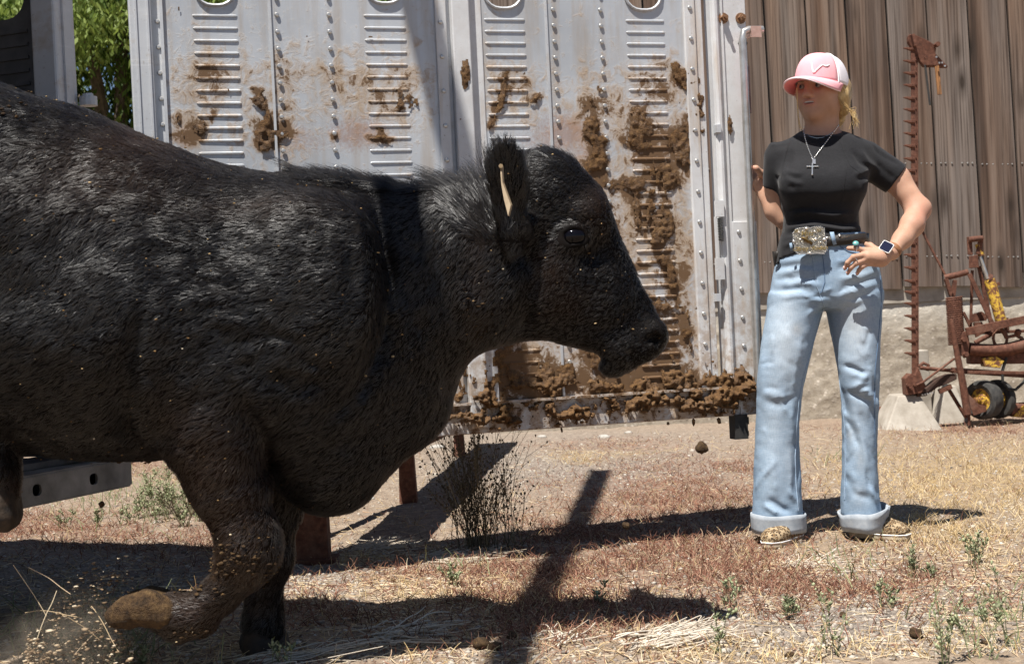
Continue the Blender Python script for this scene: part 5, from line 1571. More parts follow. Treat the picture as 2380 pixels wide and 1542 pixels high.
def cap_pt(th, s, lift=0.0):
    """th: angle from the front (radians), s: 0 at the rim .. 1 at the top"""
    ca, sa = math.cos(th), math.sin(th)
    a = s * math.pi / 2
    base = .012 + .012 * ca - .018 * (1 - ca) / 2
    rr = max(math.cos(a), 0) ** .62
    hgt = math.sin(a) ** 1.05
    front = 1 + .05 * max(ca, 0) * (1 - s)
    k = 1 + lift
    return hp(-.010 + (.108 * ca * front) * rr * k, .090 * sa * rr * k, base + (.114 - base + .004 * ca) * hgt * k + (.008 * max(ca, 0)) * math.sin(2 * a))
def cap_panel(name, t0, t1, mat, nth=16, ns=14):
    v, f = [], []
    for i in range(nth + 1):
        for j in range(ns + 1):
            v.append(cap_pt(t0 + (t1 - t0) * i / nth, j / ns * .985))
    for i in range(nth):
        for j in range(ns):
            a = i * (ns + 1) + j; f.append((a, a + ns + 1, a + ns + 2, a + 1))
    o = mesh_obj(name, v, f, mat, woman, True)
    sm = o.modifiers.new('thick', 'SOLIDIFY'); sm.thickness = .0025
    return o
tb = R(68)
cap = cap_panel('cap', -tb, tb, MPINK)
mesh_panel = cap_panel('mesh_panel', tb, 2 * math.pi - tb, MMESH, 26)
def under_cap(o): o.parent = cap; o.matrix_parent_inverse = world_of(cap).inverted(); return o
under_cap(mesh_panel)
for th in (tb, -tb):
    m = MB(); m.tube([cap_pt(th, k / 12 * .98, .008) for k in range(13)], .0026, 6); under_cap(m.build('piping', MWHT, woman, True))
m = MB(); m.dome(cap_pt(0, 1, .0) - hu * .001, tuple(hu), .008, .005, 12, 3); under_cap(m.build('button', MPINK, woman, True))
v, f = [], []; nb, nr = 28, 8
for i in range(nb + 1):
    th = R(-84 + 168 * i / nb)
    for j in range(nr + 1):
        k = j / nr
        p_in = np.array((-.010 + .106 * math.cos(th) * 1.05, .087 * math.sin(th)))
        ex = .088 * max(math.cos(th * 1.02), 0) ** .45
        p_o = p_in + np.array((ex, .010 * math.sin(th) * math.cos(th)))
        q = p_in * (1 - k) + p_o * k
        z0 = .012 + .012 * math.cos(th) - .018 * (1 - math.cos(th)) / 2 + .004
        v.append(hp(q[0], q[1], z0 - .016 * k * k - 3.0 * q[1] ** 2 * (.25 + .75 * k) + .010 * k))
for i in range(nb):
    for j in range(nr):
        a = i * (nr + 1) + j; f.append((a, a + nr + 1, a + nr + 2, a + 1))
brim = under_cap(mesh_obj('brim', v, f, MPINK, woman, True))
sm = brim.modifiers.new('thick', 'SOLIDIFY'); sm.thickness = .003
m = MB(); m.tube([Vector(v[i * (nr + 1) + nr]) for i in range(nb + 1)], .0026, 6); under_cap(m.build('brim_edge', simple('pale_pink', (.80, .62, .64), (.84, .68, .70), 40, .8), woman, True))
capv = [cap_pt(-tb + 2 * tb * i / 40, j / 30 * .98, .004) for i in range(41) for j in range(31)]
capf = [(i * 31 + j, (i + 1) * 31 + j, (i + 1) * 31 + j + 1, i * 31 + j + 1) for i in range(40) for j in range(30)]
cap_bvh = bvh_of(capv, capf)
X1 = lambda rx, ry: (1772 + rx * .196, 104.6 + ry * .196)
m = MB()
m.tube([on(cap_bvh, *X1(*p), .001) for p in ((583, 205), (588, 250), (596, 300), (606, 325))], [.0018, .0022, .0026, .0024], 6)
m.tube([on(cap_bvh, *X1(*p), .001) for p in ((602, 325), (620, 320), (650, 290), (680, 262), (700, 246), (716, 238), (728, 243), (745, 250), (765, 250), (782, 243), (795, 232))], [.0020, .0024, .0024, .0023, .0022, .0020, .0020, .0022, .0022, .002, .0018], 6)
under_cap(m.build('emblem', MWHT, woman, True))

# ---- t-shirt
F = Field((.76, WD - .26, .90), (1.50, WD + .26, 1.50), .0045)
rows = [(294, 1868, 1950, .058, .025), (304, 1857, 1962, .066, .025), (316, 1840, 1984, .076, .022), (332, 1814, 2012, .086, .018), (352, 1799, 2026, .096, .012), (385, 1797, 2028, .108, .002), (425, 1808, 2012, .122, -.005), (450, 1812, 2008, .122, -.004),
        (478, 1817, 2000, .110, 0), (505, 1822, 1992, .103, 0), (530, 1820, 1994, .103, 0), (552, 1813, 2004, .110, 0), (575, 1807, 2012, .116, 0), (610, 1800, 2016, .119, 0)]
def zloft(Fd, rows, k=.02, n=2.3, o=None):
    st = []
    for y, xl, xr, hd, dc in rows:
        a, b = W(xl, y), W(xr, y)
        st.append((-(a[2] + b[2]) / 2, (a[0] + b[0]) / 2, WD + dc, (b[0] - a[0]) / 2, hd))
    Fd.loft((0, 0, 0), (0, 0, -1), (1, 0, 0), (0, 1, 0), st, k, n)
zloft(F, rows, .02, 2.35)
F.ell(W(1860, 428, -.085), (.068, .052, .066), .05); F.ell(W(1960, 430, -.080), (.068, .052, .066), .05)
F.ell(W(1910, 440, -.085), (.06, .040, .05), .05)
def sleeve(a, b, r0, r1, sq=1.0):
    a, b = np.array(a), np.array(b); t_ = (b - a) / np.linalg.norm(b - a); L = np.linalg.norm(b - a)
    u = np.cross(t_, (0, 1, 0)); u /= np.linalg.norm(u); v = np.cross(t_, u)
    F.loft(a, t_, u, v, [(-.05, 0, 0, r0 * .7, r0 * .7), (0, 0, 0, r0, r0 * .95), (L * .6, 0, 0, (r0 + r1) / 2, (r0 + r1) / 2), (L, 0, 0, r1, r1 * .95)], .035, 2.1)
sleeve(W(1810, 366, .025), W(1802, 437, .05), .052, .043)
sleeve(W(2012, 368, .025), W(2082, 416, .015), .061, .057)
FR = WD - .02
fo = lambda pts, w, a: F.fold([W(x, y) for x, y in pts], w, a, FR)
for i, (pts, w, a) in enumerate([([(1815, 505), (1860, 498), (1920, 506), (1990, 498)], .010, .010), ([(1818, 522), (1880, 516), (1950, 526), (1998, 514)], .009, -.010), ([(1818, 534), (1870, 528), (1940, 538), (2003, 530)], .009, .012),
      ([(1815, 548), (1900, 540), (1960, 548), (2008, 540)], .008, -.009), ([(1812, 556), (1860, 552), (1925, 552)], .008, .006), ([(1930, 560), (1975, 552), (2012, 556)], .009, .006), ([(1808, 575), (1840, 562), (1880, 560)], .009, .007),
      ([(1818, 492), (1850, 488), (1900, 492)], .008, -.005), ([(1812, 400), (1830, 410), (1850, 412)], .007, .004), ([(1812, 412), (1830, 422), (1846, 424)], .006, -.004), ([(1812, 425), (1832, 434), (1850, 436)], .006, .004), ([(1815, 440), (1832, 446)], .006, -.004),
      ([(2008, 395), (1985, 408), (1965, 414)], .007, .005), ([(2010, 410), (1985, 422), (1968, 428)], .007, -.004), ([(2006, 425), (1985, 436)], .006, .004), ([(1965, 352), (1985, 385), (2012, 398)], .010, -.008), ([(1985, 350), (2005, 380), (2040, 400)], .010, .006),
      ([(1830, 345), (1825, 380), (1818, 410)], .010, -.008), ([(1780, 400), (1800, 415), (1812, 418)], .006, -.004), ([(2030, 380), (2050, 400), (2075, 420)], .009, -.005), ([(2020, 340), (2050, 365), (2085, 385)], .012, -.005),
      ([(1830, 470), (1900, 478), (1985, 470)], .02, -.008)]): fo(pts, w, a)
F.noise(16, .0035, 3, band=.03)
hemL, hemR = W(1803, 602), W(2018, 552)
dv = hemR - hemL; nh = np.array((dv[2], 0, -dv[0])); nh /= np.linalg.norm(nh)
X, Y, Z = F.xyz((slice(None),) * 3)
arm_ok = (X > W(2030, 400)[0]) | (X < W(1800, 400)[0])
dcut = (X - hemL[0]) * nh[0] + (Z - hemL[2]) * nh[2]
bump_ = -.020 * np.exp(-(((X - W(1885, 560)[0]) / .055) ** 2))       # rucked up over the buckle
F.f = np.where(arm_ok, F.f, np.maximum(F.f, (dcut - bump_ * 1.0).astype(np.float32)))
cn = np.array((0, .36, 1.0)); cn /= np.linalg.norm(cn)
F.plane(W(1900, 319, -.068), -np.array((0, -.36, -1.0)) / np.linalg.norm((0, .36, 1.0)) * 1.0 if False else np.array((0, -.33, 1.0)) / np.linalg.norm((0, .33, 1.0)))
tv, tf = F.nets(2)
del F
t = NT('black_jersey')
n1 = t.noise(1, 4, .6, t.pos((120, 120, 420)))
t.bump(n1, .22, .0015)
MTEE = t.fin(t.ramp(n1, [(.3, (.009, .009, .0105)), (.7, (.017, .017, .0195))]), .82, 0, .2, Sheen_Weight=.08, Sheen_Roughness=.5)
tee = mesh_obj('t_shirt', tv, tf, MTEE, woman, True)
tee_bvh = bvh_of(tv, tf)
def seam_line(bvh, pts, r, mat, parent, name, lift=.001, sub=6):
    q = []
    for a, b in zip(pts[:-1], pts[1:]):
        for k in range(sub): q.append((a[0] + (b[0] - a[0]) * k / sub, a[1] + (b[1] - a[1]) * k / sub))
    q.append(pts[-1])
    m = MB(); m.tube([on(bvh, x, y, lift) for x, y in q], r, 5); return m.build(name, mat, parent, True)
MSEAM = simple('black_thread', (.008, .008, .009), (.014, .014, .015), 80, .9)
seam_line(tee_bvh, [(1838, 322), (1828, 352), (1820, 385), (1816, 415)], .0006, MSEAM, tee, 'seam'); seam_line(tee_bvh, [(1950, 322), (1965, 360), (1976, 385), (2000, 402)], .0006, MSEAM, tee, 'seam'); seam_line(tee_bvh, [(1970, 385), (1962, 430), (1954, 480)], .0006, MSEAM, tee, 'seam')
col_pts = [(1862, 291), (1868, 305), (1882, 317), (1898, 321), (1916, 319), (1935, 308), (1949, 291)]
seam_line(tee_bvh, [(x, y + 9) for x, y in col_pts], .0008, MSEAM, tee, 'collar_seam')
# ---- jeans
F = Field((.80, WD - .24, .02), (1.42, WD + .24, 1.06), .005)
zloft(F, [(545, 1820, 2010, .102, 0), (566, 1815, 2014, .106, 0), (590, 1807, 2026, .115, .004), (625, 1800, 2041, .126, .010), (660, 1795, 2050, .132, .014), (695, 1790, 2052, .126, .014), (718, 1800, 2042, .10, .012)], .02, 2.4)
zloft(F, [(680, 1790, 1918, .110, .008), (705, 1787, 1914, .110, .006), (740, 1780, 1904, .103, 0), (800, 1769, 1889, .092, -.008), (870, 1761, 1871, .080, -.012), (930, 1758, 1861, .074, -.010), (1000, 1756, 1856, .078, 0), (1080, 1754, 1859, .084, .004), (1150, 1751, 1863, .088, .004), (1200, 1750, 1867, .088, .002)], .018, 2.2)
zloft(F, [(680, 1921, 2053, .110, .012), (705, 1922, 2052, .110, .010), (740, 1926, 2048, .103, .004), (800, 1937, 2041, .092, -.010), (870, 1947, 2038, .080, -.022), (930, 1954, 2037, .074, -.016), (1000, 1959, 2037, .077, 0), (1080, 1960, 2039, .083, .006), (1150, 1957, 2042, .088, .006), (1195, 1957, 2048, .088, .004)], .018, 2.2)
for y, a, b, w, s in [(604, 1802, 1892, .008, 1), (618, 1800, 1885, .007, -1), (630, 1798, 1898, .008, 1), (645, 1797, 1890, .007, -1), (658, 1796, 1903, .009, 1), (672, 1796, 1895, .008, -1), (688, 1796, 1905, .008, 1)]:
    fo([(a, y + 6), ((a + b) / 2, y), (b, y - 4 + (y - 600) * .25)], w, .0042 * s)
for y, a, b, w, s in [(608, 1925, 1965, .008, 1), (622, 1928, 1960, .007, -1), (640, 1928, 2036, .009, 1), (655, 1930, 2030, .008, -1), (670, 1930, 2038, .009, 1), (690, 1932, 2020, .008, -1)]:
    fo([(a, y + (y - 600) * .3), ((a + b) / 2, y + 2), (b, y - 12)], w, .0042 * s)
for pts, w, a in [([(1950, 846), (1975, 856), (1998, 868)], .009, -.010), ([(2002, 862), (1985, 885), (1962, 905)], .012, .008), ([(1958, 905), (1985, 920), (2012, 932)], .009, -.008), ([(1975, 900), (2000, 905), (2020, 930), (2032, 955)], .012, .010),
                  ([(1950, 900), (1958, 935), (1968, 970)], .008, -.010), ([(1962, 965), (1975, 1000), (1985, 1040)], .008, -.009), ([(1972, 960), (1990, 1000), (2000, 1060), (2005, 1110)], .012, .007), ([(2012, 870), (2020, 900), (2030, 930)], .008, -.006),
                  ([(1962, 1100), (1980, 1140), (2010, 1155)], .012, -.008), ([(2000, 1120), (2020, 1145), (2032, 1165)], .010, .008), ([(1968, 1080), (1972, 1120), (1990, 1150)], .01, .006),
                  ([(1765, 905), (1790, 918), (1820, 912)], .016, .006), ([(1770, 930), (1800, 938), (1840, 925)], .014, -.005), ([(1775, 1150), (1800, 1170), (1830, 1185)], .012, -.010), ([(1765, 1165), (1785, 1178), (1800, 1186)], .010, .008), ([(1820, 1130), (1845, 1160), (1850, 1190)], .010, .008), ([(1840, 1000), (1848, 1060), (1846, 1120)], .010, -.006), ([(1820, 1040), (1828, 1090), (1826, 1140)], .012, .005),
                  ([(1800, 760), (1830, 800), (1850, 850)], .03, .005), ([(1990, 740), (1995, 790), (1990, 840)], .03, .006), ([(1880, 740), (1905, 715), (1918, 705)], .007, -.008), ([(1930, 720), (1950, 705), (1990, 700)], .009, .005), ([(1900, 690), (1885, 715), (1860, 735)], .009, .005)]: fo(pts, w, a)
F.noise(12, .0035, 3, band=.03, sc=(1, 1, .6)); F.noise(30, .0022, 3, band=.02, sc=(.7, 1, 1.3))
rfo = np.random.default_rng(14)
for k in range(34):                          # fine drape of the flared legs
    lg = k % 2; y0 = 760 + 360 * rfo.random(); xl, xr = ((1765, 1858), (1958, 2036))[lg]
    x0 = xl + (xr - xl) * rfo.random(); ln = 40 + 70 * rfo.random(); sl_ = rfo.normal() * .22
    fo([(x0, y0), (x0 + ln * sl_ * .6 + rfo.normal() * 3, y0 + ln * .5), (x0 + ln * sl_, y0 + ln)], .0055 + .005 * rfo.random(), (-1) ** k * (.002 + .0028 * rfo.random()))
for k in range(26):                          # short pulls across hips and behind the knees
    y0, xc = (600 + 100 * rfo.random(), 1800 + 240 * rfo.random()) if k < 16 else (840 + 90 * rfo.random(), (1762 if k % 2 else 1952) + 70 * rfo.random())
    ln = 18 + 34 * rfo.random(); fo([(xc - ln / 2, y0 + 3 + rfo.normal() * 4), (xc, y0), (xc + ln / 2, y0 + rfo.normal() * 6)], .004 + .003 * rfo.random(), (-1) ** k * (.0018 + .002 * rfo.random()))
jv, jf = F.nets(1)
del F
jx, jy = seen_px(jv)
fade = np.clip(blob(jx, jy, [(1825, 790, 42, 110, 1), (1990, 770, 40, 100, 1), (1800, 1000, 28, 160, .55), (1995, 960, 30, 130, .5), (1850, 640, 40, 40, .4), (1985, 650, 40, 30, .4), (1800, 900, 30, 120, .5)]) * (jv[:, 1] < WD), 0, 1)
soil = np.clip(blob(jx, jy, [(1988, 745, 34, 40, .7), (1852, 765, 14, 14, .9), (1975, 1010, 10, 14, .6), (2000, 1070, 10, 30, .5), (1835, 1070, 14, 60, .5), (1830, 720, 26, 20, .3), (2000, 1150, 20, 30, .5)]), 0, 1)
t = NT('denim')
u = t.pos((700, 700, 700))
wv = t.noise(1, 3, .6, t.pos((420, 420, 60))); w2 = t.noise(1, 3, .6, t.pos((60, 60, 480)))
cl = t.noise(9, 6, .6)
c = t.ramp(cl, [(.25, (.165, .245, .345)), (.75, (.27, .365, .465))])
c = t.mix(t.math('MULTIPLY', t.attr('fade'), .68), c, (.55, .61, .655))
c = t.mix(t.math('MULTIPLY', t.attr('soil'), .45), c, (.34, .29, .22))
c = t.mix(t.math('MULTIPLY', t.ramp(wv, [(.35, 1.0), (.65, 0.0)]), .30), c, (.115, .18, .275))
c = t.mix(t.math('MULTIPLY', t.ramp(w2, [(.4, 0.0), (.7, 1.0)]), .16), c, (.60, .68, .76))
t.bump(t.math('ADD', wv, w2), .25, .0012)
MDEN = t.fin(c, .85, 0, .2)
t = NT('denim_inside')
t.bump(t.noise(1, 3, .6, t.pos((300, 300, 300))), .25, .0012)
MCUFF = t.fin(t.ramp(t.noise(40, 4, .6), [(.3, (.27, .305, .345)), (.7, (.385, .415, .445))]), .88, 0, .2)
jeans = mesh_obj('jeans', jv, jf, MDEN, woman, True, {'fade': fade, 'soil': soil})
jean_bvh = bvh_of(jv, jf)
MDS = simple('denim_seam', (.20, .29, .40), (.34, .43, .53), 120, .85, 0, .3)
MDK = simple('denim_dark', (.075, .13, .22), (.12, .19, .30), 120, .85)
seam_line(jean_bvh, [(1888, 590), (1893, 630), (1898, 665), (1908, 690), (1916, 712)], .0020, MDS, jeans, 'fly_seam')
seam_line(jean_bvh, [(1912, 592), (1916, 630), (1917, 655), (1910, 678), (1903, 684)], .0013, MDK, jeans, 'fly_stitch')
seam_line(jean_bvh, [(1912, 722), (1898, 770), (1880, 830), (1866, 880), (1857, 930), (1851, 1000), (1848, 1060), (1850, 1120), (1856, 1186)], .0022, MDS, jeans, 'inseam')
seam_line(jean_bvh, [(1924, 730), (1937, 790), (1948, 860), (1957, 930), (1964, 1000), (1965, 1080), (1963, 1160)], .0022, MDS, jeans, 'inseam')
seam_line(jean_bvh, [(2046, 640), (2049, 700), (2042, 780), (2034, 860), (2033, 940), (2034, 1040)], .0016, MDK, jeans, 'side_seam')
seam_line(jean_bvh, [(1948, 562), (1955, 574), (1972, 584), (1990, 588)], .0016, MDK, jeans, 'pocket_edge')
seam_line(jean_bvh, [(1832, 588), (1822, 594), (1812, 598), (1803, 602)], .0016, MDK, jeans, 'pocket_edge')
seam_line(jean_bvh, [(1806, 601), (1840, 586), (1848, 580)], .0016, MDS, jeans, 'waist_seam')
# turned up cuffs
def cuff(levels, seed):
    """a turned up hem: an open band; levels: y, x left, x right, half depth, slope of the level, wobble"""
    rr = np.random.default_rng(seed); N = 72; ph = rr.random(5) * 6.28; v = []
    for li, (y, xl, xr, hd, sl, wb) in enumerate(levels):
        a, b = W(xl, y), W(xr, y); cx_, hx = (a[0] + b[0]) / 2, (b[0] - a[0]) / 2
        for i in range(N):
            q = 2 * math.pi * i / N
            g = (abs(math.cos(q)) ** 2.3 + abs(math.sin(q)) ** 2.3) ** (-1 / 2.3)
            wob = wb * (math.sin(3 * q + ph[0]) + .6 * math.sin(5 * q + ph[1] + li * .4) + .35 * math.sin(9 * q + ph[2]))
            x = cx_ + (hx + wob) * math.cos(q) * g
            v.append((x, WD + (hd + wob) * math.sin(q) * g, (a[2] + b[2]) / 2 + sl * (x - cx_) + wb * .6 * math.sin(4 * q + ph[3])))
    n = len(levels)
    f = [(l * N + i, l * N + (i + 1) % N, (l + 1) * N + (i + 1) % N, (l + 1) * N + i) for l in range(n - 1) for i in range(N)]
    o = mesh_obj('cuff', v, f, MCUFF, jeans, True)
    m_ = o.modifiers.new('thick', 'SOLIDIFY'); m_.thickness = .006; m_.offset = 0
    return o
cuff([(1190, 1748, 1869, .102, -.02, .003), (1200, 1748, 1870, .099, -.01, .002), (1222, 1749, 1871, .098, .0, .002), (1233, 1751, 1870, .098, .0, .002)], 1)
cuff([(1182, 1955, 2066, .106, .16, .006), (1196, 1957, 2062, .101, .10, .004), (1214, 1958, 2056, .099, .04, .003), (1229, 1962, 2052, .098, .0, .003)], 9)
# shoes
t = NT('leopard_canvas')
vv = t.n('ShaderNodeTexVoronoi'); vv.inputs['Scale'].default_value = 105; t.t.links.new(t.co.outputs['Object'], vv.inputs['Vector'])
c = t.ramp(vv.outputs['Distance'], [(.0, (.27, .17, .085)), (.28, (.25, .155, .075)), (.36, (.05, .033, .02)), (.50, (.05, .033, .02)), (.58, (.36, .27, .165))])
MLEO = t.fin(c, .85, 0, .2)
MSOLE = simple('dusty_sole', (.36, .29, .20), (.52, .44, .33), 40, .8, 0, .2)
def shoe(heel, toe, label=None):
    heel, toe = Vector(heel), Vector(toe); t_ = (toe - heel); L = t_.length; t_.normalize(); s_ = Vector((-t_.y, t_.x, 0))
    Fs = Field(np.minimum(heel, toe) - np.array((.09, .09, .02)), np.maximum(heel, toe) + np.array((.09, .09, .16)), .004)
    Fs.loft(heel, t_, s_, (0, 0, 1), [(-.01, 0, .05, .026, .042), (.03, 0, .055, .034, .052), (L * .4, 0, .052, .036, .050), (L * .65, 0, .040, .044, .036), (L * .88, 0, .036, .040, .026), (L + .005, 0, .030, .022, .014)], .01, 2.3)
    v, f = Fs.nets(2); up = mesh_obj('shoe', v, f, MLEO, woman, True)
    outl = [(-.010, .018), (.02, .032), (L * .4, .033), (L * .65, .043), (L * .88, .040), (L + .008, .018)]
    pts = [heel + t_ * a + s_ * b for a, b in outl] + [heel + t_ * a - s_ * b for a, b in reversed(outl)]
    m = MB(); m.prism([p + Vector((0, 0, .002)) for p in pts], (0, 0, .026)); m.build('sole', MSOLE, up, bevel=.006)
    m = MB(); m.tube([p + Vector((0, 0, .022)) + (p - (heel + t_ * L / 2)).normalized() * .001 for p in pts + pts[:1]], .0018, 5, False); m.build('welt_stripe', MWHT, up, True)
    return up
g1_, g2_ = G(1822, 1222), G(1790, 1256)
shoe((P(1856, 1240, WD).x, WD + .02, -.008), (P(1768, 1250, WD).x, WD - .135, -.008)); shoe((P(1990, 1235, WD).x, WD + .03, -.008), (P(2090, 1243, WD).x, WD - .10, -.008))
# ---- belt and buckle
MLEA = simple('black_leather', (.012, .010, .009), (.03, .025, .02), 60, .45, 0, .3)
bl = []
for i in range(60):
    a = 2 * math.pi * i / 60
    cx_, rx_ = (W(1818, 562)[0] + W(2012, 562)[0]) / 2, (W(2012, 562)[0] - W(1818, 562)[0]) / 2 + .003
    g = (abs(math.cos(a)) ** 2.4 + abs(math.sin(a)) ** 2.4) ** (-1 / 2.4)
    bl.append((cx_ + rx_ * math.cos(a) * g, WD + .110 * math.sin(a) * g))
zt_l, zt_r = W(1818, 574)[2], W(2012, 554)[2]
v, f = [], []
for i, (x, y) in enumerate(bl):
    k = (x - bl[30][0]) / (bl[0][0] - bl[30][0]); zc = zt_l + (zt_r - zt_l) * k
    v += [(x, y, zc - .017), (x, y, zc + .017)]
f = [(2 * i, 2 * ((i + 1) % 60), 2 * ((i + 1) % 60) + 1, 2 * i + 1) for i in range(60)]
belt = mesh_obj('belt', v, f, MLEA, woman, True)
sm = belt.modifiers.new('thick', 'SOLIDIFY'); sm.thickness = .005; sm.offset = 1
MSIL = NT('engraved_silver'); e_ = MSIL.noise(110, 6, .75, dist=2.0)
MSIL.bump(e_, .8, .003)
MSILV = MSIL.fin(MSIL.ramp(e_, [(.35, (.16, .135, .095)), (.55, (.50, .46, .38)), (.7, (.72, .69, .61))]), .28, .9)
MGLD = simple('gold_letter', (.50, .33, .12), (.66, .47, .20), 80, .3, .9, .2)
MSTN = simple('bright_stud', (.72, .70, .66), (.84, .83, .80), 80, .18, .8, .1)
BX = lambda rx, ry: (1714 + rx * .2261, 319.6 + ry * .2261)
bn = Vector((0.03, -1, .05)).normalized(); bo = Vector(P(*BX(740, 1060), WD - .135)); bu_ = Vector((1, .03, -.025)).normalized(); bv_ = bu_.cross(bn) * -1
if bv_.z < 0: bv_ = -bv_
def bpt(rx, ry, n=0.0):
    r = ray(*BX(rx, ry)); k = (bo - Vector((0, 0, CAM_H))).dot(bn) / r.dot(bn)
    return Vector((0, 0, CAM_H)) + r * k + bn * n
outl = [(566, 985), (600, 940), (650, 930), (690, 925), (705, 920), (740, 930), (790, 918), (850, 915), (888, 935), (890, 985), (896, 1030), (908, 1060), (905, 1110), (915, 1160), (885, 1195), (820, 1190), (740, 1195), (680, 1195), (625, 1200), (590, 1165), (585, 1110), (565, 1070), (572, 1030)]
m = MB(); m.prism([bpt(x, y) for x, y in outl], bn * .006)
buckle = m.build('buckle', MSILV, woman, bevel=.001)
m = MB()
for (x0, y0), (x1, y1) in zip(outl, outl[1:] + outl[:1]):
    nn_ = max(2, int(math.hypot(x1 - x0, y1 - y0) / 16))
    for k in range(nn_): m.dome(bpt(x0 + (x1 - x0) * k / nn_, y0 + (y1 - y0) * k / nn_, .005), bn, .0026, .003, 6, 2)
tag(m.build('rope_edge', MSTN, buckle, True), kind='stuff')
for x, y, r in ((705, 938, 17), (890, 1050, 18), (575, 1070, 15), (740, 1190, 15), (800, 1045, 16), (640, 1050, 13), (622, 975, 11), (788, 968, 11), (850, 1080, 10), (606, 1095, 10)):
    m = MB(); m.dome(bpt(x, y, .006), bn, r * .2261 * SW, .006, 10, 3); m.build('stone', MSTN, buckle, True)
m = MB(); m.tube([bpt(655, 1030, .008), bpt(690, 1045, .009), bpt(720, 1065, .009), bpt(745, 1075, .009), bpt(765, 1090, .008)], [.003, .006, .007, .005, .003], 6)
m.tube([bpt(690, 1050, .008), bpt(678, 1075, .008)], .002, 5); m.tube([bpt(735, 1080, .008), bpt(760, 1105, .008)], .002, 5); m.tube([bpt(700, 1040, .008), bpt(715, 1018, .009)], .003, 5)
m.build('horse_figure', simple('dark_gold', (.13, .085, .03), (.28, .19, .08), 80, .35, .9), buckle, True)
def text(s, rx, ry, size, mat, parent, tilt=0.0, name='lettering', shear=.25):
    cu = bpy.data.curves.new(name, 'FONT'); cu.body = s; cu.size = size; cu.extrude = .0006; cu.shear = shear; cu.align_x = 'CENTER'; cu.offset = .0002; cu.resolution_u = 3
    tmp = bpy.data.objects.new(name, cu); col.objects.link(tmp)
    me = bpy.data.meshes.new_from_object(tmp.evaluated_get(bpy.context.evaluated_depsgraph_get()))
    bpy.data.objects.remove(tmp); bpy.data.curves.remove(cu)
    p = bpt(rx, ry, .0072)
    x = (bu_ * math.cos(tilt) + bv_ * math.sin(tilt)).normalized(); y = bn.cross(x)
    M = Matrix((x, y, bn)).transposed().to_4x4(); M.translation = p
    me.transform(M); me.materials.clear(); me.materials.append(mat); me.name = name
    o = bpy.data.objects.new(name, me); o.parent = parent; o.matrix_parent_inverse = world_of(parent).inverted(); col.objects.link(o)
    return o
text('Miss', 710, 1010, .024, MGLD, buckle, .02); text('Gilroy  Rodeo', 745, 1160, .0205, MGLD, buckle, .04)
text('20', 597, 975, .013, MGLD, buckle, 0, shear=0); text('23', 834, 968, .013, MGLD, buckle, 0, shear=0)
for x, y in ((920, 1030), (1048, 1005)):
    m = MB(); m.dome(on(bvh_of([tuple(q) for q in v], f), *BX(x, y), .005), (0, -1, 0), .0055, .004, 10, 3); m.build('belt_stud', MSTN, belt, True)
belt_bvh = bvh_of([tuple(q) for q in v], f)
for k in range(7):
    m = MB(); m.dome(on(belt_bvh, *BX(1062 + 14 * k, 1032 - 3 * k), .005), (0, -1, 0), .0014, .0014, 6, 2); m.build('belt_stud', simple('copper_stud', (.5, .3, .16), (.6, .38, .22), 50, .35, .8), belt, True)
def strip(pts_l, pts_r, name, mat, parent, th=.003):
    v = []; n = len(pts_l)
    for a, b in zip(pts_l, pts_r): v += [a, b]
    f = [(2 * i, 2 * i + 2, 2 * i + 3, 2 * i + 1) for i in range(n - 1)]
    o = mesh_obj(name, v, f, mat, parent, True); s = o.modifiers.new('thick', 'SOLIDIFY'); s.thickness = th; return o
strip([P(*BX(950, 970), WD - .118), P(*BX(966, 1040), WD - .124), P(*BX(984, 1106), WD - .119)], [P(*BX(992, 968), WD - .117), P(*BX(1006, 1036), WD - .123), P(*BX(1022, 1098), WD - .118)], 'belt_loop', MDEN, jeans)
strip([P(*BX(534, 1085), WD - .118), P(*BX(545, 1165), WD - .116)], [P(*BX(560, 1080), WD - .119), P(*BX(575, 1165), WD - .117)], 'belt_loop', MDEN, jeans)
strip([P(*BX(355, 1170), WD - .03), P(*BX(368, 1260), WD - .02), P(*BX(378, 1320), WD - .02)], [P(*BX(415, 1170), WD - .06), P(*BX(400, 1240), WD - .05), P(*BX(385, 1320), WD - .03)], 'pocket_fringe', MLEA, jeans)
# ---- necklaces
MCH = simple('silver_chain', (.66, .66, .64), (.82, .82, .80), 90, .22, .85, .1)
def bvh2(px, py, lift):
    a = on(tee_bvh, px, py, lift, 9); b = on(skin_bvh, px, py, lift, 9)
    return a if a.y < b.y else b
ch = [(X1(492, 965)), X1(492, 1030), X1(502, 1090), X1(522, 1160), X1(545, 1230), X1(570, 1290), X1(595, 1340)]
ch2 = [X1(905, 945), X1(870, 1000), X1(812, 1075), X1(760, 1145), X1(710, 1210), X1(660, 1275), X1(615, 1335)]
def dens_(pts, sub=5):
    q = []
    for a, b in zip(pts[:-1], pts[1:]):
        q += [(a[0] + (b[0] - a[0]) * k / sub, a[1] + (b[1] - a[1]) * k / sub) for k in range(sub)]
    return q + [pts[-1]]
neck = None
m = MB()
for c_ in (ch, ch2): m.tube([bvh2(x, y, .003) for x, y in dens_(c_)], .0011, 5)
neck = m.build('necklace', MCH, woman, True)
m = MB()
for c_ in (ch, ch2):
    for x, y in dens_(c_, 3)[4:]: m.dome(bvh2(x, y, .0035), (0, -1, 0), .0024, .002, 6, 2)
tag(m.build('chain_beads', MCH, neck, True), kind='stuff')
m = MB(); m.tube([bvh2(*X1(x, y), .002) for x, y in ((492, 985), (520, 1045), (565, 1085), (645, 1104), (720, 1095), (790, 1060), (850, 1020), (900, 960))], .0006, 5); m.build('choker', MCH, woman, True)
cz = lambda x, y, n=.005: bvh2(*X1(x, y), n)
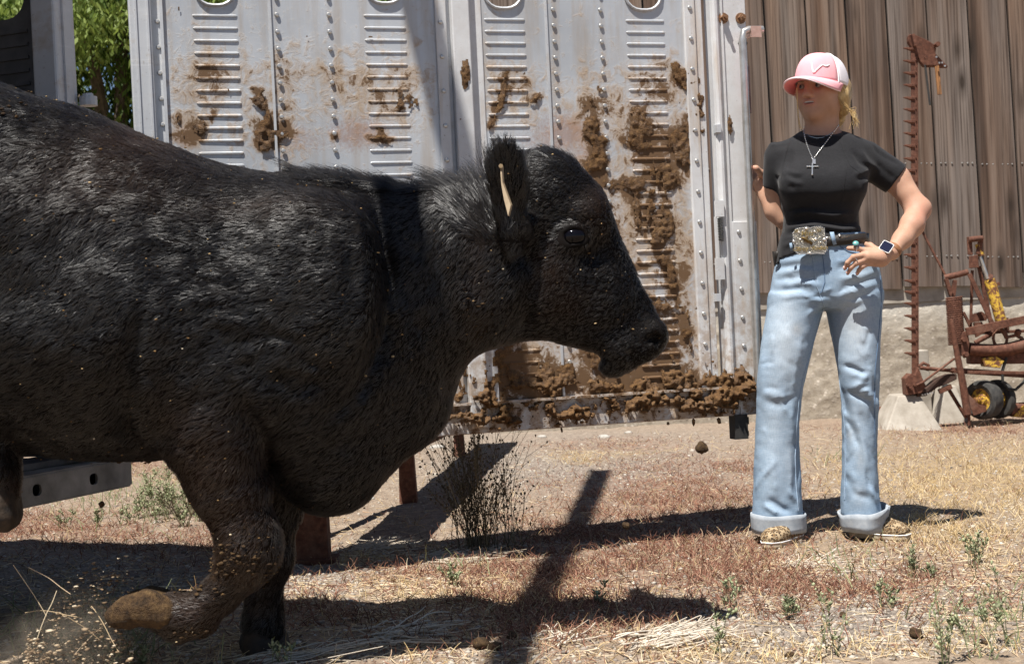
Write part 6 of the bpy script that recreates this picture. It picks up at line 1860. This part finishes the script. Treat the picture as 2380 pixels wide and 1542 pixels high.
m = MB(); m.bar(cz(592, 1400), cz(590, 1530), .004, .003, (0, 1, 0)); m.bar(cz(535, 1440), cz(650, 1438), .004, .003, (0, 1, 0))
for x, y in ((533, 1440), (655, 1438), (590, 1535), (560, 1440), (625, 1438)): m.dome(cz(x, y, .006), (0, -1, 0), .0036, .003, 8, 2)
m.build('cross', MCH, neck)
m = MB(); m.bar(cz(610, 1352), cz(612, 1410), .011, .003, (0, 1, 0)); m.dome(cz(594, 1350), (0, -1, 0), .004, .003, 8, 2); m.build('charm', MCH, neck)
# ---- watch and rings
MBRN = simple('tan_strap', (.20, .085, .035), (.32, .15, .07), 40, .6, 0, .3)
wc = Vector(W(2072, 586, -.137)); wd_ = Vector(W(2095, 560, -.115)) - wc; wd_.normalize()
m = MB(); q = []
x_ = wd_.cross(Vector((0, 1, 0))).normalized(); y_ = wd_.cross(x_)
ce = wc + wd_ * .012
for i in range(25):
    a = 2 * math.pi * i / 24; q.append(ce + (x_ * math.cos(a) * .0268 + y_ * math.sin(a) * .0268))
v = []
for p_ in q: v += [p_ - wd_ * .009, p_ + wd_ * .009]
watch = mesh_obj('watch', v, [(2 * i, 2 * i + 2, 2 * i + 3, 2 * i + 1) for i in range(24)], MBRN, woman, True)
sm = watch.modifiers.new('thick', 'SOLIDIFY'); sm.thickness = .003; sm.offset = 0
face_c = Vector(W(2061, 575, -.172)); fn_ = Vector((-.35, -.85, .40)).normalized(); fx_ = (wd_ - fn_ * wd_.dot(fn_)).normalized(); fy_ = fn_.cross(fx_)
def rrect(c, hx, hy, r, n=5):
    o = []
    for sx, sy, s in ((1, 1, 0), (-1, 1, 1), (-1, -1, 2), (1, -1, 3)):
        for k in range(n + 1):
            a = (s + k / n) * math.pi / 2
            o.append(c + fx_ * (sx * (hx - r) + r * math.cos(a)) + fy_ * (sy * (hy - r) + r * math.sin(a)))
    return o
m = MB(); m.prism(rrect(face_c, .0185, .0205, .006), fn_ * .008); m.build('watch_case', MSTN, watch)
m = MB(); m.prism(rrect(face_c + fn_ * .0082, .0160, .0178, .0045), fn_ * .0012); t = NT('watch_glass'); m.build('watch_face', t.fin((.012, .014, .035), .08, 0, .6), watch)
def ring(px, py, off, d, r, mat, name):
    c = Vector(W(px, py, off)); d = Vector(d).normalized(); x = d.cross(Vector((0, 1, 0))).normalized(); y = d.cross(x)
    m = MB(); m.tube([c + x * math.cos(a * math.pi / 8) * r + y * math.sin(a * math.pi / 8) * r for a in range(17)], .0013, 6, False); return m.build(name, mat, woman, True)
ring(1990, 604, -.179, W(1984, 608) - W(1998, 600), .0105, MSTN, 'ring')
rg2 = ring(1990, 577, -.168, W(1980, 576) - W(2000, 578), .0105, MSTN, 'ring')
m = MB(); m.dome(W(1989, 565, -.176), (-.1, -.8, .6), .0105, .005, 12, 3); m.build('turquoise_stone', simple('turquoise', (.09, .26, .25), (.16, .38, .36), 50, .25), rg2, True)
MNAILP = simple('finger_nail', (.62, .36, .30), (.70, .44, .38), 50, .3)
for x, y, dx, dy in ((1962, 621, -6, 9), (1969, 632, -5, 9), (1991, 634, -3, 8), (1746, 388, -7, -1)):
    a = on(skin_bvh, x, y, .0006)
    m = MB(); v_ = Vector((dx, 0, -dy)).normalized()
    m.dome(a, (0, -1, .1), .0048, .0016, 8, 2); m.build('finger_nail', MNAILP, body_w, True)
# ================================================================== RUSTY SICKLE MOWER against the barn
MD = 9.25
Q4 = lambda x, y: (2068.6 + x * .3241, 511.3 + y * .3241)
Q3 = lambda x, y: (2033.8 + x * .2412, 34.9 + y * .2412)
M4 = lambda x, y, o=0.0: P(*Q4(x, y), MD + o)
M3 = lambda x, y, o=0.0: P(*Q3(x, y), MD + o)
K4 = .3241 * MD / FPX
mow = empty('sickle_mower', G(*Q4(560, 1440)), 'rusty farm sickle mower with raised cutter bar, big spring and yellow cylinder by the barn', 'mower')
MYEL = NT('chipped_yellow'); a_ = MYEL.noise(38, 6, .72, dist=.6)
MYEL.bump(a_, .3, .003)
MYELL = MYEL.fin(MYEL.ramp(a_, [(.40, (.13, .055, .030)), (.49, (.22, .10, .04)), (.53, (.58, .37, .045)), (.8, (.68, .47, .08))]), .6, 0, .35)
MTYRE = simple('old_tyre', (.018, .018, .018), (.06, .056, .05), 25, .85, 0, .3)
def mp(name, mb, mat=None, parent=None, smooth=False, bevel=0.0): return mb.build(name, mat or MRUST, parent or mow, smooth, bevel)
def mtube(name, pts, r, mat=None, n=10, smooth=True, parent=None):
    m = MB(); m.tube(pts, r, n); return mp(name, m, mat, parent, smooth)
def mbar(name, a, b, w, h, mat=None, up=(0, 1, 0), parent=None):
    m = MB(); m.bar(a, b, w, h, up); return mp(name, m, mat, parent, False, .002)
cut_t, cut_b = M3(372, 270), M4(176, 1105)
bar = mbar('cutter_bar', cut_t, cut_b, .036, .014)
mbar('back_strip', cut_t + Vector((.022, .004, -.01)), cut_b + Vector((.024, .004, .02)), .008, .018)
g0 = None
def guard_mb(c):
    m = MB(); h = .022
    pr = [(.016, .026), (-.010, .022), (-.030, .015), (-.046, .009), (-.054, .003)]
    b0 = len(m.v)
    for x, r in pr:
        for k in range(6):
            a = k * math.pi / 3
            m.v.append(tuple(c + Vector((x, .011 * math.sin(a) * (r / .026 + .3), (r * .55) * math.cos(a) * (1.5 if math.cos(a) < 0 else .5) + .004 * (x < -.02)))))
    for i in range(len(pr) - 1):
        for k in range(6): m.f.append((i * 6 + k, i * 6 + (k + 1) % 6, (i + 1) * 6 + (k + 1) % 6, (i + 1) * 6 + k))
    m.f += [tuple(range(5, -1, -1)), tuple(24 + k for k in range(6))]
    m.dome(c + Vector((.024, -.004, 0)), (1, 0, 0), .006, .009, 6, 2)
    return m
ys3 = [320, 440, 555, 672, 795, 905, 1020, 1135, 1255, 1378, 1490, 1605, 1720]
ys = [Q3(0, y)[1] for y in ys3] + [Q4(0, y)[1] for y in (160, 245, 335, 430, 510, 592, 682, 772, 860, 950)]
gc = []
for y in ys:
    k = (y - Q3(0, 270)[1]) / (Q4(0, 1105)[1] - Q3(0, 270)[1]); gc.append(cut_t.lerp(cut_b, k) + Vector((-.016, -.004, 0)))
g0 = mp('guard', guard_mb(gc[0]))
for c in gc[1:]: copy_at(g0, mow, c - gc[0])
pl = [(315, 200), (330, 188), (375, 184), (500, 240), (575, 285), (590, 320), (583, 372), (640, 430), (705, 495), (640, 493), (560, 486), (470, 488), (430, 440), (398, 372), (350, 310), (318, 250)]
m = MB(); m.prism([M3(x, y, -.02 + .0004 * (x - 315) * .3) for x, y in pl], (.008, .06, -.004)); mp('divider_shoe', m, None, None, False, .004)
for x, y in ((590, 405), (618, 462), (645, 460), (672, 492), (490, 405)):
    m = MB(); m.disc(M3(x, y, -.025), (0, 1, 0), .006 if x != 490 else .011, .01, 8); mp('bolt_head', m, MZINC if x != 490 else None)
m = MB(); m.disc(M3(598, 285, -.02), (0, 1, 0), .016, .05, 6); mp('bolt_head', m)
m = MB(); m.bar(M3(358, 190, -.03), M3(385, 300, -.03), .05, .02); mp('shoe_clamp', m)
mbar('grass_stick', M3(482, 480), M3(530, 868), .013, .008, MDARK)
t = NT('orange_board'); w_ = t.noise(1, 5, .6, t.pos((80, 80, 12))); t.bump(w_, .4, .003)
mbar('grass_board', M3(594, 490, .02), M3(622, 768, .02), .027, .012, t.fin(t.ramp(w_, [(.35, (.06, .028, .014)), (.6, (.33, .15, .05))]), .8))
mtube('lift_rod', [M4(215, 50, .1), M4(395, 392, .05)], .0085)
mtube('top_arm', [M4(392, 412, .02), M4(470, 395), M4(558, 372)], .020)
m = MB(); m.bar(M4(400, 420), M4(440, 545), .022, .03, (0, 1, 0)); m.bar(M4(465, 430), M4(452, 545), .022, .03, (0, 1, 0)); mp('spring_hanger', m)
m = MB(); m.hexa([M4(565, 345, -.03), M4(638, 340, -.03), M4(638, 340, .05), M4(565, 345, .05), M4(565, 258, -.03), M4(632, 248, -.03), M4(632, 248, .05), M4(565, 258, .05)]); mp('pivot_block', m, None, None, False, .004)
for a, b, w in (((575, 250), (568, 120), .030), ((632, 245), (655, 118), .030)): mbar('clevis_plate', M4(*a, -.01), M4(*b, -.01), w, .018)
m = MB(); m.tube([M4(562, 140, -.03), M4(662, 130, -.03)], .019, 10); mp('clevis_pin', m, None, None, True)
mtube('cylinder_eye', [M4(630, 170), M4(655, 255)], .020, MYELL, 12)
mtube('cylinder_rod', [M4(645, 262), M4(700, 420)], .0125, MZINC, 12)
cy = mtube('cylinder', [M4(714, 425), M4(718, 440), M4(800, 738)], [.034, .036, .036], MYELL, 18)
mtube('cylinder_cap', [M4(703, 422), M4(716, 428)], .038, None, 16)
mbar('cylinder_port', M4(765, 450), M4(775, 470), .03, .02)
mbar('brace_bar', M4(568, 385, -.02), M4(735, 745, -.02), .028, .010); mbar('brace_bar', M4(638, 330, .03), M4(725, 745, .03), .026, .012); mbar('brace_bar', M4(590, 360, .06), M4(578, 770, .06), .018, .012)
mbar('brace_bar', M4(525, 660, .06), M4(585, 780, .06), .020, .012)
m = MB(); m.prism([M4(580, 680, .05), M4(660, 655, .05), M4(705, 690, .05), M4(690, 720, .05), M4(580, 735, .05)], (0, .03, 0)); m.prism([M4(605, 735, .05), M4(660, 728, .05), M4(690, 800, .05), M4(620, 840, .05)], (0, .03, 0)); mp('crank_plate', m)
sp = []; nt = 23; sa, sb = M4(458, 552), M4(478, 895); ax = (sb - sa).normalized(); sx_ = ax.cross(Vector((0, 1, 0))).normalized(); sy_ = ax.cross(sx_)
for i in range(nt * 14 + 1):
    g = i / 14 * 2 * math.pi; k = i / (nt * 14)
    sp.append(sa.lerp(sb, k) + sx_ * math.cos(g) * .049 + sy_ * math.sin(g) * .049)
mtube('coil_spring', sp, .0062, None, 6)
mtube('spring_stem', [M4(456, 540), M4(480, 930)], .010, None, 8)
mtube('leg', [M4(440, 705, -.08), M4(470, 900, -.08), M4(520, 1160, -.08), M4(556, 1392, -.08)], [.013, .018, .024, .0255], None, 12)
mtube('leg_foot', [M4(566, 1388, -.08), M4(568, 1470, -.08)], .010, None, 8)
mtube('bent_tube', [M4(566, 922), M4(660, 932), M4(740, 935), M4(850, 925), M4(1000, 885), M4(1120, 850)], .042, None, 18)
m = MB(); m.prism([M4(505, 830, -.05), M4(530, 795, -.05), M4(560, 800, -.05), M4(572, 880, -.05), M4(560, 975, -.05), M4(520, 975, -.05)], (0, .10, 0)); mp('end_bracket', m, None, None, False, .004)
for x, y in ((530, 855), (545, 960)):
    m = MB(); m.disc(M4(x, y, -.06), (0, 1, 0), .016, .03, 6); mp('bolt_head', m)
mbar('angle_bar', M4(545, 800, -.05), M4(1080, 690, -.05), .028, .05, None, (0, 0, 1)); mbar('angle_bar', M4(555, 812, .1), M4(1080, 790, .1), .02, .03)
mtube('linkage', [M4(610, 880, .05), M4(720, 820, .05), M4(760, 770, .05)], .016); mtube('linkage', [M4(470, 880, .0), M4(510, 870, .0), M4(540, 985, .0)], .014)
hr_ = [M4(790, 845) + Vector((math.cos(a * .5236) * .045, 0, math.sin(a * .5236) * .06)) for a in range(13)]
mtube('handle_ring', hr_, .010, None, 8)
mtube('linkage', [M4(800, 780), M4(830, 840), M4(905, 825), M4(950, 850)], .012); mtube('linkage', [M4(830, 700, .04), M4(838, 800, .04)], .016)
m = MB(); m.dome(M4(915, 805), (0, -1, .3), .025, .03, 10, 3); mp('cap_nut', m, None, None, True)
m = MB(); m.bar(M4(560, 990, .05), M4(1100, 985, .05), .075, .10, (0, 1, 0)); mp('gearbox', m, None, None, False, .01)
m = MB(); m.prism([M4(660, 990, -.02), M4(760, 975, -.02), M4(820, 1010, -.02), M4(790, 1060, -.02), M4(680, 1050, -.02)], (0, .08, 0)); mp('yellow_casing', m, MYELL, None, False, .004)
mbar('lower_beam', M4(440, 1075, .05), M4(1100, 1120, .05), .036, .04, None, (0, 1, 0)); mbar('lower_beam', M4(560, 1090, -.05), M4(1100, 1095, -.05), .02, .03)
mtube('push_rod', [M4(215, 1058, -.02), M4(330, 1068, -.02), M4(455, 1080, -.02)], [.014, .012, .013]); mtube('yoke', [M4(205, 1050), M4(240, 1024), M4(275, 1040), M4(265, 1080)], .012)
mtube('tie_rod', [M4(190, 1182, -.06), M4(230, 1165, -.06), M4(462, 992, -.04)], .0075, None, 8)
m = MB(); m.prism([M4(x, y, -.05) for x, y in ((110, 1135), (150, 1098), (180, 1110), (205, 1050), (238, 1145), (260, 1190), (225, 1240), (120, 1255))], (0, .10, 0)); mp('inner_shoe', m, None, None, False, .004)
m = MB(); m.prism([M4(x, y, -.02) for x, y in ((200, 1235), (260, 1205), (340, 1135), (420, 1105), (480, 1100), (480, 1140), (420, 1170), (340, 1200), (260, 1260), (190, 1268))], (0, .08, 0)); mp('bar_arm', m, simple('dark_rust', (.03, .016, .011), (.075, .038, .026), 30, .85), None, False, .004)
for k in range(5):
    m = MB(); m.disc(M4(232 + 18 * k, 1252 - 4 * k, -.03), (0, 1, 0), .006, .012, 6); mp('bolt_head', m, MZINC)
for k in range(3):
    m = MB(); m.disc(M4(125 + 26 * k, 1180 + 24 * (k % 2), -.06), (0, 1, 0), .009, .02, 6); mp('bolt_head', m)
mbar('stub_bar', M4(350, 1230), M4(440, 1190), .03, .03)
wax = Vector((-.80, -.60, 0)).normalized()
def wheel(c, r, w, lab=None):
    m = MB(); N = 28; prof = [(.60, -.5), (.80, -.62), (.95, -.5), (1.0, -.25), (1.0, .25), (.95, .5), (.80, .62), (.60, .5)]
    x = wax.cross(Vector((0, 0, 1))).normalized(); y = wax.cross(x)
    for i in range(N):
        a = 2 * math.pi * i / N
        for rr_, q in prof: m.v.append(tuple(c + (x * math.cos(a) + y * math.sin(a)) * r * rr_ + wax * w * q))
    L = len(prof)
    for i in range(N):
        j = (i + 1) % N
        for k in range(L): m.f.append((i * L + k, i * L + (k + 1) % L, j * L + (k + 1) % L, j * L + k))
    wl = mp('wheel', m, MTYRE, None, True)
    m = MB(); m.disc(c + wax * w * .2, wax, r * .62, .02, 24); m.disc(c + wax * w * .36, wax, r * .40, .04, 16, r * .3); mp('rim', m, MYELL, wl)
    m = MB(); m.disc(c + wax * w * .75, wax, r * .17, .09, 12); mp('hub', m, MYELL, wl)
wheel(M4(672, 1288, .02), .128, .085); wheel(M4(772, 1282, .10), .128, .05)
m = MB(); m.prism([M4(562, 1245, -.06), M4(640, 1320, -.06), M4(690, 1330, -.06), M4(690, 1370, -.06), M4(600, 1400, -.06), M4(575, 1330, -.06)], (0, .012, 0)); mp('wheel_plate', m)
mtube('hose', [M4(835, 985), M4(806, 1080), M4(808, 1160), M4(845, 1210), M4(900, 1215), M4(955, 1165), M4(1000, 1090)], .010, MDARK, 8)
mtube('side_pipe', [M4(850, 1358, .08), M4(1150, 1340, .2)], .043, None, 16)
m = MB(); m.disc(M4(848, 1358, .079), M4(850, 1358, .08) - M4(1150, 1340, .2), .030, .004, 16); mp('bore_shade', m, MDARK)  # black disc on the pipe end paints the shade inside it
m = MB(); m.prism([M4(880, 1410, .05), M4(960, 1330, .05), M4(1010, 1330, .05), M4(1010, 1420, .05)], (0, .05, 0)); mp('yellow_bracket', m, MYELL)
mtube('drag_link', [M4(420, 1210, .06), M4(545, 1415, .06)], .012)

# concrete piers under the mower, a stub column and a loose pipe at the foot of the wall
def pier(x0, x1, t0, t1, yb, yt, off, label, depth=.36):
    e = G(*Q4((x0 + x1) / 2, yb)); d = e.y
    a, b = P(*Q4(x0, yb), d), P(*Q4(x1, yb), d); c, g = P(*Q4(t0, yt), d), P(*Q4(t1, yt), d)
    a.z = b.z = -.03
    b_ = lambda p, k: p + Vector((0, k, 0))
    m = MB(); ins = (b.x - a.x - (g.x - c.x)) / 2
    zt = (c.z + g.z) / 2; c.z = g.z = zt
    m.hexa([a, b, b_(b, depth + 2 * ins * .3), b_(a, depth + 2 * ins * .3), b_(c, ins), b_(g, ins), b_(g, depth), b_(c, depth)])
    o = m.build('concrete_pier', MCON2, None, False, .008)
    return tag(o, label, 'pier', 'concrete piers by the barn')
pier(-40, 385, 95, 250, 1492, 1262, 0, 'pale concrete pier shaped like a cut pyramid under the mower inner shoe')
pier(330, 580, 425, 500, 1440, 1190, .1, 'concrete pier behind the mower leg, half in shade', .3)
m = MB(); a = P(*Q4(140, 1250), MD + .45); b = P(*Q4(300, 1250), MD + .45)
m.hexa([Vector((a.x, a.y, -.02)), Vector((b.x, a.y, -.02)), Vector((b.x, a.y + .15, -.02)), Vector((a.x, a.y + .15, -.02)), P(*Q4(200, 935), MD + .45), P(*Q4(275, 930), MD + .45), P(*Q4(275, 930), MD + .45) + Vector((0, .15, 0)), P(*Q4(200, 935), MD + .45) + Vector((0, .15, 0))])
tag(m.build('concrete_stub', MCON2, None, False, .006), 'narrow concrete stub standing behind the cutter bar foot', 'stub')
m = MB(); p0 = G(2020, 968); p0.y = BD - .16; m.tube([Vector((P(1995, 960, BD - .12).x, BD - .12, .035)), Vector((P(2102, 955, BD - .12).x, BD - .12, .035))], .026, 12)
tag(m.build('loose_pipe', MRUST, None, True), 'short rusty pipe lying along the foot of the barn wall', 'pipe')
# ================================================================== PLANTS, CLODS, KICKED UP DIRT
def on_ground(px, py):
    g = G(px, py); g.z = float(ground_h(np.array([g.x]), np.array([g.y]))[0]); return g
MBUD = simple('seed_head', (.05, .035, .022), (.13, .095, .055), 60, .9)
MGBUD = simple('green_bud', (.24, .27, .14), (.36, .38, .22), 60, .8)
def stems(base, n, h, spread, rng, branch=3, wob=.25, r=.0016, segs=8):
    paths, rad, tips = [], [], []
    for i in range(n):
        a = rng.random() * 6.283; d = np.array((math.cos(a) * spread * rng.random(), math.sin(a) * spread * rng.random() * .7, 1.0)); d /= np.linalg.norm(d)
        p = np.array(base) + np.array((rng.normal() * .03 * min(1, n / 12), rng.normal() * .03 * min(1, n / 12), -.005)); L = h * (.45 + .6 * rng.random())
        q = [p]
        for k in range(segs - 1):
            d = d + wob * (rng.random(3) - .5) * .5; d /= np.linalg.norm(d); p = p + d * L / (segs - 1); q.append(p)
        paths.append(q); rad.append(np.linspace(r, r * .45, segs)); tips.append(q[-1])
        for b in range(branch):
            k = rng.integers(2, segs - 1); e = q[k] + 0; dd = d + rng.normal(size=3) * .55; dd[2] = abs(dd[2]) * .8 + .25; dd /= np.linalg.norm(dd)
            l2 = L * (.14 + .28 * rng.random()); q2 = [e + dd * l2 * j / (segs - 1) + np.array((0, 0, .02 * l2 * j)) * .3 for j in range(segs)]
            paths.append(q2); rad.append(np.linspace(r * .55, r * .3, segs)); tips.append(q2[-1]); tips.append(q2[-3])
    return np.array(paths), np.array(rad), np.array(tips)
def plant(name, px, py, n, h, spread, seed, mat, budmat, label, group=None, branch=3, wob=.25, r=.0016, bud=.004, leaves=0, cat='weed'):
    rng = np.random.default_rng(seed); b = on_ground(px, py)
    e = empty(name, b, label, cat, group)
    p, w, tips = stems(b, n, h, spread, rng, branch, wob, r)
    curves_obj('stem', p, w, mat, e)['kind'] = 'stuff'
    if bud: lumps('seed_heads' if budmat is MBUD else 'buds', tips, bud * (.6 + .7 * rng.random(len(tips))), budmat, 'stuff', 1.2, .25, 1, seed, e)
    if leaves:
        V = []; P0 = p.reshape(-1, 3); k = rng.choice(len(P0), leaves * n); c = P0[k]
        a = rng.random(len(c)) * 6.283; t1 = np.stack([np.cos(a), np.sin(a), .5 + .8 * rng.random(len(c))], -1); t1 /= np.linalg.norm(t1, axis=1, keepdims=True)
        t2 = np.cross(t1, rng.normal(size=t1.shape)); t2 /= np.linalg.norm(t2, axis=1, keepdims=True); L = .010 + .014 * rng.random((len(c), 1))
        V = np.stack([c, c + t1 * L * .5 + t2 * L * .13, c + t1 * L, c + t1 * L * .5 - t2 * L * .13], 1).reshape(-1, 3)
        o = mesh_obj('leaves', V, np.arange(len(V)).reshape(-1, 4), MWEED, e, False, {'tone': np.repeat(rng.random(len(c)), 4)}); o['kind'] = 'stuff'
    return e
t = NT('weed_leaf'); MWEED = t.fin(t.ramp(t.attr('tone'), [(0, (.075, .09, .042)), (.6, (.15, .172, .09)), (1, (.25, .262, .16))]), .8, 0, .2)
plant('dry_shrub', 1112, 1278, 78, .50, .62, 2, MTWIG, MBUD, 'dark dried shrub with brown seed heads in front of the pipe trestle', None, 5, .35, .0013, .0034, cat='shrub')
plant('dry_shrub', 1200, 1270, 14, .34, .75, 3, MTWIG, MBUD, 'thin dead twigs leaning right of the dark dried shrub', None, 3, .4, .0015, .0038, cat='shrub')
plant('dry_shrub', 430, 1222, 7, .26, 1.3, 5, MTWIG, MTWIG, 'dark bare twig branching before the green weeds near the bumper', None, 6, .4, .0022, .003, cat='shrub')
gl = 'low green weed in the leafy patch beside the trailer bumper'
for i, (x, y, h, n) in enumerate([(300, 1215, .10, 6), (330, 1200, .14, 7), (355, 1195, .17, 8), (385, 1190, .19, 8), (410, 1200, .17, 8), (440, 1195, .18, 8), (465, 1205, .16, 6), (370, 1215, .12, 6), (425, 1218, .12, 6), (150, 1225, .10, 5), (230, 1222, .08, 5), (395, 1160, .18, 6), (350, 1150, .14, 6), (440, 1150, .18, 6)]):
    plant('green_weed', x, y, n, h, .5, 20 + i, MGRN, MGBUD, gl, 'green weeds by the bumper', 3, .25, .0013, .0035, 26)
for i, (x, y, h, n, lb) in enumerate([(640, 1540, .075, 2, 'budding weed stem beside the standing black foreleg'), (675, 1542, .05, 2, 'short budding weed just right of the tallest weed by the foreleg'), (275, 1541, .06, 4, 'budding green weed at the bottom under the lifted hoof'), (195, 1541, .055, 4, 'budding green weed low in the kicked up dust'), (325, 1541, .05, 3, 'small weed right of the one under the lifted hoof'),
                                     (1920, 1515, .16, 4, 'tall thin budding weed below the rolled cuffs'), (1665, 1515, .13, 3, 'budding weed beside the dung clods at the edge of the shade'), (2200, 1520, .20, 5, 'tall grey green weed in the lower right corner patch'), (2290, 1515, .23, 5, 'tallest grey green weed of the lower right patch'), (2345, 1480, .20, 4, 'grey green weed at the right edge of the picture'),
                                     (1050, 1365, .085, 6, 'small green weed in the red stubble before the shrub'), (1390, 1405, .08, 4, 'small grey green weed beside the long beam shadow'), (1845, 1425, .06, 6, 'low dark green tuft on the bare dirt below the woman'), (2130, 1330, .09, 8, 'grey green tuft on straw to the right below the woman'), (2260, 1310, .10, 8, 'wide grey green tuft further right on the straw'), (1700, 1400, .08, 5, 'grey green sprig on the bare dirt left of the low tuft'), (2060, 1400, .09, 5, 'thin sprig right of the low dark tuft')]):
    plant('budding_weed', x, y, n, h, .45, 60 + i, MGRN, MGBUD, lb, 'small weeds scattered over the dirt', 2, .2, .0012, .0036, 20)
# clods
for i, (x, y, s, lb) in enumerate([(1120, 1505, .026, 'dark dung clod in the shade below the heifer muzzle shadow'), (1150, 1512, .02, 'smaller dung clod touching the one below the muzzle shadow'), (1190, 1488, .016, 'dung clod at the rim of the bottom shade'), (1165, 1375, .010, 'little dung crumb on the red stubble'), (1255, 1425, .012, 'little dung clod inside the beam shadow foot'), (2130, 1468, .020, 'oval dung clod on bare dirt below the weeds right'), (1960, 1420, .012, 'small brown clod on bare dirt under the woman'),
                                  (1835, 1512, .014, 'brown clod left of the tall thin weed'), (1500, 1485, .022, 'brown dung clod on the pale stalks'), (1880, 1290, .012, 'dung crumb in the straw by the shoes'), (1780, 1462, .009, 'tiny clod on the bare dirt'), (2290, 1480, .012, 'clod among the tall weeds right')]):
    p = on_ground(x, y); clod((p.x, p.y, p.z + s * .4), (s, s * .9, s * .65), lb, 'dung clods on the ground', 3, i)
for i, (x, y, d, s, lb) in enumerate([(1630, 1040, 4.4, .020, 'dung clod flying in the air below the gate foot'), (1455, 1221, 4.2, .012, 'small yellowish clod in the air over the gate shadow'), (345, 1068, 3.5, .009, 'crumb of dirt falling off the heifer belly'), (278, 1070, 3.5, .008, 'dark crumb falling near the bumper end'), (236, 1172, 3.5, .009, 'dark crumb in the air below the bumper'), (2095 - 1400, 1180, 3.5, .004, 'tiny speck falling beside the brisket')]):
    clod(P(x, y, d), (s, s * .8, s * .9), lb, 'clods flying in the air', 3, 40 + i, 'flying_clod')
# pale stalks lying in a fan, and bigger litter
rng = np.random.default_rng(91)
def fan(name, px, py, n, L, ang, sp, mat, w=.0022, z=.012):
    b = on_ground(px, py); a = ang + rng.normal(size=n) * sp; o = np.zeros((n, 5, 3)); c = np.array(b) + np.stack([rng.normal(size=n) * .04, rng.normal(size=n) * .05, z * rng.random(n)], -1)
    for k in range(5): o[:, k] = c + np.stack([np.cos(a), np.sin(a), .10 * rng.random(n) + .02], -1) * (L * (.4 + .8 * rng.random(n)) * k / 4)[:, None] + rng.normal(size=(n, 3)) * .003
    tag(curves_obj(name, o, np.full((n, 5), w) * np.linspace(1, .5, 5), mat), kind='stuff')
MPALE = strand_mat('pale_stalk', [(0, (.36, .30, .23)), (.5, (.52, .45, .36)), (1, (.62, .56, .47))])
fan('pale_stalks', 1500, 1500, 60, .20, .35, .35, MPALE); fan('pale_stalks', 900, 1478, 40, .18, .2, .8, MPALE); fan('pale_stalks', 1010, 1295, 120, .20, .1, .5, MPALE, .0018); fan('pale_stalks', 870, 1270, 110, .16, .6, .9, MPALE, .0016); fan('pale_stalks', 1270, 1500, 14, .12, 1.2, .6, MPALE)
fan('pale_stalks', 1850, 1305, 70, .15, .3, .8, MPALE, .0016); fan('pale_stalks', 600, 1535, 30, .25, .1, .3, MPALE, .0016)
# chips and dust thrown up by the lifted hoof
n = 2600
x = 60 + 250 * rng.random(n) ** 1.1; y = 1545 - (170 + 60 * rng.random(n)) * rng.random(n) ** 1.4 * np.clip((x - 20) / 160, .35, 1.15); dd = 3.34 + .22 * rng.random(n)
pos = np.array([P(a, b, c) for a, b, c in zip(x, y, dd)])
t = NT('debris'); MDEB = t.fin(t.ramp(t.attr('tone'), [(0, (.07, .045, .026)), (.5, (.24, .165, .10)), (.85, (.42, .33, .22)), (1, (.55, .48, .37))]), .85, 0, .2)
lumps('flying_chips', pos, .0008 + .0068 * rng.random(n) ** 5, MDEB, 'stuff', .4, .6, 1, 5)
n = 9; o = np.zeros((n, 5, 3))
for i in range(n):
    a = np.array(P(90 + 220 * rng.random(), 1350 + 160 * rng.random(), 3.4)); d = rng.normal(size=3) * (.03, .02, .03)
    for k in range(5): o[i, k] = a + d * k / 2 + np.array((0, 0, -.004 * (k - 2) ** 2)) * rng.random()
for k in range(5): o[0, k] = P(255 - 22 * k, 1440 + 17 * k + 4 * k * k * .3, 3.4)
tag(curves_obj('flying_straws', o, np.full((n, 5), .0009), MSTRAW), kind='stuff')
t = NT('dust')
t.t.nodes.remove(t.b)
vp = t.n('ShaderNodeVolumePrincipled'); vp.inputs['Color'].default_value = (.80, .68, .54, 1)
gr = t.n('ShaderNodeTexGradient', gradient_type='SPHERICAL'); t.t.links.new(t.co.outputs['Object'], gr.inputs[0])
nz = t.noise(3.2, 4, .65, dist=.4)
t.set(vp.inputs['Density'], t.math('MULTIPLY', t.math('MULTIPLY', t.ramp(gr.outputs['Fac'], [(0, 0.0), (.7, 1.0)]), t.ramp(nz, [(.42, 0.0), (.68, 1.0)])), 5.0))
t.t.links.new(vp.outputs[0], t.out.inputs['Volume'])
v, f = ico(3)
dust = mesh_obj('dust_cloud', v, f, t.m, None, True); dust.location = P(150, 1500, 3.42); dust.scale = (.22, .16, .15); dust.rotation_euler = (0, R(-28), 0)
tag(dust, kind='stuff')
# a few white stones on the far dirt
for i, (x, y, s, lb) in enumerate([(1015, 1036, .055, 'flat white stone on the dirt behind the trestle'), (857, 1155, .03, 'whitish stone near the heifer brisket'), (1405, 1010, .05, 'pale stone on the far dirt behind the gate'), (1260, 1012, .035, 'brown stone beside the far pale stone'), (2100 - 640, 1002, .03, 'small grey stone on the far dirt')]):
    p = on_ground(x, y); v, f = ico(2); r = np.random.default_rng(i); v = v * (1 + .3 * fbm(v[:, 0] * 1.5 + i, v[:, 1] * 1.5, v[:, 2] * 1.5, 3))[:, None] * (s, s * .8, s * .4)
    o = mesh_obj('stone', v, f, simple('white_stone', (.27, .25, .22), (.42, .40, .36), 30, .85), None, True); o.location = p; tag(o, lb, 'stone', 'stones on the dirt')
bpy.context.view_layer.update()
